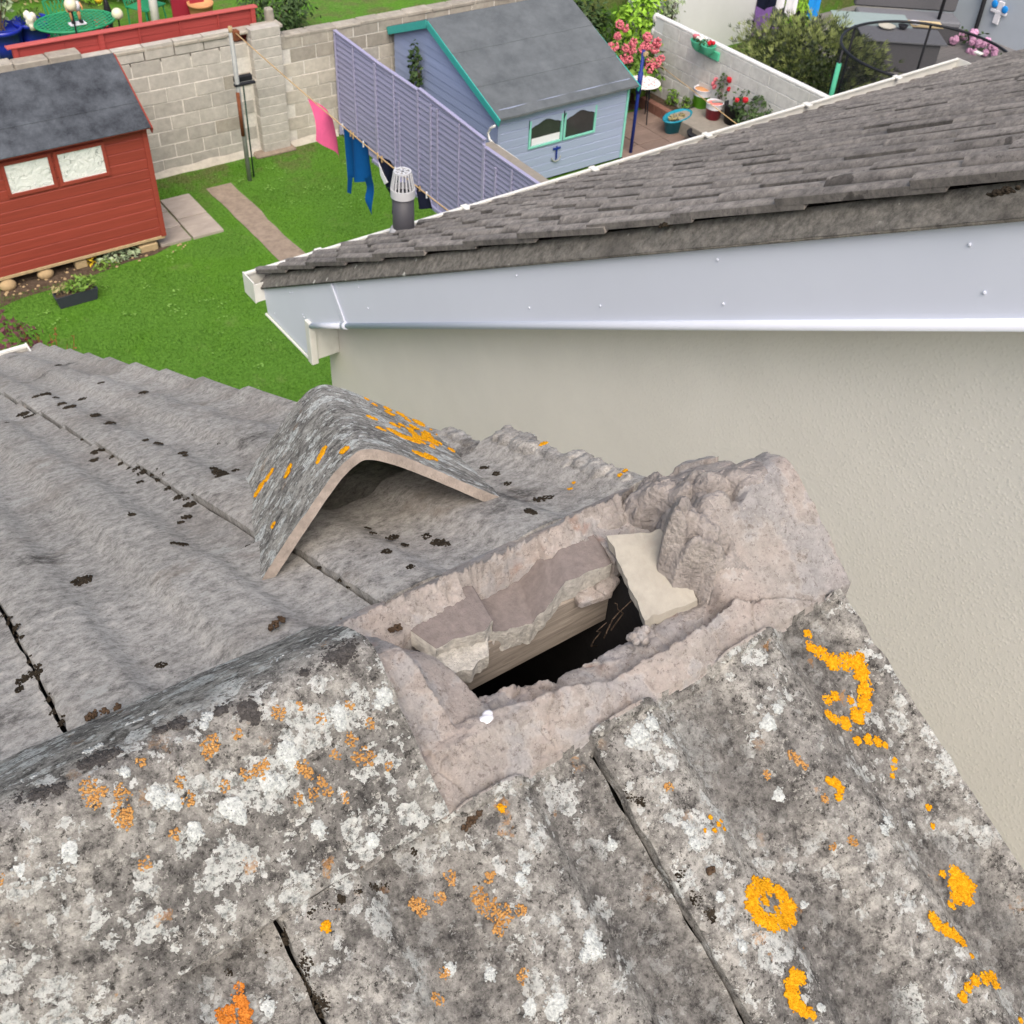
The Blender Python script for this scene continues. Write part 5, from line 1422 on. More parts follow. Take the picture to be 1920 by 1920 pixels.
MB().box(3.4, 4.43, FY + .02, FY + .1, FB, FT - .02).build('back_rail', M_redb, rf)

# ---- lilac fence between the gardens
lf = emp('fence', (7.95, 12.3, G), 'tall lilac-painted slatted timber fence running between the two gardens', 'fence')
LX = 7.95
secs = ((15.12, 13.84, -5.40, -5.44), (13.84, 12.61, -5.445, -5.445), (12.60, 10.91, -5.41, -5.50), (10.90, 9.30, -5.60, -5.60), (9.30, 7.6, -5.66, -5.66))
for (ya, yb_, za_, zb_) in secs:
    n = 19; zb0 = G + .05
    top = max(za_, zb_)
    dz = (top - zb0) / n
    for k in range(n):
        z = zb0 + dz * k
        zz = z + dz + .006
        t0 = min(zz, za_ - .005); t1 = min(zz, zb_ - .005)
        if t1 - z < .01: t1 = z + .01
        b = MB()
        b.add([(LX - .014, ya - .004, z), (LX - .014, yb_ + .004, z), (LX + .010, yb_ + .004, z), (LX + .010, ya - .004, z),
               (LX - .014, ya - .004, z + .016), (LX - .014, yb_ + .004, z + .016),
               (LX + .006, ya - .004, t0), (LX + .006, yb_ + .004, t1), (LX + .012, yb_ + .004, t1), (LX + .012, ya - .004, t0)],
              [(3, 2, 1, 0), (6, 7, 8, 9), (0, 1, 5, 4), (4, 5, 7, 6), (1, 2, 8, 7, 5), (2, 3, 9, 8), (3, 0, 4, 6, 9)])
        b.build('slat', M_lilac, lf)
    MB().beam((LX, ya, za_ + .008), (LX, yb_ + .003, zb_ + .008), .055, .026, (0, 0, 1), .004).build('fence_cap', M_lilacb, lf)
for (y, zt_, wdt) in ((15.10, -5.42, .03), (14.52, -5.44, .022), (13.86, -5.47, .04), (13.30, -5.46, .018), (13.16, -5.80, .026), (12.62, -5.45, .026), (12.27, -5.50, .026), (12.09, -5.50, .026), (11.52, -5.50, .016), (10.92, -5.55, .045), (10.62, -5.76, .026), (10.25, -5.63, .022), (9.6, -5.63, .022), (9.32, -5.68, .045), (8.6, -5.7, .022), (7.65, -5.7, .045)):
    MB().box(LX - .030, LX - .006, y - wdt, y + wdt * .4, G + .02, zt_, .004).build('batten', M_lilacb, lf)
MB().box(LX - .05, LX + .03, 7.6, 14.0, G - .02, G + .055, .005).build('gravel_board', M_lilac, lf)

# low concrete edge and white hose behind the fence
ce = MB().box(8.40, 8.66, 9.0, 11.75, G, -6.0, .01)
ce.build('low_wall', M_ledge, None, label='low grey concrete wall between the lilac fence and the blue shed', cat='wall')
MB().tube([(8.750, 11.822, -5.822), (8.750, 11.927, -5.895), (8.750, 11.990, -6.000), (8.750, 11.943, -6.078), (8.750, 11.831, -6.099), (8.750, 11.667, -6.089), (8.750, 11.476, -6.093), (8.750, 11.263, -6.094), (8.750, 11.037, -6.112), (8.750, 10.841, -6.134), (8.750, 10.585, -6.144), (8.750, 10.331, -6.176)], .018, 8).build('hose', M_pvc2, None, True, label='white hose curving down the corner of the blue shed', cat='hose')

# ---- blue shed
bs = emp('shed', (10.2, 13.5, G), 'blue-grey timber shed with teal trim and a pitched grey felt roof', 'shed')
BX0, BX1, BY0, BY1 = 8.98, 11.50, 12.08, 15.05
BZB, BZE = -7.03, -5.84
BRY, BRZ = 13.92, -5.03
BEY, BEZ = 11.94, -5.815
bsl = (BRZ - BEZ) / (BRY - BEY)
nb = 10; bh = .132
for k in range(nb):
    z = BZB + k * bh; z1 = min(z + bh, BZE + .10)
    MB().prism([(BX0 + .02, BY0 - .004, z), (BX0 + .02, BY0 + .016, z), (BX0 + .02, BY0 + .016, z1 - .001), (BX0 + .02, BY0 + .012, z1 - .001), (BX0 + .02, BY0 - .003, z1 - .016), (BX0 + .02, BY0 - .004, z1 - .018)], (BX1 - BX0 - .02, 0, 0)).build('weatherboard', M_blue, bs)
# gable boards, each cut to the roof line
def rz(y): return BRZ - .03 - abs(y - BRY) * bsl
k = 0; z = BZB
while z < BRZ - .1:
    z1 = min(z + bh, BRZ - .04)
    def span(zz):
        d = (BRZ - .03 - zz) / bsl
        return max(BY0, BRY - d), min(BY1, BRY + d)
    a0, a1 = span(z); c0, c1 = span(z1 - .002)
    b = MB(); x = BX0
    b.add([(x - .004, a0, z), (x - .004, a1, z), (x + .003, c1, z1 - .002), (x + .003, c0, z1 - .002), (x + .012, a0, z), (x + .012, a1, z), (x + .012, c1, z1 - .002), (x + .012, c0, z1 - .002)],
          [(0, 3, 2, 1), (4, 5, 6, 7), (0, 1, 5, 4), (2, 3, 7, 6), (1, 2, 6, 5), (3, 0, 4, 7)])
    b.build('gable_board', M_bluey, bs)
    z += bh
MB().prism([(BX1 - .012, BY0 + .02, BZB), (BX1 - .012, BY1, BZB), (BX1 - .012, BY1, rz(BY1) - .03), (BX1 - .012, BRY, BRZ - .05), (BX1 - .012, BY0 + .02, rz(BY0) - .03)], (.012, 0, 0)).build('end_wall', M_bluey, bs)
MB().box(BX0 + .02, BX1 - .02, BY1 - .02, BY1, BZB, rz(BY1) - .04).build('back_wall', M_blue, bs)
for f0, f1, k in ((0, .31, 0), (.31, .64, 1), (.64, 1, 2)):
    ya, za_ = BEY + (BRY - BEY) * f0, BEZ + (BRZ - BEZ) * f0
    yb_, zb_ = BEY + (BRY - BEY) * f1 + (.05 if k < 2 else 0), BEZ + (BRZ - BEZ) * f1 + (.05 * bsl if k < 2 else 0)
    b = MB(); th = .012 + .006 * k
    def ff(u, v, ya=ya, za_=za_, yb_=yb_, zb_=zb_, th=th):
        x = BX0 - .075 + (BX1 - BX0 + .15) * u; y = ya + (yb_ - ya) * v
        return Vector((x, y + .008 * noise.noise(Vector((x * 2.5, k, 0))) * (1 if v < .1 else 0), za_ + (zb_ - za_) * v + th + .006 * noise.noise(Vector((x * 2, y * 2, 1)))))
    b.grid(ff, 40, 12)
    n1 = 41
    b0 = len(b.v)
    for i in range(n1):
        v = b.v[i]; b.v.append((v[0], v[1], v[2] - .035 if k == 0 else v[2] - .012))
    for i in range(40): b.f.append((i + 1, i, b0 + i, b0 + i + 1))
    b.build('roof_felt', M_felt, bs, False)
slope_slab(BX0 - .075, BX1 + .075, BRY, BRZ, 15.12, BRZ - (15.12 - BRY) * bsl, .024).build('roof_felt', M_felt, bs)
slope_slab(BX0 - .07, BX1 + .07, BEY + .01, BEZ - .016, BRY, BRZ - .016, .018).build('roof_deck', M_bluey, bs)
MB().beam((BX0 - .078, BEY - .02, BEZ - .045), (BX0 - .078, BRY, BRZ - .045), .018, .115, (0, 0, 1), .003).build('barge_board', M_teal, bs)
MB().beam((BX0 - .078, BRY, BRZ - .045), (BX0 - .078, 15.12, BRZ - (15.12 - BRY) * bsl - .045), .018, .115, (0, 0, 1), .003).build('barge_board', M_teal, bs)
MB().beam((BX1 + .078, BEY - .02, BEZ - .045), (BX1 + .078, BRY, BRZ - .045), .018, .10, (0, 0, 1), .003).build('barge_board', M_teal, bs)
MB().box(BX1 - .035, BX1 + .006, BY0 - .022, BY0 - .004, BZB, BZE + .03, .003).build('corner_trim', M_tealp, bs)
MB().box(BX0 + .0, BX0 + .045, BY0 - .022, BY0 - .004, BZB, BZE + .0, .003).build('corner_trim', M_blue, bs)
for (a, b_) in ((9.56, 10.20), (10.225, 10.86)):
    z0, z1 = -6.46, -6.02
    wf = MB()
    for (x0, x1, q0, q1) in ((a, a + .035, z0, z1), (b_ - .035, b_, z0, z1), (a + .035, b_ - .035, z0, z0 + .032)):
        wf.box(x0, x1, BY0 - .030, BY0 - .005, q0, q1, .003)
    wo = wf.build('window_frame', M_tealp, bs)
    MB().box(a + .035, b_ - .035, BY0 - .010, BY0 - .006, z0 + .032, z1).build('window_pane', M_glass, wo)
    # shaped head board over each pane
    n = 18; b = MB(); top = z1 + .02
    lo = [(a + (b_ - a) * i / n, BY0 - .026, z1 - .135 + .105 * math.sin(math.pi * i / n) ** 1.0 + (.03 * math.cos(2 * math.pi * i / n * 2) if 3 < i < n - 3 else 0) * .4) for i in range(n + 1)]
    b.prism([(b_, BY0 - .026, top), (a, BY0 - .026, top)] + lo, (0, .018, 0))
    b.build('window_head', M_blue, wo)
# things behind the glass and on the wall
MB().box(9.62, 10.16, BY0 - .0115, BY0 - .0105, -6.425, -6.31).build('window_sill_card', M_whitec, bs)
an = emp('wall_ornament', (10.12, BY0 - .03, -6.65), 'small blue anchor-shaped ornament hung on the blue shed front', 'ornament')
b = MB(); b.tube([(10.12, BY0 - .022, -6.53), (10.12, BY0 - .022, -6.74)], .014, 8); b.beam((10.05, BY0 - .022, -6.565), (10.19, BY0 - .022, -6.565), .02, .028)
b.build('shank', M_navyp, an)
b = MB(); b.tube([(10.12 + .085 * math.cos(t), BY0 - .022, -6.70 + .075 * math.sin(t)) for t in [math.pi * (1.0 + k / 14) for k in range(15)]], .011, 6)
b.build('fluke', M_galv, an, True)
MB().tube([(10.21, BY0 - .03, -5.98), (10.21, BY0 - .03, -6.1), (10.24, BY0 - .032, -6.02)], .008, 6).build('cable', M_black, bs)

# ---- plants
def leaves(n, ctr, rad, size, seed, up=.5, shell=.55, asp=.5, lump=.35, floor=None, droop=0.0, sph=False):
    r_ = random.Random(seed); b = MB(); ctr = Vector(ctr)
    while n > 0:
        d = Vector((r_.gauss(0, 1), r_.gauss(0, 1), r_.gauss(0, 1))).normalized()
        k = (shell + (1 - shell) * r_.random()) * (1 + lump * noise.noise(d * 2.3 + Vector((seed, 0, 0))))
        p = ctr + Vector((d.x * rad[0], d.y * rad[1], d.z * rad[2])) * k
        if floor is not None and p.z < floor: p.z = floor + r_.random() * .03
        nrm = (d * (1 - up) + Vector((0, 0, 1)) * up + Vector((r_.gauss(0, .45), r_.gauss(0, .45), r_.gauss(0, .45)))).normalized()
        t = nrm.cross(Vector((r_.gauss(0, 1), r_.gauss(0, 1), r_.gauss(0, .4)))).normalized()
        s_ = size * r_.uniform(.6, 1.3)
        bt = nrm.cross(t)
        a = p - t * s_; c = p + t * s_ - nrm * s_ * .25
        b.add([a, p + bt * s_ * asp - nrm * s_ * .1, c, p - bt * s_ * asp - nrm * s_ * .1], [(0, 1, 2), (0, 2, 3)])
        n -= 1
    return b
def stems(ctr, rad, n, seed, base, r0=.012):
    r_ = random.Random(seed); b = MB(); ctr = Vector(ctr)
    for k in range(n):
        d = Vector((r_.uniform(-1, 1), r_.uniform(-1, 1), r_.uniform(.0, .9)))
        tip = ctr + Vector((d.x * rad[0] * .8, d.y * rad[1] * .8, d.z * rad[2] * .8))
        s0 = Vector(base) + Vector((r_.uniform(-.04, .04), r_.uniform(-.04, .04), 0))
        mid = s0.lerp(tip, .5) + Vector((0, 0, .05 * rad[2]))
        b.tube([s0, mid, tip], [r0, r0 * .7, r0 * .35], 5)
    return b
def plant(name, ctr, rad, n, size, m, seed, label, cat='plant', base=None, extra=(), group=None, **kw):
    base = base or (ctr[0], ctr[1], ctr[2] - rad[2])
    o = emp(name, base, label, cat, group)
    leaves(n, ctr, rad, size, seed, **kw).build('foliage', m, o)
    stems(ctr, rad, 7, seed + 1, base, .006 + .01 * min(1, rad[2])).build('stem', M_bark, o)
    return o
def blooms(ctr, rad, n, size, seed, m, parent, name='flower', one=False):
    r_ = random.Random(seed)
    for k in range(n):
        d = Vector((r_.gauss(0, 1), r_.gauss(0, 1) - .5, abs(r_.gauss(0, 1)) + .2)).normalized()
        p = Vector(ctr) + Vector((d.x * rad[0], d.y * rad[1], d.z * rad[2]))
        b = MB(); s_ = size * r_.uniform(.75, 1.2)
        for q in range(22):
            e = Vector((r_.gauss(0, 1), r_.gauss(0, 1), r_.gauss(0, 1))).normalized()
            b.ball(p + e * s_ * .62, s_ * .42, 6, 4)
        b.build(name, m, parent, True)

# climber on the blue shed gable
plant('climbing_plant', (8.86, 14.22, -5.85), (.06, .20, .48), 150, .055, M_leafd, 41, 'dark climbing plant growing up the blue shed gable behind the fence', base=(8.86, 14.2, G))
# trough planter
tp = emp('planter_trough', (2.6, 12.35, G), 'small charcoal plastic trough planter standing on the lawn', 'planter')
b = MB(); tx, ty = 2.60, 12.36
for (h0, w0, w1, t0) in ((0, .26, .17 / 2, 0),): pass
o_ = [(-.27, -.085), (.27, -.085), (.27, .085), (-.27, .085)]; i_ = [(x * .93, y * .82) for x, y in o_]; l_ = [(x * .88, y * .8) for x, y in o_]
vs = [(tx + x, ty + y, G + .004) for x, y in l_] + [(tx + x, ty + y, G + .17) for x, y in o_] + [(tx + x, ty + y, G + .17) for x, y in i_] + [(tx + x * .95, ty + y * .95, G + .12) for x, y in i_]
fs = [(3, 2, 1, 0)]
for a in (0, 4, 8): fs += [(a + k, a + (k + 1) % 4, a + 4 + (k + 1) % 4, a + 4 + k) for k in range(4)]
b.add(vs, fs); b.build('trough', M_trough, tp)
MB().box(tx - .245, tx + .245, ty - .065, ty + .065, G + .10, G + .135).build('compost', M_soil, tp)
plant('strawberry_plant', (2.68, 12.40, G + .23), (.24, .16, .10), 170, .036, M_leaf, 44, 'bushy green plant filling the charcoal trough planter', up=.75, base=(2.65, 12.38, G + .13))
plant('wilted_plant', (2.46, 12.44, G + .19), (.16, .09, .06), 70, .03, M_dryl, 45, 'browning low plant at the left end of the trough planter', up=.75, base=(2.46, 12.40, G + .13))
# weeds by the shed
plant('weed', (3.42, 13.12, G + .06), (.32, .14, .07), 170, .040, M_leafg, 46, 'pale grey-green weed sprawling in front of the red shed', up=.8, base=(3.42, 13.12, G), floor=G + .01)
plant('weed', (3.22, 13.0, G + .05), (.18, .10, .06), 80, .030, M_leaf, 47, 'small bright green weed at the lawn edge by the red shed', up=.7, base=(3.22, 13.0, G), floor=G + .01)
plant('fern', (3.06, 13.16, G + .10), (.09, .06, .14), 60, .035, M_yellf, 48, 'yellowing fern against the middle of the red shed base', up=.3, asp=.25, base=(3.06, 13.18, G))
# barberry in the bottom left
def spikes(ctr, n, h, spread, seed, m, lm_, parent, leaf=.022):
    r_ = random.Random(seed); b = MB(); c = MB()
    for k in range(n):
        a = r_.uniform(0, 6.283); d = spread * math.sqrt(r_.random())
        p0 = Vector(ctr) + Vector((d * .5 * math.cos(a), d * .5 * math.sin(a), 0)); p1 = Vector(ctr) + Vector((d * math.cos(a) * 1.2, d * math.sin(a) * 1.2, h * r_.uniform(.6, 1.1)))
        c.tube([p0, p0.lerp(p1, .5) + Vector((0, 0, .03)), p1], [.006, .005, .002], 4)
        for q in range(26):
            t = .25 + .75 * r_.random(); p = p0.lerp(p1, t)
            e = Vector((r_.gauss(0, 1), r_.gauss(0, 1), r_.gauss(0, .6))).normalized(); f = e.cross(Vector((r_.gauss(0, 1), r_.gauss(0, 1), r_.gauss(0, 1)))).normalized()
            s_ = leaf * r_.uniform(.6, 1.3)
            b.add([p, p + e * s_ + f * s_ * .4, p + e * s_ * 2, p + e * s_ - f * s_ * .4], [(0, 1, 2), (0, 2, 3)])
    b.build('foliage', lm_, parent); c.build('stem', m, parent)
pq = [(1.424, 10.525, -6.200), (1.653, 10.209, -6.200), (1.640, 9.814, -6.200), (1.871, 10.256, -6.200)]
ob = emp('barberry_bush', (pq[0][0], pq[0][1], G), 'dark purple-leaved barberry bush behind the roof corner', 'bush')
leaves(900, (pq[0][0] - .15, pq[0][1] + .1, -6.35), (.55, .5, .45), .035, 51, up=.4).build('foliage', M_purp, ob)
spikes((pq[0][0] - .1, pq[0][1], G), 14, 1.15, .3, 53, M_bark, M_purp, ob)
o2 = emp('red_stemmed_shrub', (pq[1][0], pq[1][1], G), 'rusty red upright shrub beside the purple barberry', 'bush')
spikes((pq[1][0], pq[1][1] + .05, G), 22, 1.0, .34, 55, M_redl, M_redl, o2, .016)

# ---- grass blades and clover over the visible lawn
gr = MB(); rr = random.Random(77)
def grass_ok(x, y):
    if 5.22 < x < 5.70 and y < 14.45: return False
    if 4.0 < x < 5.0 and 13.08 < y < 14.38: return False
    if x < 4.4 and y > 12.92: return False
    return True
cnt = 0
gv = []; gf = []
while cnt < 130000:
    x = rr.uniform(1.6, 7.9); y = rr.uniform(6.0, 15.05)
    if not grass_ok(x, y) or y < 6.0 + (x - 1.6) * .0: continue
    h = rr.uniform(.012, .030) * (1 + .5 * noise.noise(Vector((x * 1.5, y * 1.5, 0)))); a = rr.uniform(0, 6.283); wd_ = rr.uniform(.003, .006)
    lx, ly = rr.gauss(0, .012), rr.gauss(0, .012)
    k = len(gv)
    gv += [(x - wd_ * math.cos(a), y - wd_ * math.sin(a), G), (x + wd_ * math.cos(a), y + wd_ * math.sin(a), G), (x + lx, y + ly, G + h)]
    gf.append((k, k + 1, k + 2)); cnt += 1
MB().add(gv, gf).build('grass', M_lawn, kind='stuff')
cl = MB()
for k in range(260):
    cx_, cy_ = rr.uniform(1.7, 7.8), rr.uniform(6.5, 14.9)
    if not grass_ok(cx_, cy_) or noise.noise(Vector((cx_ * .7, cy_ * .7, 4))) < -.05: continue
    for q in range(rr.randint(3, 9)):
        p = Vector((cx_ + rr.gauss(0, .05), cy_ + rr.gauss(0, .05), G + .03)); s_ = rr.uniform(.010, .02)
        e = Vector((rr.gauss(0, 1), rr.gauss(0, 1), 0)).normalized() * s_; f = Vector((-e.y, e.x, rr.gauss(0, .006)))
        cl.add([p - e, p + f, p + e, p - f], [(0, 1, 2, 3)])
cl.build('clover', M_leafc, kind='stuff')

# ---- clothes pole, line, laundry, broom
cp = emp('clothes_pole', (5.955, 14.37, G), 'tall galvanised clothes-line pole with rusty bracket by the block wall', 'pole')
MB().tube([(5.955, 14.37, G), (5.95, 14.37, -4.86)], .034, 12).build('pole', M_galv, cp, True)
MB().tube([(5.95, 14.37, -4.87), (5.95, 14.37, -4.78)], .030, 10).build('pole_cap', M_tan, cp, True)
MB().tube([(5.93, 14.345, -6.35), (5.93, 14.345, -5.7)], .030, 8).build('rust_streak', M_rust, cp, True)
b = MB(); b.box(5.96, 6.06, 14.31, 14.42, -4.97, -4.84, .006); b.build('line_bracket', M_rust, cp)
MB().beam((5.90, 14.36, -5.60), (6.22, 14.36, -5.60), .06, .03, c=.003).build('crossbar', M_black, cp)
bro = emp('broom', (6.02, 14.50, G), 'garden broom with dark head and green handle leaning upright at the pole', 'broom')
MB().tube([(6.05, 14.42, G + .02), (6.10, 14.52, -5.68)], .013, 8).build('broom_handle', M_gbroom, bro, True)
b = MB(); b.box(5.97, 6.25, 14.50, 14.56, -5.68, -5.63, .005); b.build('broom_head', M_galv, bro)
b = MB(); b.box(5.97, 6.25, 14.495, 14.565, -5.628, -5.545, .01); b.build('bristles', M_black, bro)
def sagz(y):
    t = (14.35 - y) / (14.35 - 3.9)
    return -4.86 + .62 * t * 0 + (-.19 * math.sin(math.pi * min(1, t * 1.0)) if t < .5 else -.19) + (max(0, t - .5) ** 1.5) * .5
MB().tube([(6.0, 14.33 - 10.4 * k / 60, sagz(14.33 - 10.4 * k / 60)) for k in range(61)], .008, 6).build('clothes_line', M_rope, None, True, label='tan clothes line strung from the galvanised pole past the lilac fence', cat='clothes line')
def cloth(fn, nu, nv, th=.004):
    b = MB(); b.grid(fn, nu, nv)
    n = len(b.v); b.v += [(x + th, y, z - th * .2) for x, y, z in b.v]
    b.f += [tuple(i + n for i in f[::-1]) for f in list(b.f)]
    return b
def bil(c, u, v):
    return Vector(c[0]).lerp(Vector(c[1]), u).lerp(Vector(c[3]).lerp(Vector(c[2]), u), v)
pk = [(6.000, 12.163, -5.009), (6.000, 11.483, -5.013), (6.000, 11.318, -5.475), (6.000, 11.927, -5.468)]
def pf(u, v):
    p = bil(pk, u, v); p.x += .10 * math.sin(math.pi * u) * (1 - v * .4) - .05 * v + .03 * math.sin(6 * u + 3 * v); p.z -= .06 * math.sin(math.pi * u) * (1 - v)
    p.y += .06 * math.sin(math.pi * v) * (u - .6)
    return p
cloth(pf, 20, 24).build('pink_cloth', M_pinkc, None, True, label='pink cloth billowing at the far end of the clothes line', cat='laundry', group='laundry on the clothes line')
bk = [(6.000, 11.263, -5.039), (6.000, 10.670, -5.037), (6.000, 10.635, -5.529), (6.000, 11.234, -5.716)]
def bf(u, v):
    p = bil(bk, u, v); p.x += .05 * math.sin(9 * u) * (.3 + v) + .03; return p
c = cloth(bf, 22, 20)
k1 = [(6.000, 11.242, -5.668), (6.000, 11.115, -5.664), (6.000, 11.186, -5.917), (6.000, 11.289, -5.940)]; k2 = [(6.000, 10.827, -5.562), (6.000, 10.625, -5.419), (6.000, 10.589, -5.937), (6.000, 10.742, -5.815)]
c.grid(lambda u, v: bil(k1, u, v) + Vector((.04, 0, 0)), 4, 8)
def kf2(u, v):
    p = bil(k2, u, v); p.x += .04 + .03 * math.sin(5 * v); return p
c.grid(kf2, 8, 14)
c.build('blue_cloth', M_bluec, None, True, label='royal blue cloth with long trailing corners hung on the clothes line', cat='laundry', group='laundry on the clothes line')
tr = emp('trousers', (6.0, 9.9, -5.1), 'black and white trousers pegged on the clothes line behind the vent', 'laundry', 'laundry on the clothes line')
nk = [(6.000, 10.362, -5.074), (6.000, 9.935, -5.070), (6.000, 9.974, -5.345), (6.000, 10.178, -5.379)]
def nf(u, v):
    p = bil(nk, u, v); p.x += .09 * math.sin(math.pi * u) * (1 - v) + .03 * math.sin(8 * u); return p
cloth(nf, 12, 12).build('waist', M_navyc, tr, True)
for q in ([(6.000, 10.178, -5.379), (6.000, 9.972, -5.317), (6.000, 9.840, -5.705), (6.000, 10.015, -5.643)], [(6.000, 10.034, -5.303), (6.000, 9.881, -5.236), (6.000, 9.677, -5.699), (6.000, 9.839, -5.690)]):
    cloth(lambda u, v, q=q: bil(q, u, v) + Vector((.03 * math.sin(4 * v), 0, 0)), 6, 14).build('trouser_leg', M_navyc, tr, True)
q = [(5.970, 10.286, -5.096), (5.970, 10.191, -5.192), (5.970, 10.082, -5.261), (5.970, 10.162, -5.323), (5.970, 10.258, -5.241)]
MB().prism([Vector(p) for p in q], (.006, 0, 0)).build('white_panel', M_whitec, tr)
q = [(6.000, 9.500, -5.056), (6.000, 9.336, -5.063), (6.000, 9.175, -5.217), (6.000, 9.422, -5.289)]
def df(u, v):
    p = bil(q, u, v); p.x += .05 * math.sin(7 * u + 2 * v); return p
cloth(df, 12, 12).build('dark_garment', M_navyc, None, True, label='small dark navy garment on the clothes line right of the vent', cat='laundry', group='laundry on the clothes line')
pegs = [(6.000, 11.231, -4.999), (6.000, 11.027, -5.009), (6.000, 10.960, -5.009), (6.000, 10.707, -5.011), (6.000, 10.359, -5.032), (6.000, 10.258, -5.038), (6.000, 9.946, -5.048), (6.000, 9.394, -5.036), (6.000, 9.243, -5.035)]
for i, (x, y, z) in enumerate(pegs):
    z = sagz(y)
    b = MB(); b.box(x - .008, x + .008, y - .008, y + .008, z - .05, z + .03, .002)
    lab = ('tan peg just left of the royal blue cloth', 'wooden peg at the left corner of the royal blue cloth', 'wooden peg near the middle of the royal blue cloth', 'white peg at the right corner of the royal blue cloth', 'wooden peg between the blue cloth and the trousers', 'wooden peg at the left of the trouser waist', 'white peg on the clothes line just left of the vent cage', 'wooden peg at the left of the dark garment', 'white peg holding the right end of the dark garment')[i]
    b.build('clothes_peg', M_whitec if i in (0, 3, 6, 8) else M_rope, None, label=lab.replace('tan peg', 'white peg'), cat='clothes peg', group='pegs on the clothes line')

# ---- beyond the red fence: pots, table, ornaments, planting (raised garden)
U = -5.7
def pot(x, y, z, r, h, m, label, rim=None, group=None):
    o = emp('plant_pot', (x, y, z), label, 'plant pot', group)
    MB().lathe((x, y, z), [(r * .66, 0), (r * .88, h * .5), (r * .96, h * .86), (r, h * .86), (r * 1.02, h), (r * .92, h), (r * .88, h * .84)], 28).build('pot', m, o, True)
    MB().lathe((x, y, z), [(r * .88, h * .80), (.001, h * .84)], 20, cap=False).build('compost', M_soil, o)
    return o
p1 = [(3.513, 17.115, -5.250), (3.980, 17.224, -5.250)]
pot(p1[0][0], p1[0][1], U, .29, .45, M_cobalt, 'cobalt blue glazed plant pot at the far left edge behind the red fence')
pot(p1[1][0], p1[1][1], U, .27, .45, M_cobalt, 'cobalt blue glazed plant pot next to the green lattice table')
plant('shrub', (p1[0][0] + .0, p1[0][1] + .1, U + .85), (.30, .25, .42), 320, .05, M_leafg, 61, 'pale grey-leaved shrub in the leftmost blue pot', base=(p1[0][0], p1[0][1], U + .40))
plant('shrub', (p1[1][0], p1[1][1], U + .52), (.20, .2, .12), 150, .035, M_leaf, 62, 'low green plant in the blue pot beside the lattice table', base=(p1[1][0], p1[1][1], U + .40))
for i, (px, py, pz) in enumerate([(3.861, 16.867, -5.100), (3.908, 16.769, -5.100), (3.855, 16.698, -5.100)]):
    b = MB(); b.lathe((px, py, pz - .12), [(.035, 0), (.045, .08), (.03, .1), (.055, .13), (.05, .19), (.01, .22)], 12)
    b.build('mushroom_ornament', M_white, None, True, label=('leftmost white mushroom-shaped ornament in the blue pot', 'rightmost white mushroom-shaped ornament in the blue pot', 'middle white mushroom-shaped ornament in the blue pot')[i], cat='ornament', group='white ornaments in the blue pot')
t4 = [(4.329, 16.035, -5.000), (4.323, 16.826, -5.000), (5.125, 16.169, -5.000)]
tc = Vector(t4[0])
gt = emp('garden_table', (tc.x, tc.y + .05, U), 'oval green lattice-top metal garden table behind the red fence', 'table')
b = MB(); ra, rb_ = .56, .42
cyy = tc.y + .10
ring_ = [(tc.x + ra * math.cos(2 * math.pi * k / 40), cyy + rb_ * math.sin(2 * math.pi * k / 40), -5.0) for k in range(41)]
b.tube(ring_, .018, 6, False)
b.build('table_rim', M_gmetal, gt, True)
b = MB()
for k in range(-12, 13):
    for sg in (1, -1):
        # lattice bars clipped to the ellipse
        c0 = k * .085; pts = []
        for q in range(-30, 31):
            xx = q / 30 * ra; yy = sg * xx * .8 + c0
            if (xx / ra) ** 2 + (yy / rb_) ** 2 < .97: pts.append((tc.x + xx, cyy + yy, -5.0 + .002 * sg))
        if len(pts) > 2: b.beam(pts[0], pts[-1], .026, .006)
b.build('lattice_top', M_gmetal, gt)
for sx in (-1, 1):
    for sy in (-1, 1):
        MB().tube([(tc.x + sx * .3, cyy + sy * .2, -5.02), (tc.x + sx * .36, cyy + sy * .26, U)], .016, 6).build('leg', M_gmetal, gt)
def lattice_chair(x, y, label, rot, h=.88):
    o = emp('garden_chair', (x, y, U), label, 'chair', 'green lattice garden chairs')
    Rm = Matrix.Rotation(rot, 3, 'Z')
    P = lambda a, c, z: Vector((x, y, U)) + Rm @ Vector((a, c, z))
    b = MB()
    b.tube([P(-.22, 0, .40), P(-.25, .06, h), P(0, .07, h + .05), P(.25, .06, h), P(.22, 0, .40)], .016, 6)
    for k in range(-4, 5):
        for sg in (1, -1):
            x0_, x1_ = k * .06 - .10 * sg, k * .06 + .10 * sg
            x0_ = max(-.22, min(.22, x0_)); x1_ = max(-.22, min(.22, x1_))
            b.beam(P(x0_, .02, .44), P(x1_, .055, h - .01), .014, .006, (0, 1, 0))
    b.build('backrest', M_gmetal, o)
    b = MB(); b.obox(P(0, -.2, .42), (.23, .2, .012), Rm, .004); b.build('seat', M_gmetal, o)
    for (a, c) in ((-.2, -.36), (.2, -.36), (-.2, 0), (.2, 0)):
        MB().tube([P(a, c, .41), P(a * 1.1, c * 1.1, 0)], .013, 6).build('leg', M_gmetal, o)
    return o
lattice_chair(t4[1][0] - .02, t4[1][1] - .30, 'green lattice garden chair behind the oval table', 0)
lattice_chair(5.62, 17.30, 'green lattice garden chair half hidden behind the red fence cap', .5, .75)
fg = emp('garden_figurine', (tc.x - .02, tc.y - .06, -4.99), 'painted pair-of-players garden figurine standing on the green lattice table', 'figurine')
fx, fy = tc.x - .02, tc.y - .06
MB().box(fx - .11, fx + .12, fy - .07, fy + .06, -4.99, -4.965, .006).build('base', M_whitec, fg)
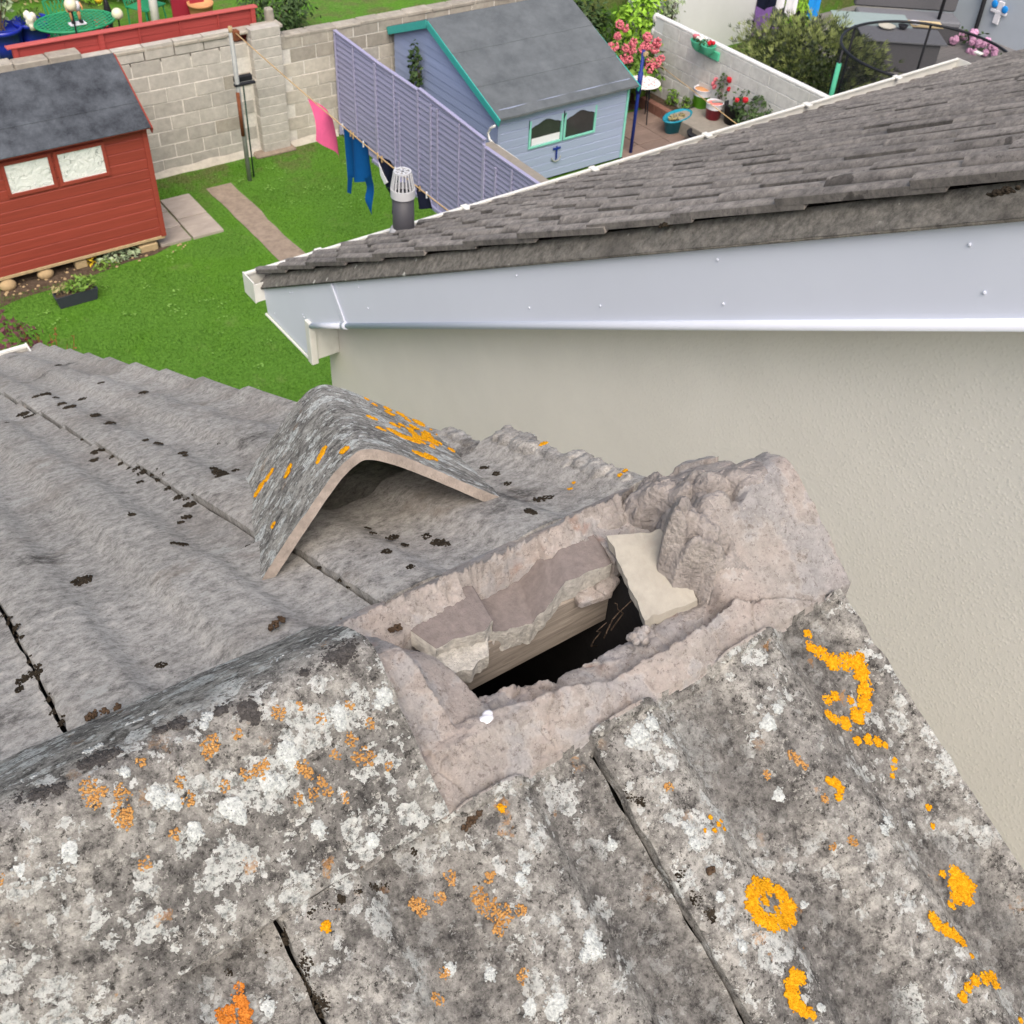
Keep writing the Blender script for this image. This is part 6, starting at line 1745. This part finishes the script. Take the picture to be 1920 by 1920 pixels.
for s_ in (-1, 1):
    cx_ = fx + s_ * .055
    b = MB(); b.ball((cx_, fy - .035, -4.945), .034, 10, 6, (.9, 1.5, .6)); b.build('shoe', M_black, fg, True)
    b = MB(); b.tube([(cx_, fy, -4.94), (cx_, fy + .005, -4.86), (cx_, fy + .01, -4.80)], [.020, .024, .028], 8); b.build('leg', M_terra, fg, True)
    b = MB(); b.tube([(cx_, fy + .01, -4.81), (cx_, fy + .01, -4.74), (cx_, fy + .01, -4.68)], [.034, .044, .030], 10); b.build('torso', M_redf if s_ < 0 else M_whitec, fg, True)
    b = MB(); b.ball((cx_, fy + .01, -4.64), .042, 10, 7); b.build('head', M_cream, fg, True)
    for q in (-1, 1):
        MB().tube([(cx_ + q * .035, fy, -4.70), (cx_ + q * .055, fy - .02, -4.76), (cx_ + q * .05, fy - .04, -4.80)], [.013, .012, .010], 6).build('arm', M_terra, fg, True)
gl = [(4.915, 16.010, -4.950)][0]
go = emp('globe_lamp', (gl[0], gl[1], U), 'cream glass globe garden light on a short dark stake', 'garden light')
MB().ball((gl[0], gl[1], -4.95), .082, 16, 10).build('globe', M_cream, go, True)
MB().tube([(gl[0], gl[1], U), (gl[0], gl[1], -5.02)], .012, 6).build('stake', M_black, go)
gl = [(4.197, 15.682, -4.600)][0]
go = emp('globe_lamp', (gl[0], gl[1], U), 'cream glass globe garden light standing behind the table figurine', 'garden light')
MB().ball((gl[0], gl[1], -4.62), .085, 16, 10).build('globe', M_cream, go, True)
MB().tube([(gl[0], gl[1], U), (gl[0], gl[1], -4.69)], .012, 6).build('stake', M_black, go)
q = [(5.102, 17.108, -5.200), (5.456, 16.668, -5.200), (5.740, 16.788, -5.200), (6.425, 16.658, -5.200), (6.133, 16.590, -5.200), (4.205, 17.096, -5.200), (4.904, 16.947, -5.200)]
for (p, h, rad, m, lab) in ((q[0], .62, .06, M_black, 'slim black bird-shaped garden ornament'),):
    MB().lathe((p[0], p[1], U), [(rad * .5, 0), (rad * .7, h * .4), (rad, h * .7), (rad * .55, h * .9), (.01, h)], 14).build('bird_ornament', m, None, True, label='slim black ornament with rounded body behind the red fence', cat='ornament')
MB().lathe((q[0][0] - .10, q[0][1], U + .55), [(.02, 0), (.06, .05), (.075, .10), (.01, .12)], 12).build('yellow_flower', M_yellf, None, True, label='bright yellow flower head beside the black ornament', cat='flower')
MB().beam((q[1][0] - .06, q[1][1], U), (q[1][0] + .07, q[1][1] + .1, U + .8), .05, .03, (0, 1, 0), .004).build('wooden_stake', M_redc, None, label='leaning red-painted wooden stake behind the red fence', cat='stake')
b = MB(); b.tube([(q[2][0], q[2][1] + .1, U), (q[2][0] + .02, q[2][1] + .1, U + .7), (q[2][0] - .02, q[2][1] + .15, U + 1.6)], [.075, .065, .05], 10)
tw = emp('birch_tree', (q[2][0], q[2][1] + .1, U), 'white-barked young birch tree behind the red fence', 'tree')
b.build('trunk', M_whitef, tw, True)
leaves(260, (q[2][0], q[2][1] + .15, U + 1.7), (.5, .5, .5), .04, 64).build('crown', M_leafg, tw)
pot(q[3][0], q[3][1], U + .2, .20, .30, M_terra, 'terracotta plant pot at the right end of the red fence')
MB().box(q[4][0] - .12, q[4][0] + .5, q[4][1] + .2, q[4][1] + .25, U, U + .6, .005).build('board_panel', M_crim, None, label='dark red wooden panel standing behind the red fence', cat='panel')
pot(q[5][0], q[5][1], U, .13, .24, M_black, 'small black plant pot between the blue pot and green chair')
b = MB()
plant('flowering_plant', (q[5][0], q[5][1], U + .32), (.14, .14, .12), 60, .03, M_magf, 65, 'magenta-flowered plant in the small black pot', base=(q[5][0], q[5][1], U + .22))
pot(q[6][0], q[6][1], U, .14, .26, M_black, 'small black plant pot right of the table figurine')
plant('flowering_plant', (q[6][0], q[6][1], U + .33), (.14, .12, .10), 60, .03, M_redf, 66, 'dark red-flowered plant right of the table figurine', base=(q[6][0], q[6][1], U + .24))
defs = ((3.4, 18.7, .55, M_dryl, 'straggly olive and cream shrub behind the blue pots'), (4.2, 19.6, .7, M_dryl, 'brownish green bush behind the green chair'),
        (5.0, 19.4, .6, M_leaf, 'mid-green bush behind the table figurine'), (5.55, 18.9, .5, M_leafl, 'yellow-green bush behind the cream globe'),
        (6.1, 18.6, .5, M_leafg, 'grey-green bush in front of the birch trunk'), (6.65, 18.3, .45, M_leafd, 'dark bush with pink blooms right of the birch'), (7.15, 19.3, .6, M_dryl, 'mauve-brown bush at the right end of the red fence'))
for i, (x, y, rad, m, lab) in enumerate(defs):
    o = plant('bush', (x, y, U + rad * .8), (rad, rad * .8, rad * .9), 650, .055, m, 70 + i, lab, 'bush', base=(x, y, U))
    if i in (2, 4, 5): blooms((x, y - .1, U + rad * .8), (rad * .9, rad * .8, rad * .8), 9, .035, 90 + i, M_pinkf, o)
pq = [(7.427, 15.925, -5.300)][0]
plant('hedge_shrub', (pq[0] + .05, pq[1] + .3, U + .38), (.62, .55, .48), 1500, .045, M_leafd, 81, 'dense dark green shrub just beyond the top of the block wall', 'bush', base=(pq[0], pq[1] + .3, U))
MB().box(6.93, 7.05, 15.30, 15.42, -5.6, -4.98, .02).build('concrete_post', M_blockd, None, label='grey concrete post at the right end of the red fence', cat='post')

# ================================================================== RIGHT-HAND GARDEN
# white-painted block wall
ww = emp('block_wall', (13.85, 12, G), 'white-painted block wall dividing the two right-hand gardens', 'wall')
MB().box(13.76, 13.86, 8.4, 14.08, G, -5.74).build('mortar_core', M_wwall, ww)
wb = MB().obox((0, 0, 0), (.06, .215, .1025), None, .005).mesh('block', M_wpaint)
for r in range(6):
    z = G + .1125 + r * .216; y = 13.865 - (.22 if r % 2 else 0)
    while y > 8.6:
        link('block', wb, ww, Matrix.Translation((13.81 + rr.uniform(-.002, .002), y, z))); y -= .44
y = 14.1
while y > 8.6:
    MB().box(13.75, 13.87, y - .42, y - .005, -5.775, -5.745 - .0, .008).build('coping', M_wpaint, ww); y -= .425
for k in range(6): MB().ball((13.81, 14.12, G + .12 + k * .23), .085, 10, 6, (1, .7, 1.1)).build('quoin_stone', M_wpaint, ww, True)
# patio
pt = MB(); pt.box(11.52, 13.2, 7.5, 13.45, G - .02, G + .008); pt.build('patio_bedding', M_soil, kind='structure')
po = tag(bpy.data.objects.new('patio', None), 'reddish brown slab patio between the blue shed and the planting bed', 'patio'); COL.objects.link(po); po.location = (12.4, 11.5, G)
for i in range(3):
    for j in range(10):
        MB().box(11.545 + i * .55, 12.085 + i * .55, 13.42 - j * .55, 12.88 - j * .55, G - .01, G + .03 + rr.uniform(-.003, .003), .005).build('paving_slab', M_rslab, po)
bp = MB().add([(13.2, 8.5, G + .02), (13.76, 8.5, G + .02), (13.76, 15.1, G + .02), (12.0, 15.1, G + .02), (12.0, 13.5, G + .02), (13.2, 13.5, G + .02)], [(0, 1, 2, 3, 4, 5)])
bp.build('planting_bed', M_soil, kind='structure')
be = emp('brick_edging', (13.2, 13.1, G), 'low red-brown brick edging beside the dark planting bed', 'edging')
for k in range(7):
    MB().box(13.13, 13.25, 14.02 - k * .22, 13.81 - k * .22, G, G + .20, .006).build('brick', M_brick, be)
ld = MB().box(13.0, 13.72, 10.4, 12.62, G, G + .26, .012)
ld.build('concrete_ledge', M_ledge, None, label='grey concrete ledge carrying buckets beside the white wall', cat='ledge')
ZL = G + .26
def bucket(x, y, r, h, m, mtop, label, lab2=None):
    o = emp('bucket', (x, y, ZL), label, 'bucket')
    MB().lathe((x, y, ZL), [(r * .78, 0), (r * .94, h * .66), (r * .95, h * .66)], 24).build('bucket_body', m, o, True)
    MB().lathe((x, y, ZL), [(r * .945, h * .655), (r, h * .98), (r * 1.03, h), (r * .95, h), (r * .9, h * .93)], 24, cap=False).build('rim_band', M_whitec, o, True)
    MB().lathe((x, y, ZL), [(r * .93, h * .90), (r * .5, h * .97), (.001, h * .98)], 20, cap=False).build('lid', mtop, o, True)
    return o
q = [(13.713, 12.608, -6.500), (13.556, 12.129, -6.500), (13.752, 11.822, -6.500)]
bucket(q[0][0], q[0][1], .165, .32, M_limeb, M_terra, 'lime green and white bucket with a terracotta coloured top')
bucket(q[1][0], q[1][1], .150, .28, M_crim, M_coral, 'crimson and white bucket with a coral lid')
MB().beam((q[1][0] - .05, q[1][1] + .02, ZL + .285), (q[1][0] + .13, q[1][1] - .06, ZL + .285), .06, .012, c=.002).build('trowel', M_galv, None, label='grey trowel lying across the coral bucket lid', cat='trowel')
o = emp('bucket', (q[2][0], q[2][1], ZL), 'black plastic tub behind the crimson bucket', 'bucket')
MB().lathe((q[2][0], q[2][1], ZL), [(.16, 0), (.19, .30), (.2, .30), (.2, .32), (.18, .32), (.17, .25), (.001, .25)], 24).build('bucket_body', M_black, o, True)
q = [(13.878, 11.606, -6.400), (12.924, 10.937, -6.400), (13.705, 12.076, -6.400), (13.741, 12.312, -6.400)]
pl = plant('geranium', (q[0][0] - .1, q[0][1] - .25, -6.45), (.40, .55, .32), 800, .045, M_leafd, 101, 'leafy geranium with red flowers beside the black tub', base=(q[0][0], q[0][1] - .2, G))
blooms((q[0][0] - .15, q[0][1] - .25, -6.42), (.40, .5, .30), 7, .045, 102, M_redf, pl)
pl = plant('salvia', (q[2][0] + .05, q[2][1] + .1, -6.35), (.14, .14, .30), 120, .035, M_leafd, 103, 'upright red-flowered plant behind the crimson bucket', base=(q[2][0], q[2][1] + .1, G))
blooms((q[2][0], q[2][1], -6.35), (.05, .05, .22), 3, .05, 104, M_redf, pl)
b = MB(); hub = Vector((q[3][0], q[3][1] + .05, -6.33))
for k in range(6):
    t = k * math.pi / 3; b.ball(hub + Vector((.07 * math.cos(t), 0, .07 * math.sin(t))), .045, 8, 5, (1, .4, 1))
b.build('windmill_flower', M_pinkf, None, True, label='pink and white toy windmill flower between the two buckets', cat='ornament')
q = [(13.060, 12.479, -6.950), (13.015, 11.922, -6.950)]
o = emp('planter', (q[0][0], q[0][1], G + .03), 'teal blue oval plastic planter on the reddish patio', 'planter')
MB().lathe((q[0][0], q[0][1], G + .03), [(.26, 0), (.33, .22), (.36, .22), (.37, .25), (.33, .25), (.30, .18)], 32, 1.0, .50, True, .25).build('tub', M_tealb, o, True)
MB().lathe((q[0][0], q[0][1], G + .03), [(.31, .17), (.001, .19)], 24, 1.0, .50, False, .25).build('compost', M_soil, o)
plant('succulent', (q[0][0], q[0][1], G + .25), (.24, .11, .05), 110, .035, M_dryl, 105, 'mixed low succulents filling the teal planter', up=.7, base=(q[0][0], q[0][1], G + .2))
o = emp('plant_pot', (q[1][0], q[1][1] - .1, G + .03), 'dark round pot beside the teal oval planter', 'plant pot')
MB().lathe((q[1][0], q[1][1] - .1, G + .03), [(.17, 0), (.22, .16), (.24, .2), (.2, .2), (.19, .14), (.001, .14)], 24).build('pot', M_black, o, True)
# hydrangea, bed plants, climbers
hq = Vector((13.0, 13.85, -6.45))
hy = plant('hydrangea', tuple(hq), (.68, .55, .52), 1000, .085, M_leaf, 110, 'large hydrangea bush covered in round pink flower heads', 'bush', base=(13.0, 13.85, G), up=.6)
for i, (x, y, z) in enumerate([(12.492, 13.450, -5.557), (12.348, 13.450, -5.671), (12.279, 13.450, -5.834), (12.545, 13.450, -5.897), (12.712, 13.450, -5.836), (12.722, 13.450, -5.971), (12.365, 13.450, -5.485), (13.027, 13.450, -5.800), (13.267, 13.450, -5.929), (13.026, 13.450, -5.934), (13.234, 13.450, -6.014), (12.674, 13.450, -6.115), (12.549, 13.450, -6.075), (13.153, 13.450, -6.236), (13.308, 13.450, -6.282), (13.422, 13.450, -6.228), (13.160, 13.450, -6.348), (12.951, 13.450, -5.984)]):
    b = MB(); s_ = rr.uniform(.055, .08); r5 = random.Random(i)
    for k in range(34):
        e = Vector((r5.gauss(0, 1), r5.gauss(0, 1), r5.gauss(0, 1))).normalized(); b.ball((x + e.x * s_, y + e.y * s_, z + e.z * s_), s_ * .34, 5, 4)
    b.build('flower_head', M_pinkf, hy, True)
q = [(15.734, 16.038, -6.600), (15.092, 15.860, -6.600), (14.655, 16.753, -6.600), (15.247, 16.800, -6.600), (16.235, 15.956, -6.600), (12.988, 12.383, -6.600)]
plant('lime_shrub', (14.0, 14.75, -6.1), (.55, .35, .6), 700, .07, M_leafl, 112, 'bright lime green shrub at the end of the white wall', 'bush', base=(14.0, 14.75, G))
plant('dark_shrub', (12.6, 14.75, -6.2), (.75, .35, .85), 1800, .06, M_leafd, 113, 'tall dark green shrub behind the hydrangea and blue shed', 'bush', base=(12.6, 14.75, G))
plant('dark_shrub', (11.75, 14.6, -6.1), (.35, .5, .85), 800, .05, M_leafd, 114, 'dark shrub squeezed against the blue shed right side', 'bush', base=(11.75, 14.6, G))
pl = plant('climbing_rose', (14.75, 14.85, -6.0), (.45, .25, .75), 330, .05, M_leafg, 115, 'sparse climber with yellow flowers on the white back wall', base=(14.75, 14.85, G), shell=.1)
blooms((14.75, 14.7, -5.8), (.45, .2, .7), 8, .04, 116, M_yellf, pl)
for i, (px, py, n) in enumerate(((1275,165,0), (1268,190,1), (1292,170,2), (1255,190,3))): pass
bedp = [(14.160, 13.631, -6.900), (13.723, 12.925, -6.900), (13.745, 13.309, -6.900)]
labs = ('small upright green plant against the white wall base', 'low leafy plant beside the lime green bucket', 'bushy green plant in the dark planting bed')
for i, p in enumerate(bedp):
    plant('bed_plant', (p[0], p[1], G + .16), (.20, .16, .15), 130, .045, M_leaf, 120 + i, labs[i], base=(p[0], p[1], G + .02))
b = MB(); p = [(14.342, 13.395, -6.900)][0]; r5 = random.Random(2)
for k in range(16):
    a = r5.uniform(0, 6.28); e = Vector((math.cos(a) * .09, math.sin(a) * .09, .30)); b.tube([(p[0], p[1], G), Vector((p[0], p[1], G)) + e * .6, Vector((p[0], p[1], G)) + e + Vector((e.x * .5, e.y * .5, 0))], [.008, .006, .001], 4)
b.build('spiky_plant', M_leafd, None, label='spiky grass-like plant behind the lime green bucket', cat='plant')
# hanging basket pair on the white wall
q = [(13.620, 12.660, -5.734), (13.620, 12.796, -5.725), (13.620, 12.530, -5.727)]
o = emp('wall_planter', (13.68, q[0][1], q[0][2] - .2), 'twin teal wall planter with pink and red flowers on the white wall', 'planter')
for k, dy in enumerate((.13, -.13)):
    MB().lathe((13.58, q[0][1] + dy, q[0][2] - .16), [(.03, 0), (.09, .06), (.13, .16), (.135, .17), (.12, .17), (.11, .12)], 16).build('basket', M_minty, o, True)
MB().box(13.70, 13.745, q[0][1] - .28, q[0][1] + .28, q[0][2] - .24, q[0][2] - .10, .01).build('back_plate', M_minty, o)
fl = emp('flowering_plant', (13.58, q[0][1], q[0][2] - .02), 'pink, white and red flowers in the twin wall planter', 'plant')
leaves(110, (13.58, q[0][1], q[0][2] + .03), (.12, .26, .06), .03, 130).build('foliage', M_leafd, fl)
for (dy, m, n, sd_) in ((.22, M_pinkf, 3, 1), (.06, M_whitef, 4, 2), (-.16, M_redf, 4, 3)):
    blooms((13.57, q[0][1] + dy, q[0][2] + .04), (.07, .06, .05), n, .04, 140 + sd_, m, fl)
# blue clothes pole with its line
bpq = emp('clothes_pole', (11.78, 12.16, G), 'cobalt blue clothes-line pole standing beside the blue shed corner', 'pole')
MB().tube([(11.78, 12.16, G), (11.78, 12.16, -5.38)], .028, 12).build('pole', M_navyp, bpq, True)
MB().tube([(11.78, 12.16, -6.05), (11.78, 12.16, -5.72)], .042, 12).build('pole_sleeve', M_navyp, bpq, True)
MB().box(11.76, 11.84, 12.10, 12.16, -5.46, -5.40, .004).build('line_hook', M_tan, bpq)
e_ = [(11.457, 9.200, -5.615)][0]
MB().tube([(11.8, 12.12, -5.44), e_], .007, 6).build('clothes_line', M_rope, None, True, label='pale clothes line running from the blue pole over the buckets', cat='clothes line')
q = [(12.764, 13.125, -6.420), (13.034, 13.619, -6.420)]
bt = emp('mosaic_table', (q[0][0], q[0][1], G), 'small round white mosaic-topped table behind the blue pole', 'table')
MB().lathe((q[0][0], q[0][1], -6.42), [(.001, 0), (.29, 0), (.30, .012), (.29, .024), (.001, .024)], 32, cap=False).build('table_top', M_whitef, bt, False)
b = MB(); r5 = random.Random(6)
for k in range(60):
    a = r5.uniform(0, 6.283); d = .26 * math.sqrt(r5.random()); b.lathe((q[0][0] + d * math.cos(a), q[0][1] + d * math.sin(a), -6.396), [(.011, 0), (.010, .003)], 6)
b.build('mosaic_chips', M_pinkf, bt)
for k in range(3):
    t = k * 2.094 + .4; MB().tube([(q[0][0] + .18 * math.cos(t), q[0][1] + .18 * math.sin(t), -6.42), (q[0][0] + .26 * math.cos(t), q[0][1] + .26 * math.sin(t), G)], .012, 6).build('leg', M_black, bt)
bc = emp('mosaic_chair', (q[1][0], q[1][1] + .1, G), 'white mosaic bistro chair half hidden by the blue shed roof', 'chair')
b = MB(); b.lathe((0, 0, 0), [(.001, 0), (.19, 0), (.2, .01), (.19, .02), (.001, .02)], 24, cap=False)
b.v = [(q[1][0] + x, q[1][1] + .1 + z, -6.30 + y) for x, y, z in b.v]
b.build('backrest', M_whitef, bc)
MB().lathe((q[1][0], q[1][1] - .1, -6.63), [(.001, 0), (.2, 0), (.2, .02), (.001, .02)], 20, cap=False).build('seat', M_whitef, bc)
for sx in (-1, 1):
    for sy in (-1, 1): MB().tube([(q[1][0] + sx * .14, q[1][1] - .1 + sy * .14, -6.63), (q[1][0] + sx * .17, q[1][1] - .1 + sy * .17, G)], .010, 6).build('leg', M_black, bc)

# ---- garden beyond the white wall
dk = tag(bpy.data.objects.new('decking', None), 'weathered grey timber decking in the far right garden', 'decking'); COL.objects.link(dk); dk.location = (19.5, 14, G)
for k in range(40):
    y = 9.6 + k * .15
    MB().box(17.6, 23.4, y + .004, y + .146, G + .06, G + .10, .004).build('deck_board', M_deck, dk)
MB().box(14.0, 18.05, 15.02, 15.14, G, -4.9, .01).build('boundary_wall', M_wwall, None, label='plain white wall at the back of the far right garden', cat='wall')
q = [(17.317, 15.000, -7.084), (18.098, 15.000, -7.214), (17.159, 15.000, -6.250), (17.946, 15.000, -6.365)]
pd = emp('door', (q[0][0], 14.98, G), 'purple painted door set in the white back wall', 'door')
MB().box(q[0][0], q[1][0], 14.97, 15.01, q[0][2], -5.0, .005).build('door_panel', M_purpd, pd)
MB().box(q[0][0] + .04, q[1][0] - .04, 14.958, 14.969, q[0][2] + .08, q[0][2] + .5, .004).build('lower_panel', M_purpd, pd)
MB().box(21.8, 21.95, 6, 18, G, -3.6).build('grey_wall', M_gwall, None, label='tall pale grey rendered wall at the far right edge', cat='wall')
MB().tube([(21.720, 12.946, -6.004), (21.720, 12.817, -6.278), (21.720, 12.805, -6.592), (21.720, 12.793, -6.911), (21.720, 12.769, -7.232)], .045, 8).build('downpipe', M_black, None, True, label='dark downpipe on the pale grey wall', cat='downpipe')
q = [(21.760, 12.437, -6.402)][0]
wo = emp('wall_ornament', tuple(q), 'white cross-shaped wall ornament with two blue discs', 'ornament')
b = MB(); b.box(q[0] - .02, q[0] + .02, q[1] - .07, q[1] + .07, q[2] - .24, q[2] + .20, .01); b.box(q[0] - .025, q[0] + .015, q[1] - .19, q[1] + .19, q[2] - .04, q[2] + .03, .01); b.build('cross_plate', M_whitec, wo)
for dy, dz in ((.13, .12), (-.13, .08)):
    b = MB(); b.ball((q[0] - .03, q[1] + dy, q[2] + dz), .075, 12, 6, (.3, 1, 1)); b.build('disc', M_skyc, wo, True)
# juniper
jq = Vector((16.0, 12.25, -6.45))
ju = emp('juniper_bush', (jq.x, jq.y, G), 'wide spreading dark green juniper bush behind the white wall', 'bush')
b = MB(); c = MB(); r5 = random.Random(15)
for k in range(6000):
    d = Vector((r5.gauss(0, 1), r5.gauss(0, 1), r5.gauss(0, .8))).normalized()
    if d.z < -.35: continue
    kk = (.55 + .45 * r5.random()) * (1 + .35 * noise.noise(d * 2.6))
    p = jq + Vector((d.x * 1.42, d.y * 1.45, d.z * .78)) * kk
    e = (d + Vector((r5.gauss(0, .3), r5.gauss(0, .3), .25))).normalized(); f = e.cross(Vector((r5.gauss(0, 1), r5.gauss(0, 1), r5.gauss(0, 1)))).normalized()
    L_ = r5.uniform(.07, .17)
    tgt = b if r5.random() < .62 else c
    for q_ in range(3):
        g2 = (e + f * (q_ - 1) * .45).normalized()
        tgt.add([p, p + g2 * L_ * .5 + f * .009, p + g2 * L_, p + g2 * L_ * .5 - f * .009], [(0, 1, 2), (0, 2, 3)])
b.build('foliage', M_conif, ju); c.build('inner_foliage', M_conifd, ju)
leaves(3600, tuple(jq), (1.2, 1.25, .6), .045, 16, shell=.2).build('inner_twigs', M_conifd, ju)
MB().tube([(jq.x, jq.y, G), (jq.x, jq.y, jq.z)], [.08, .04], 8).build('trunk', M_bark, ju)
# washing in the far garden
wl0, wl1 = [(15.600, 13.548, -5.060)][0], [(18.200, 13.777, -5.367)][0]
wl0 = Vector(wl0); wl1 = Vector(wl1)
MB().tube([wl0, wl1], .006, 5).build('clothes_line', M_rope, None, label='washing line in the far right garden beyond the juniper', cat='clothes line')
def hang(name, m, px0, px1, ybot, label, taper=.8):
    # px0, px1 as fractions along the line; ybot = drop in metres
    a = wl0.lerp(wl1, px0); c = wl0.lerp(wl1, px1)
    def fn(u, v):
        p = a.lerp(c, .5 + (u - .5) * (1 - (1 - taper) * v)); p.z -= ybot * v * (1 - .12 * abs(u - .5) * 2); p.y += .04 * math.sin(9 * u + 2 * v) * v
        return p
    cloth(fn, 10, 12).build(name, m, None, True, label=label, cat='laundry', group='washing in the far garden')
hang('navy_garment', M_navyc, .04, .26, .75, 'navy blue garment on the far washing line near the purple door', .85)
hang('white_garment', M_whitec, .26, .36, .80, 'narrow white garment on the far washing line', .6)
hang('white_trousers', M_whitec, .38, .52, .95, 'white trousers hanging in the middle of the far washing line', .7)
hang('blue_towel', M_skyc, .66, .80, 1.05, 'bright blue and pale towel at the right of the far washing line', .8)
plant('bamboo', (17.3, 13.9, -6.3), (.30, .30, .75), 420, .075, M_leafl, 150, 'lime green leafy plant between the hanging washing', base=(17.3, 13.9, G), asp=.3)
# lounge furniture
LR = Matrix.Rotation(R(-38), 3, 'Z')
def lbox(c, a0, a1, b0, b1, z0, z1, ch=.02):
    return MB().obox(Vector((c[0], c[1], (z0 + z1) / 2)) + LR @ Vector(((a0 + a1) / 2, (b0 + b1) / 2, 0)), ((a1 - a0) / 2, (b1 - b0) / 2, (z1 - z0) / 2), LR, ch)
def sofa(c, hw, hd, label):
    o = emp('garden_sofa', (c[0], c[1], G + .1), label, 'sofa')
    lbox(c, -hw, hw, -hd, hd, G + .10, G + .42).build('base', M_rattan, o)
    lbox(c, -hw + .02, hw - .02, -hd + .02, hd - .14, G + .422, G + .54, .03).build('seat_cushion', M_cush, o)
    lbox(c, -hw, hw, hd - .13, hd + .03, G + .544, G + .92, .03).build('backrest', M_rattan, o)
    return o
q = [(20.262, 13.535, -6.400), (17.030, 13.517, -6.400), (18.891, 13.339, -6.400), (18.770, 12.494, -6.400), (19.949, 12.935, -6.400)]
sofa(q[0], 1.05, .38, 'long grey rattan sofa at the top right edge behind the trampoline')
sofa((q[1][0] + .2, q[1][1] + .3), .45, .38, 'grey rattan armchair on the decking beside the juniper')
gtb = emp('patio_table', (q[2][0], q[2][1], G + .1), 'low pale glass-topped table standing on the far decking', 'table')
lbox(q[2], -.75, .75, -.45, .45, G + .66, G + .68, .004).build('table_top', M_tglass, gtb)
lbox(q[2], -.6, .6, -.35, .35, G + .10, G + .656).build('table_base', M_rattan, gtb)
gt2 = emp('patio_table', (q[3][0], q[3][1], G + .1), 'dark rattan table with dishes seen through the trampoline net', 'table')
lbox(q[3], -.8, .8, -.4, .4, G + .66, G + .69, .004).build('table_top', M_cush, gt2)
lbox(q[3], -.7, .7, -.35, .35, G + .10, G + .656).build('table_base', M_rattan, gt2)
for ((x, y, z_), rad, h, m, lab, nm_) in zip([(18.773, 12.877, -6.380), (19.020, 12.685, -6.380), (19.477, 12.744, -6.380)], (.17, .10, .13), (.05, .08, .04), (M_white, M_black, M_whitec), ('white dish on the dark rattan table', 'black bowl on the dark rattan table', 'pale plate at the right end of the dark rattan table'), ('dish', 'bowl', 'plate')):
    MB().lathe((x, y, G + .692), [(rad * .5, 0), (rad, h), (rad * .9, h), (rad * .4, h * .3)], 18).build(nm_, m, None, True, label=lab, cat=nm_)
lbox(q[4], -.42, .42, -.16, .16, G + .55, G + .58, .004).build('wooden_board', M_boardp, None, label='pale wooden board lying between the rattan table and sofa', cat='board')
# trampoline
tc_ = Vector([(15.555, 9.721, -5.250)][0]); tr_ = 1.34
tm = emp('trampoline', (tc_.x, tc_.y, G), 'round trampoline with black safety net and mint green padded poles', 'trampoline')
N_ = 48
b = MB(); b.tube([(tc_.x + tr_ * math.cos(2 * math.pi * k / N_), tc_.y + tr_ * math.sin(2 * math.pi * k / N_), -5.25) for k in range(N_ + 1)], .023, 8, False)
b.build('top_ring', M_black, tm, True)
b = MB()
for k in range(N_):
    t0, t1 = 2 * math.pi * k / N_, 2 * math.pi * (k + 1) / N_
    P = lambda t, z: (tc_.x + tr_ * math.cos(t), tc_.y + tr_ * math.sin(t), z)
    b.quad(P(t0, -6.55), P(t1, -6.55), P(t1, -5.27), P(t0, -5.27))
b.build('safety_net', M_net, tm)
MB().lathe((tc_.x, tc_.y, -6.60), [(.001, 0), (tr_ - .12, 0), (tr_ - .12, .02), (.001, .02)], 40, cap=False).build('jump_mat', M_black, tm)
MB().lathe((tc_.x, tc_.y, -6.61), [(tr_ - .1, 0), (tr_ + .06, 0), (tr_ + .06, .04), (tr_ - .1, .05)], 40, cap=False).build('edge_pad', M_minty, tm)
for k in range(6):
    t = R((150, -102, 36, -40, 95, -150)[k])
    x, y = tc_.x + (tr_ + .04) * math.cos(t), tc_.y + (tr_ + .04) * math.sin(t)
    po_ = MB().tube([(x, y, G), (x, y, -5.25)], .020, 8).build('net_pole', M_black, tm, True)
    if k not in (2, 4): MB().tube([(x, y, -6.5), (x, y, -5.32 if k else -5.45)], .040, 10).build('foam_sleeve', M_minty, po_, True)
b = MB(); p = [(16.015, 10.603, -5.300)][0]
q = [(19.545, 13.200, -6.073)][0]
MB().tube([(20.6, 13.0, G), (20.6, 13.0, -4.2)], .035, 8).build('parasol_pole', M_black, None, True, label='tall dark pole standing on the decking behind the trampoline', cat='pole')
q = [(21.200, 12.459, -7.022), (21.200, 12.131, -6.851)]
pl = plant('flowering_shrub', (21.2, q[0][1], q[0][2] - .1), (.3, .85, .45), 380, .05, M_leafd, 160, 'pink-flowered shrub in front of the pale grey wall', 'bush', base=(21.2, q[0][1], G))
blooms((21.0, q[0][1], q[0][2] - .05), (.25, .8, .4), 22, .085, 161, M_pinkl, pl)
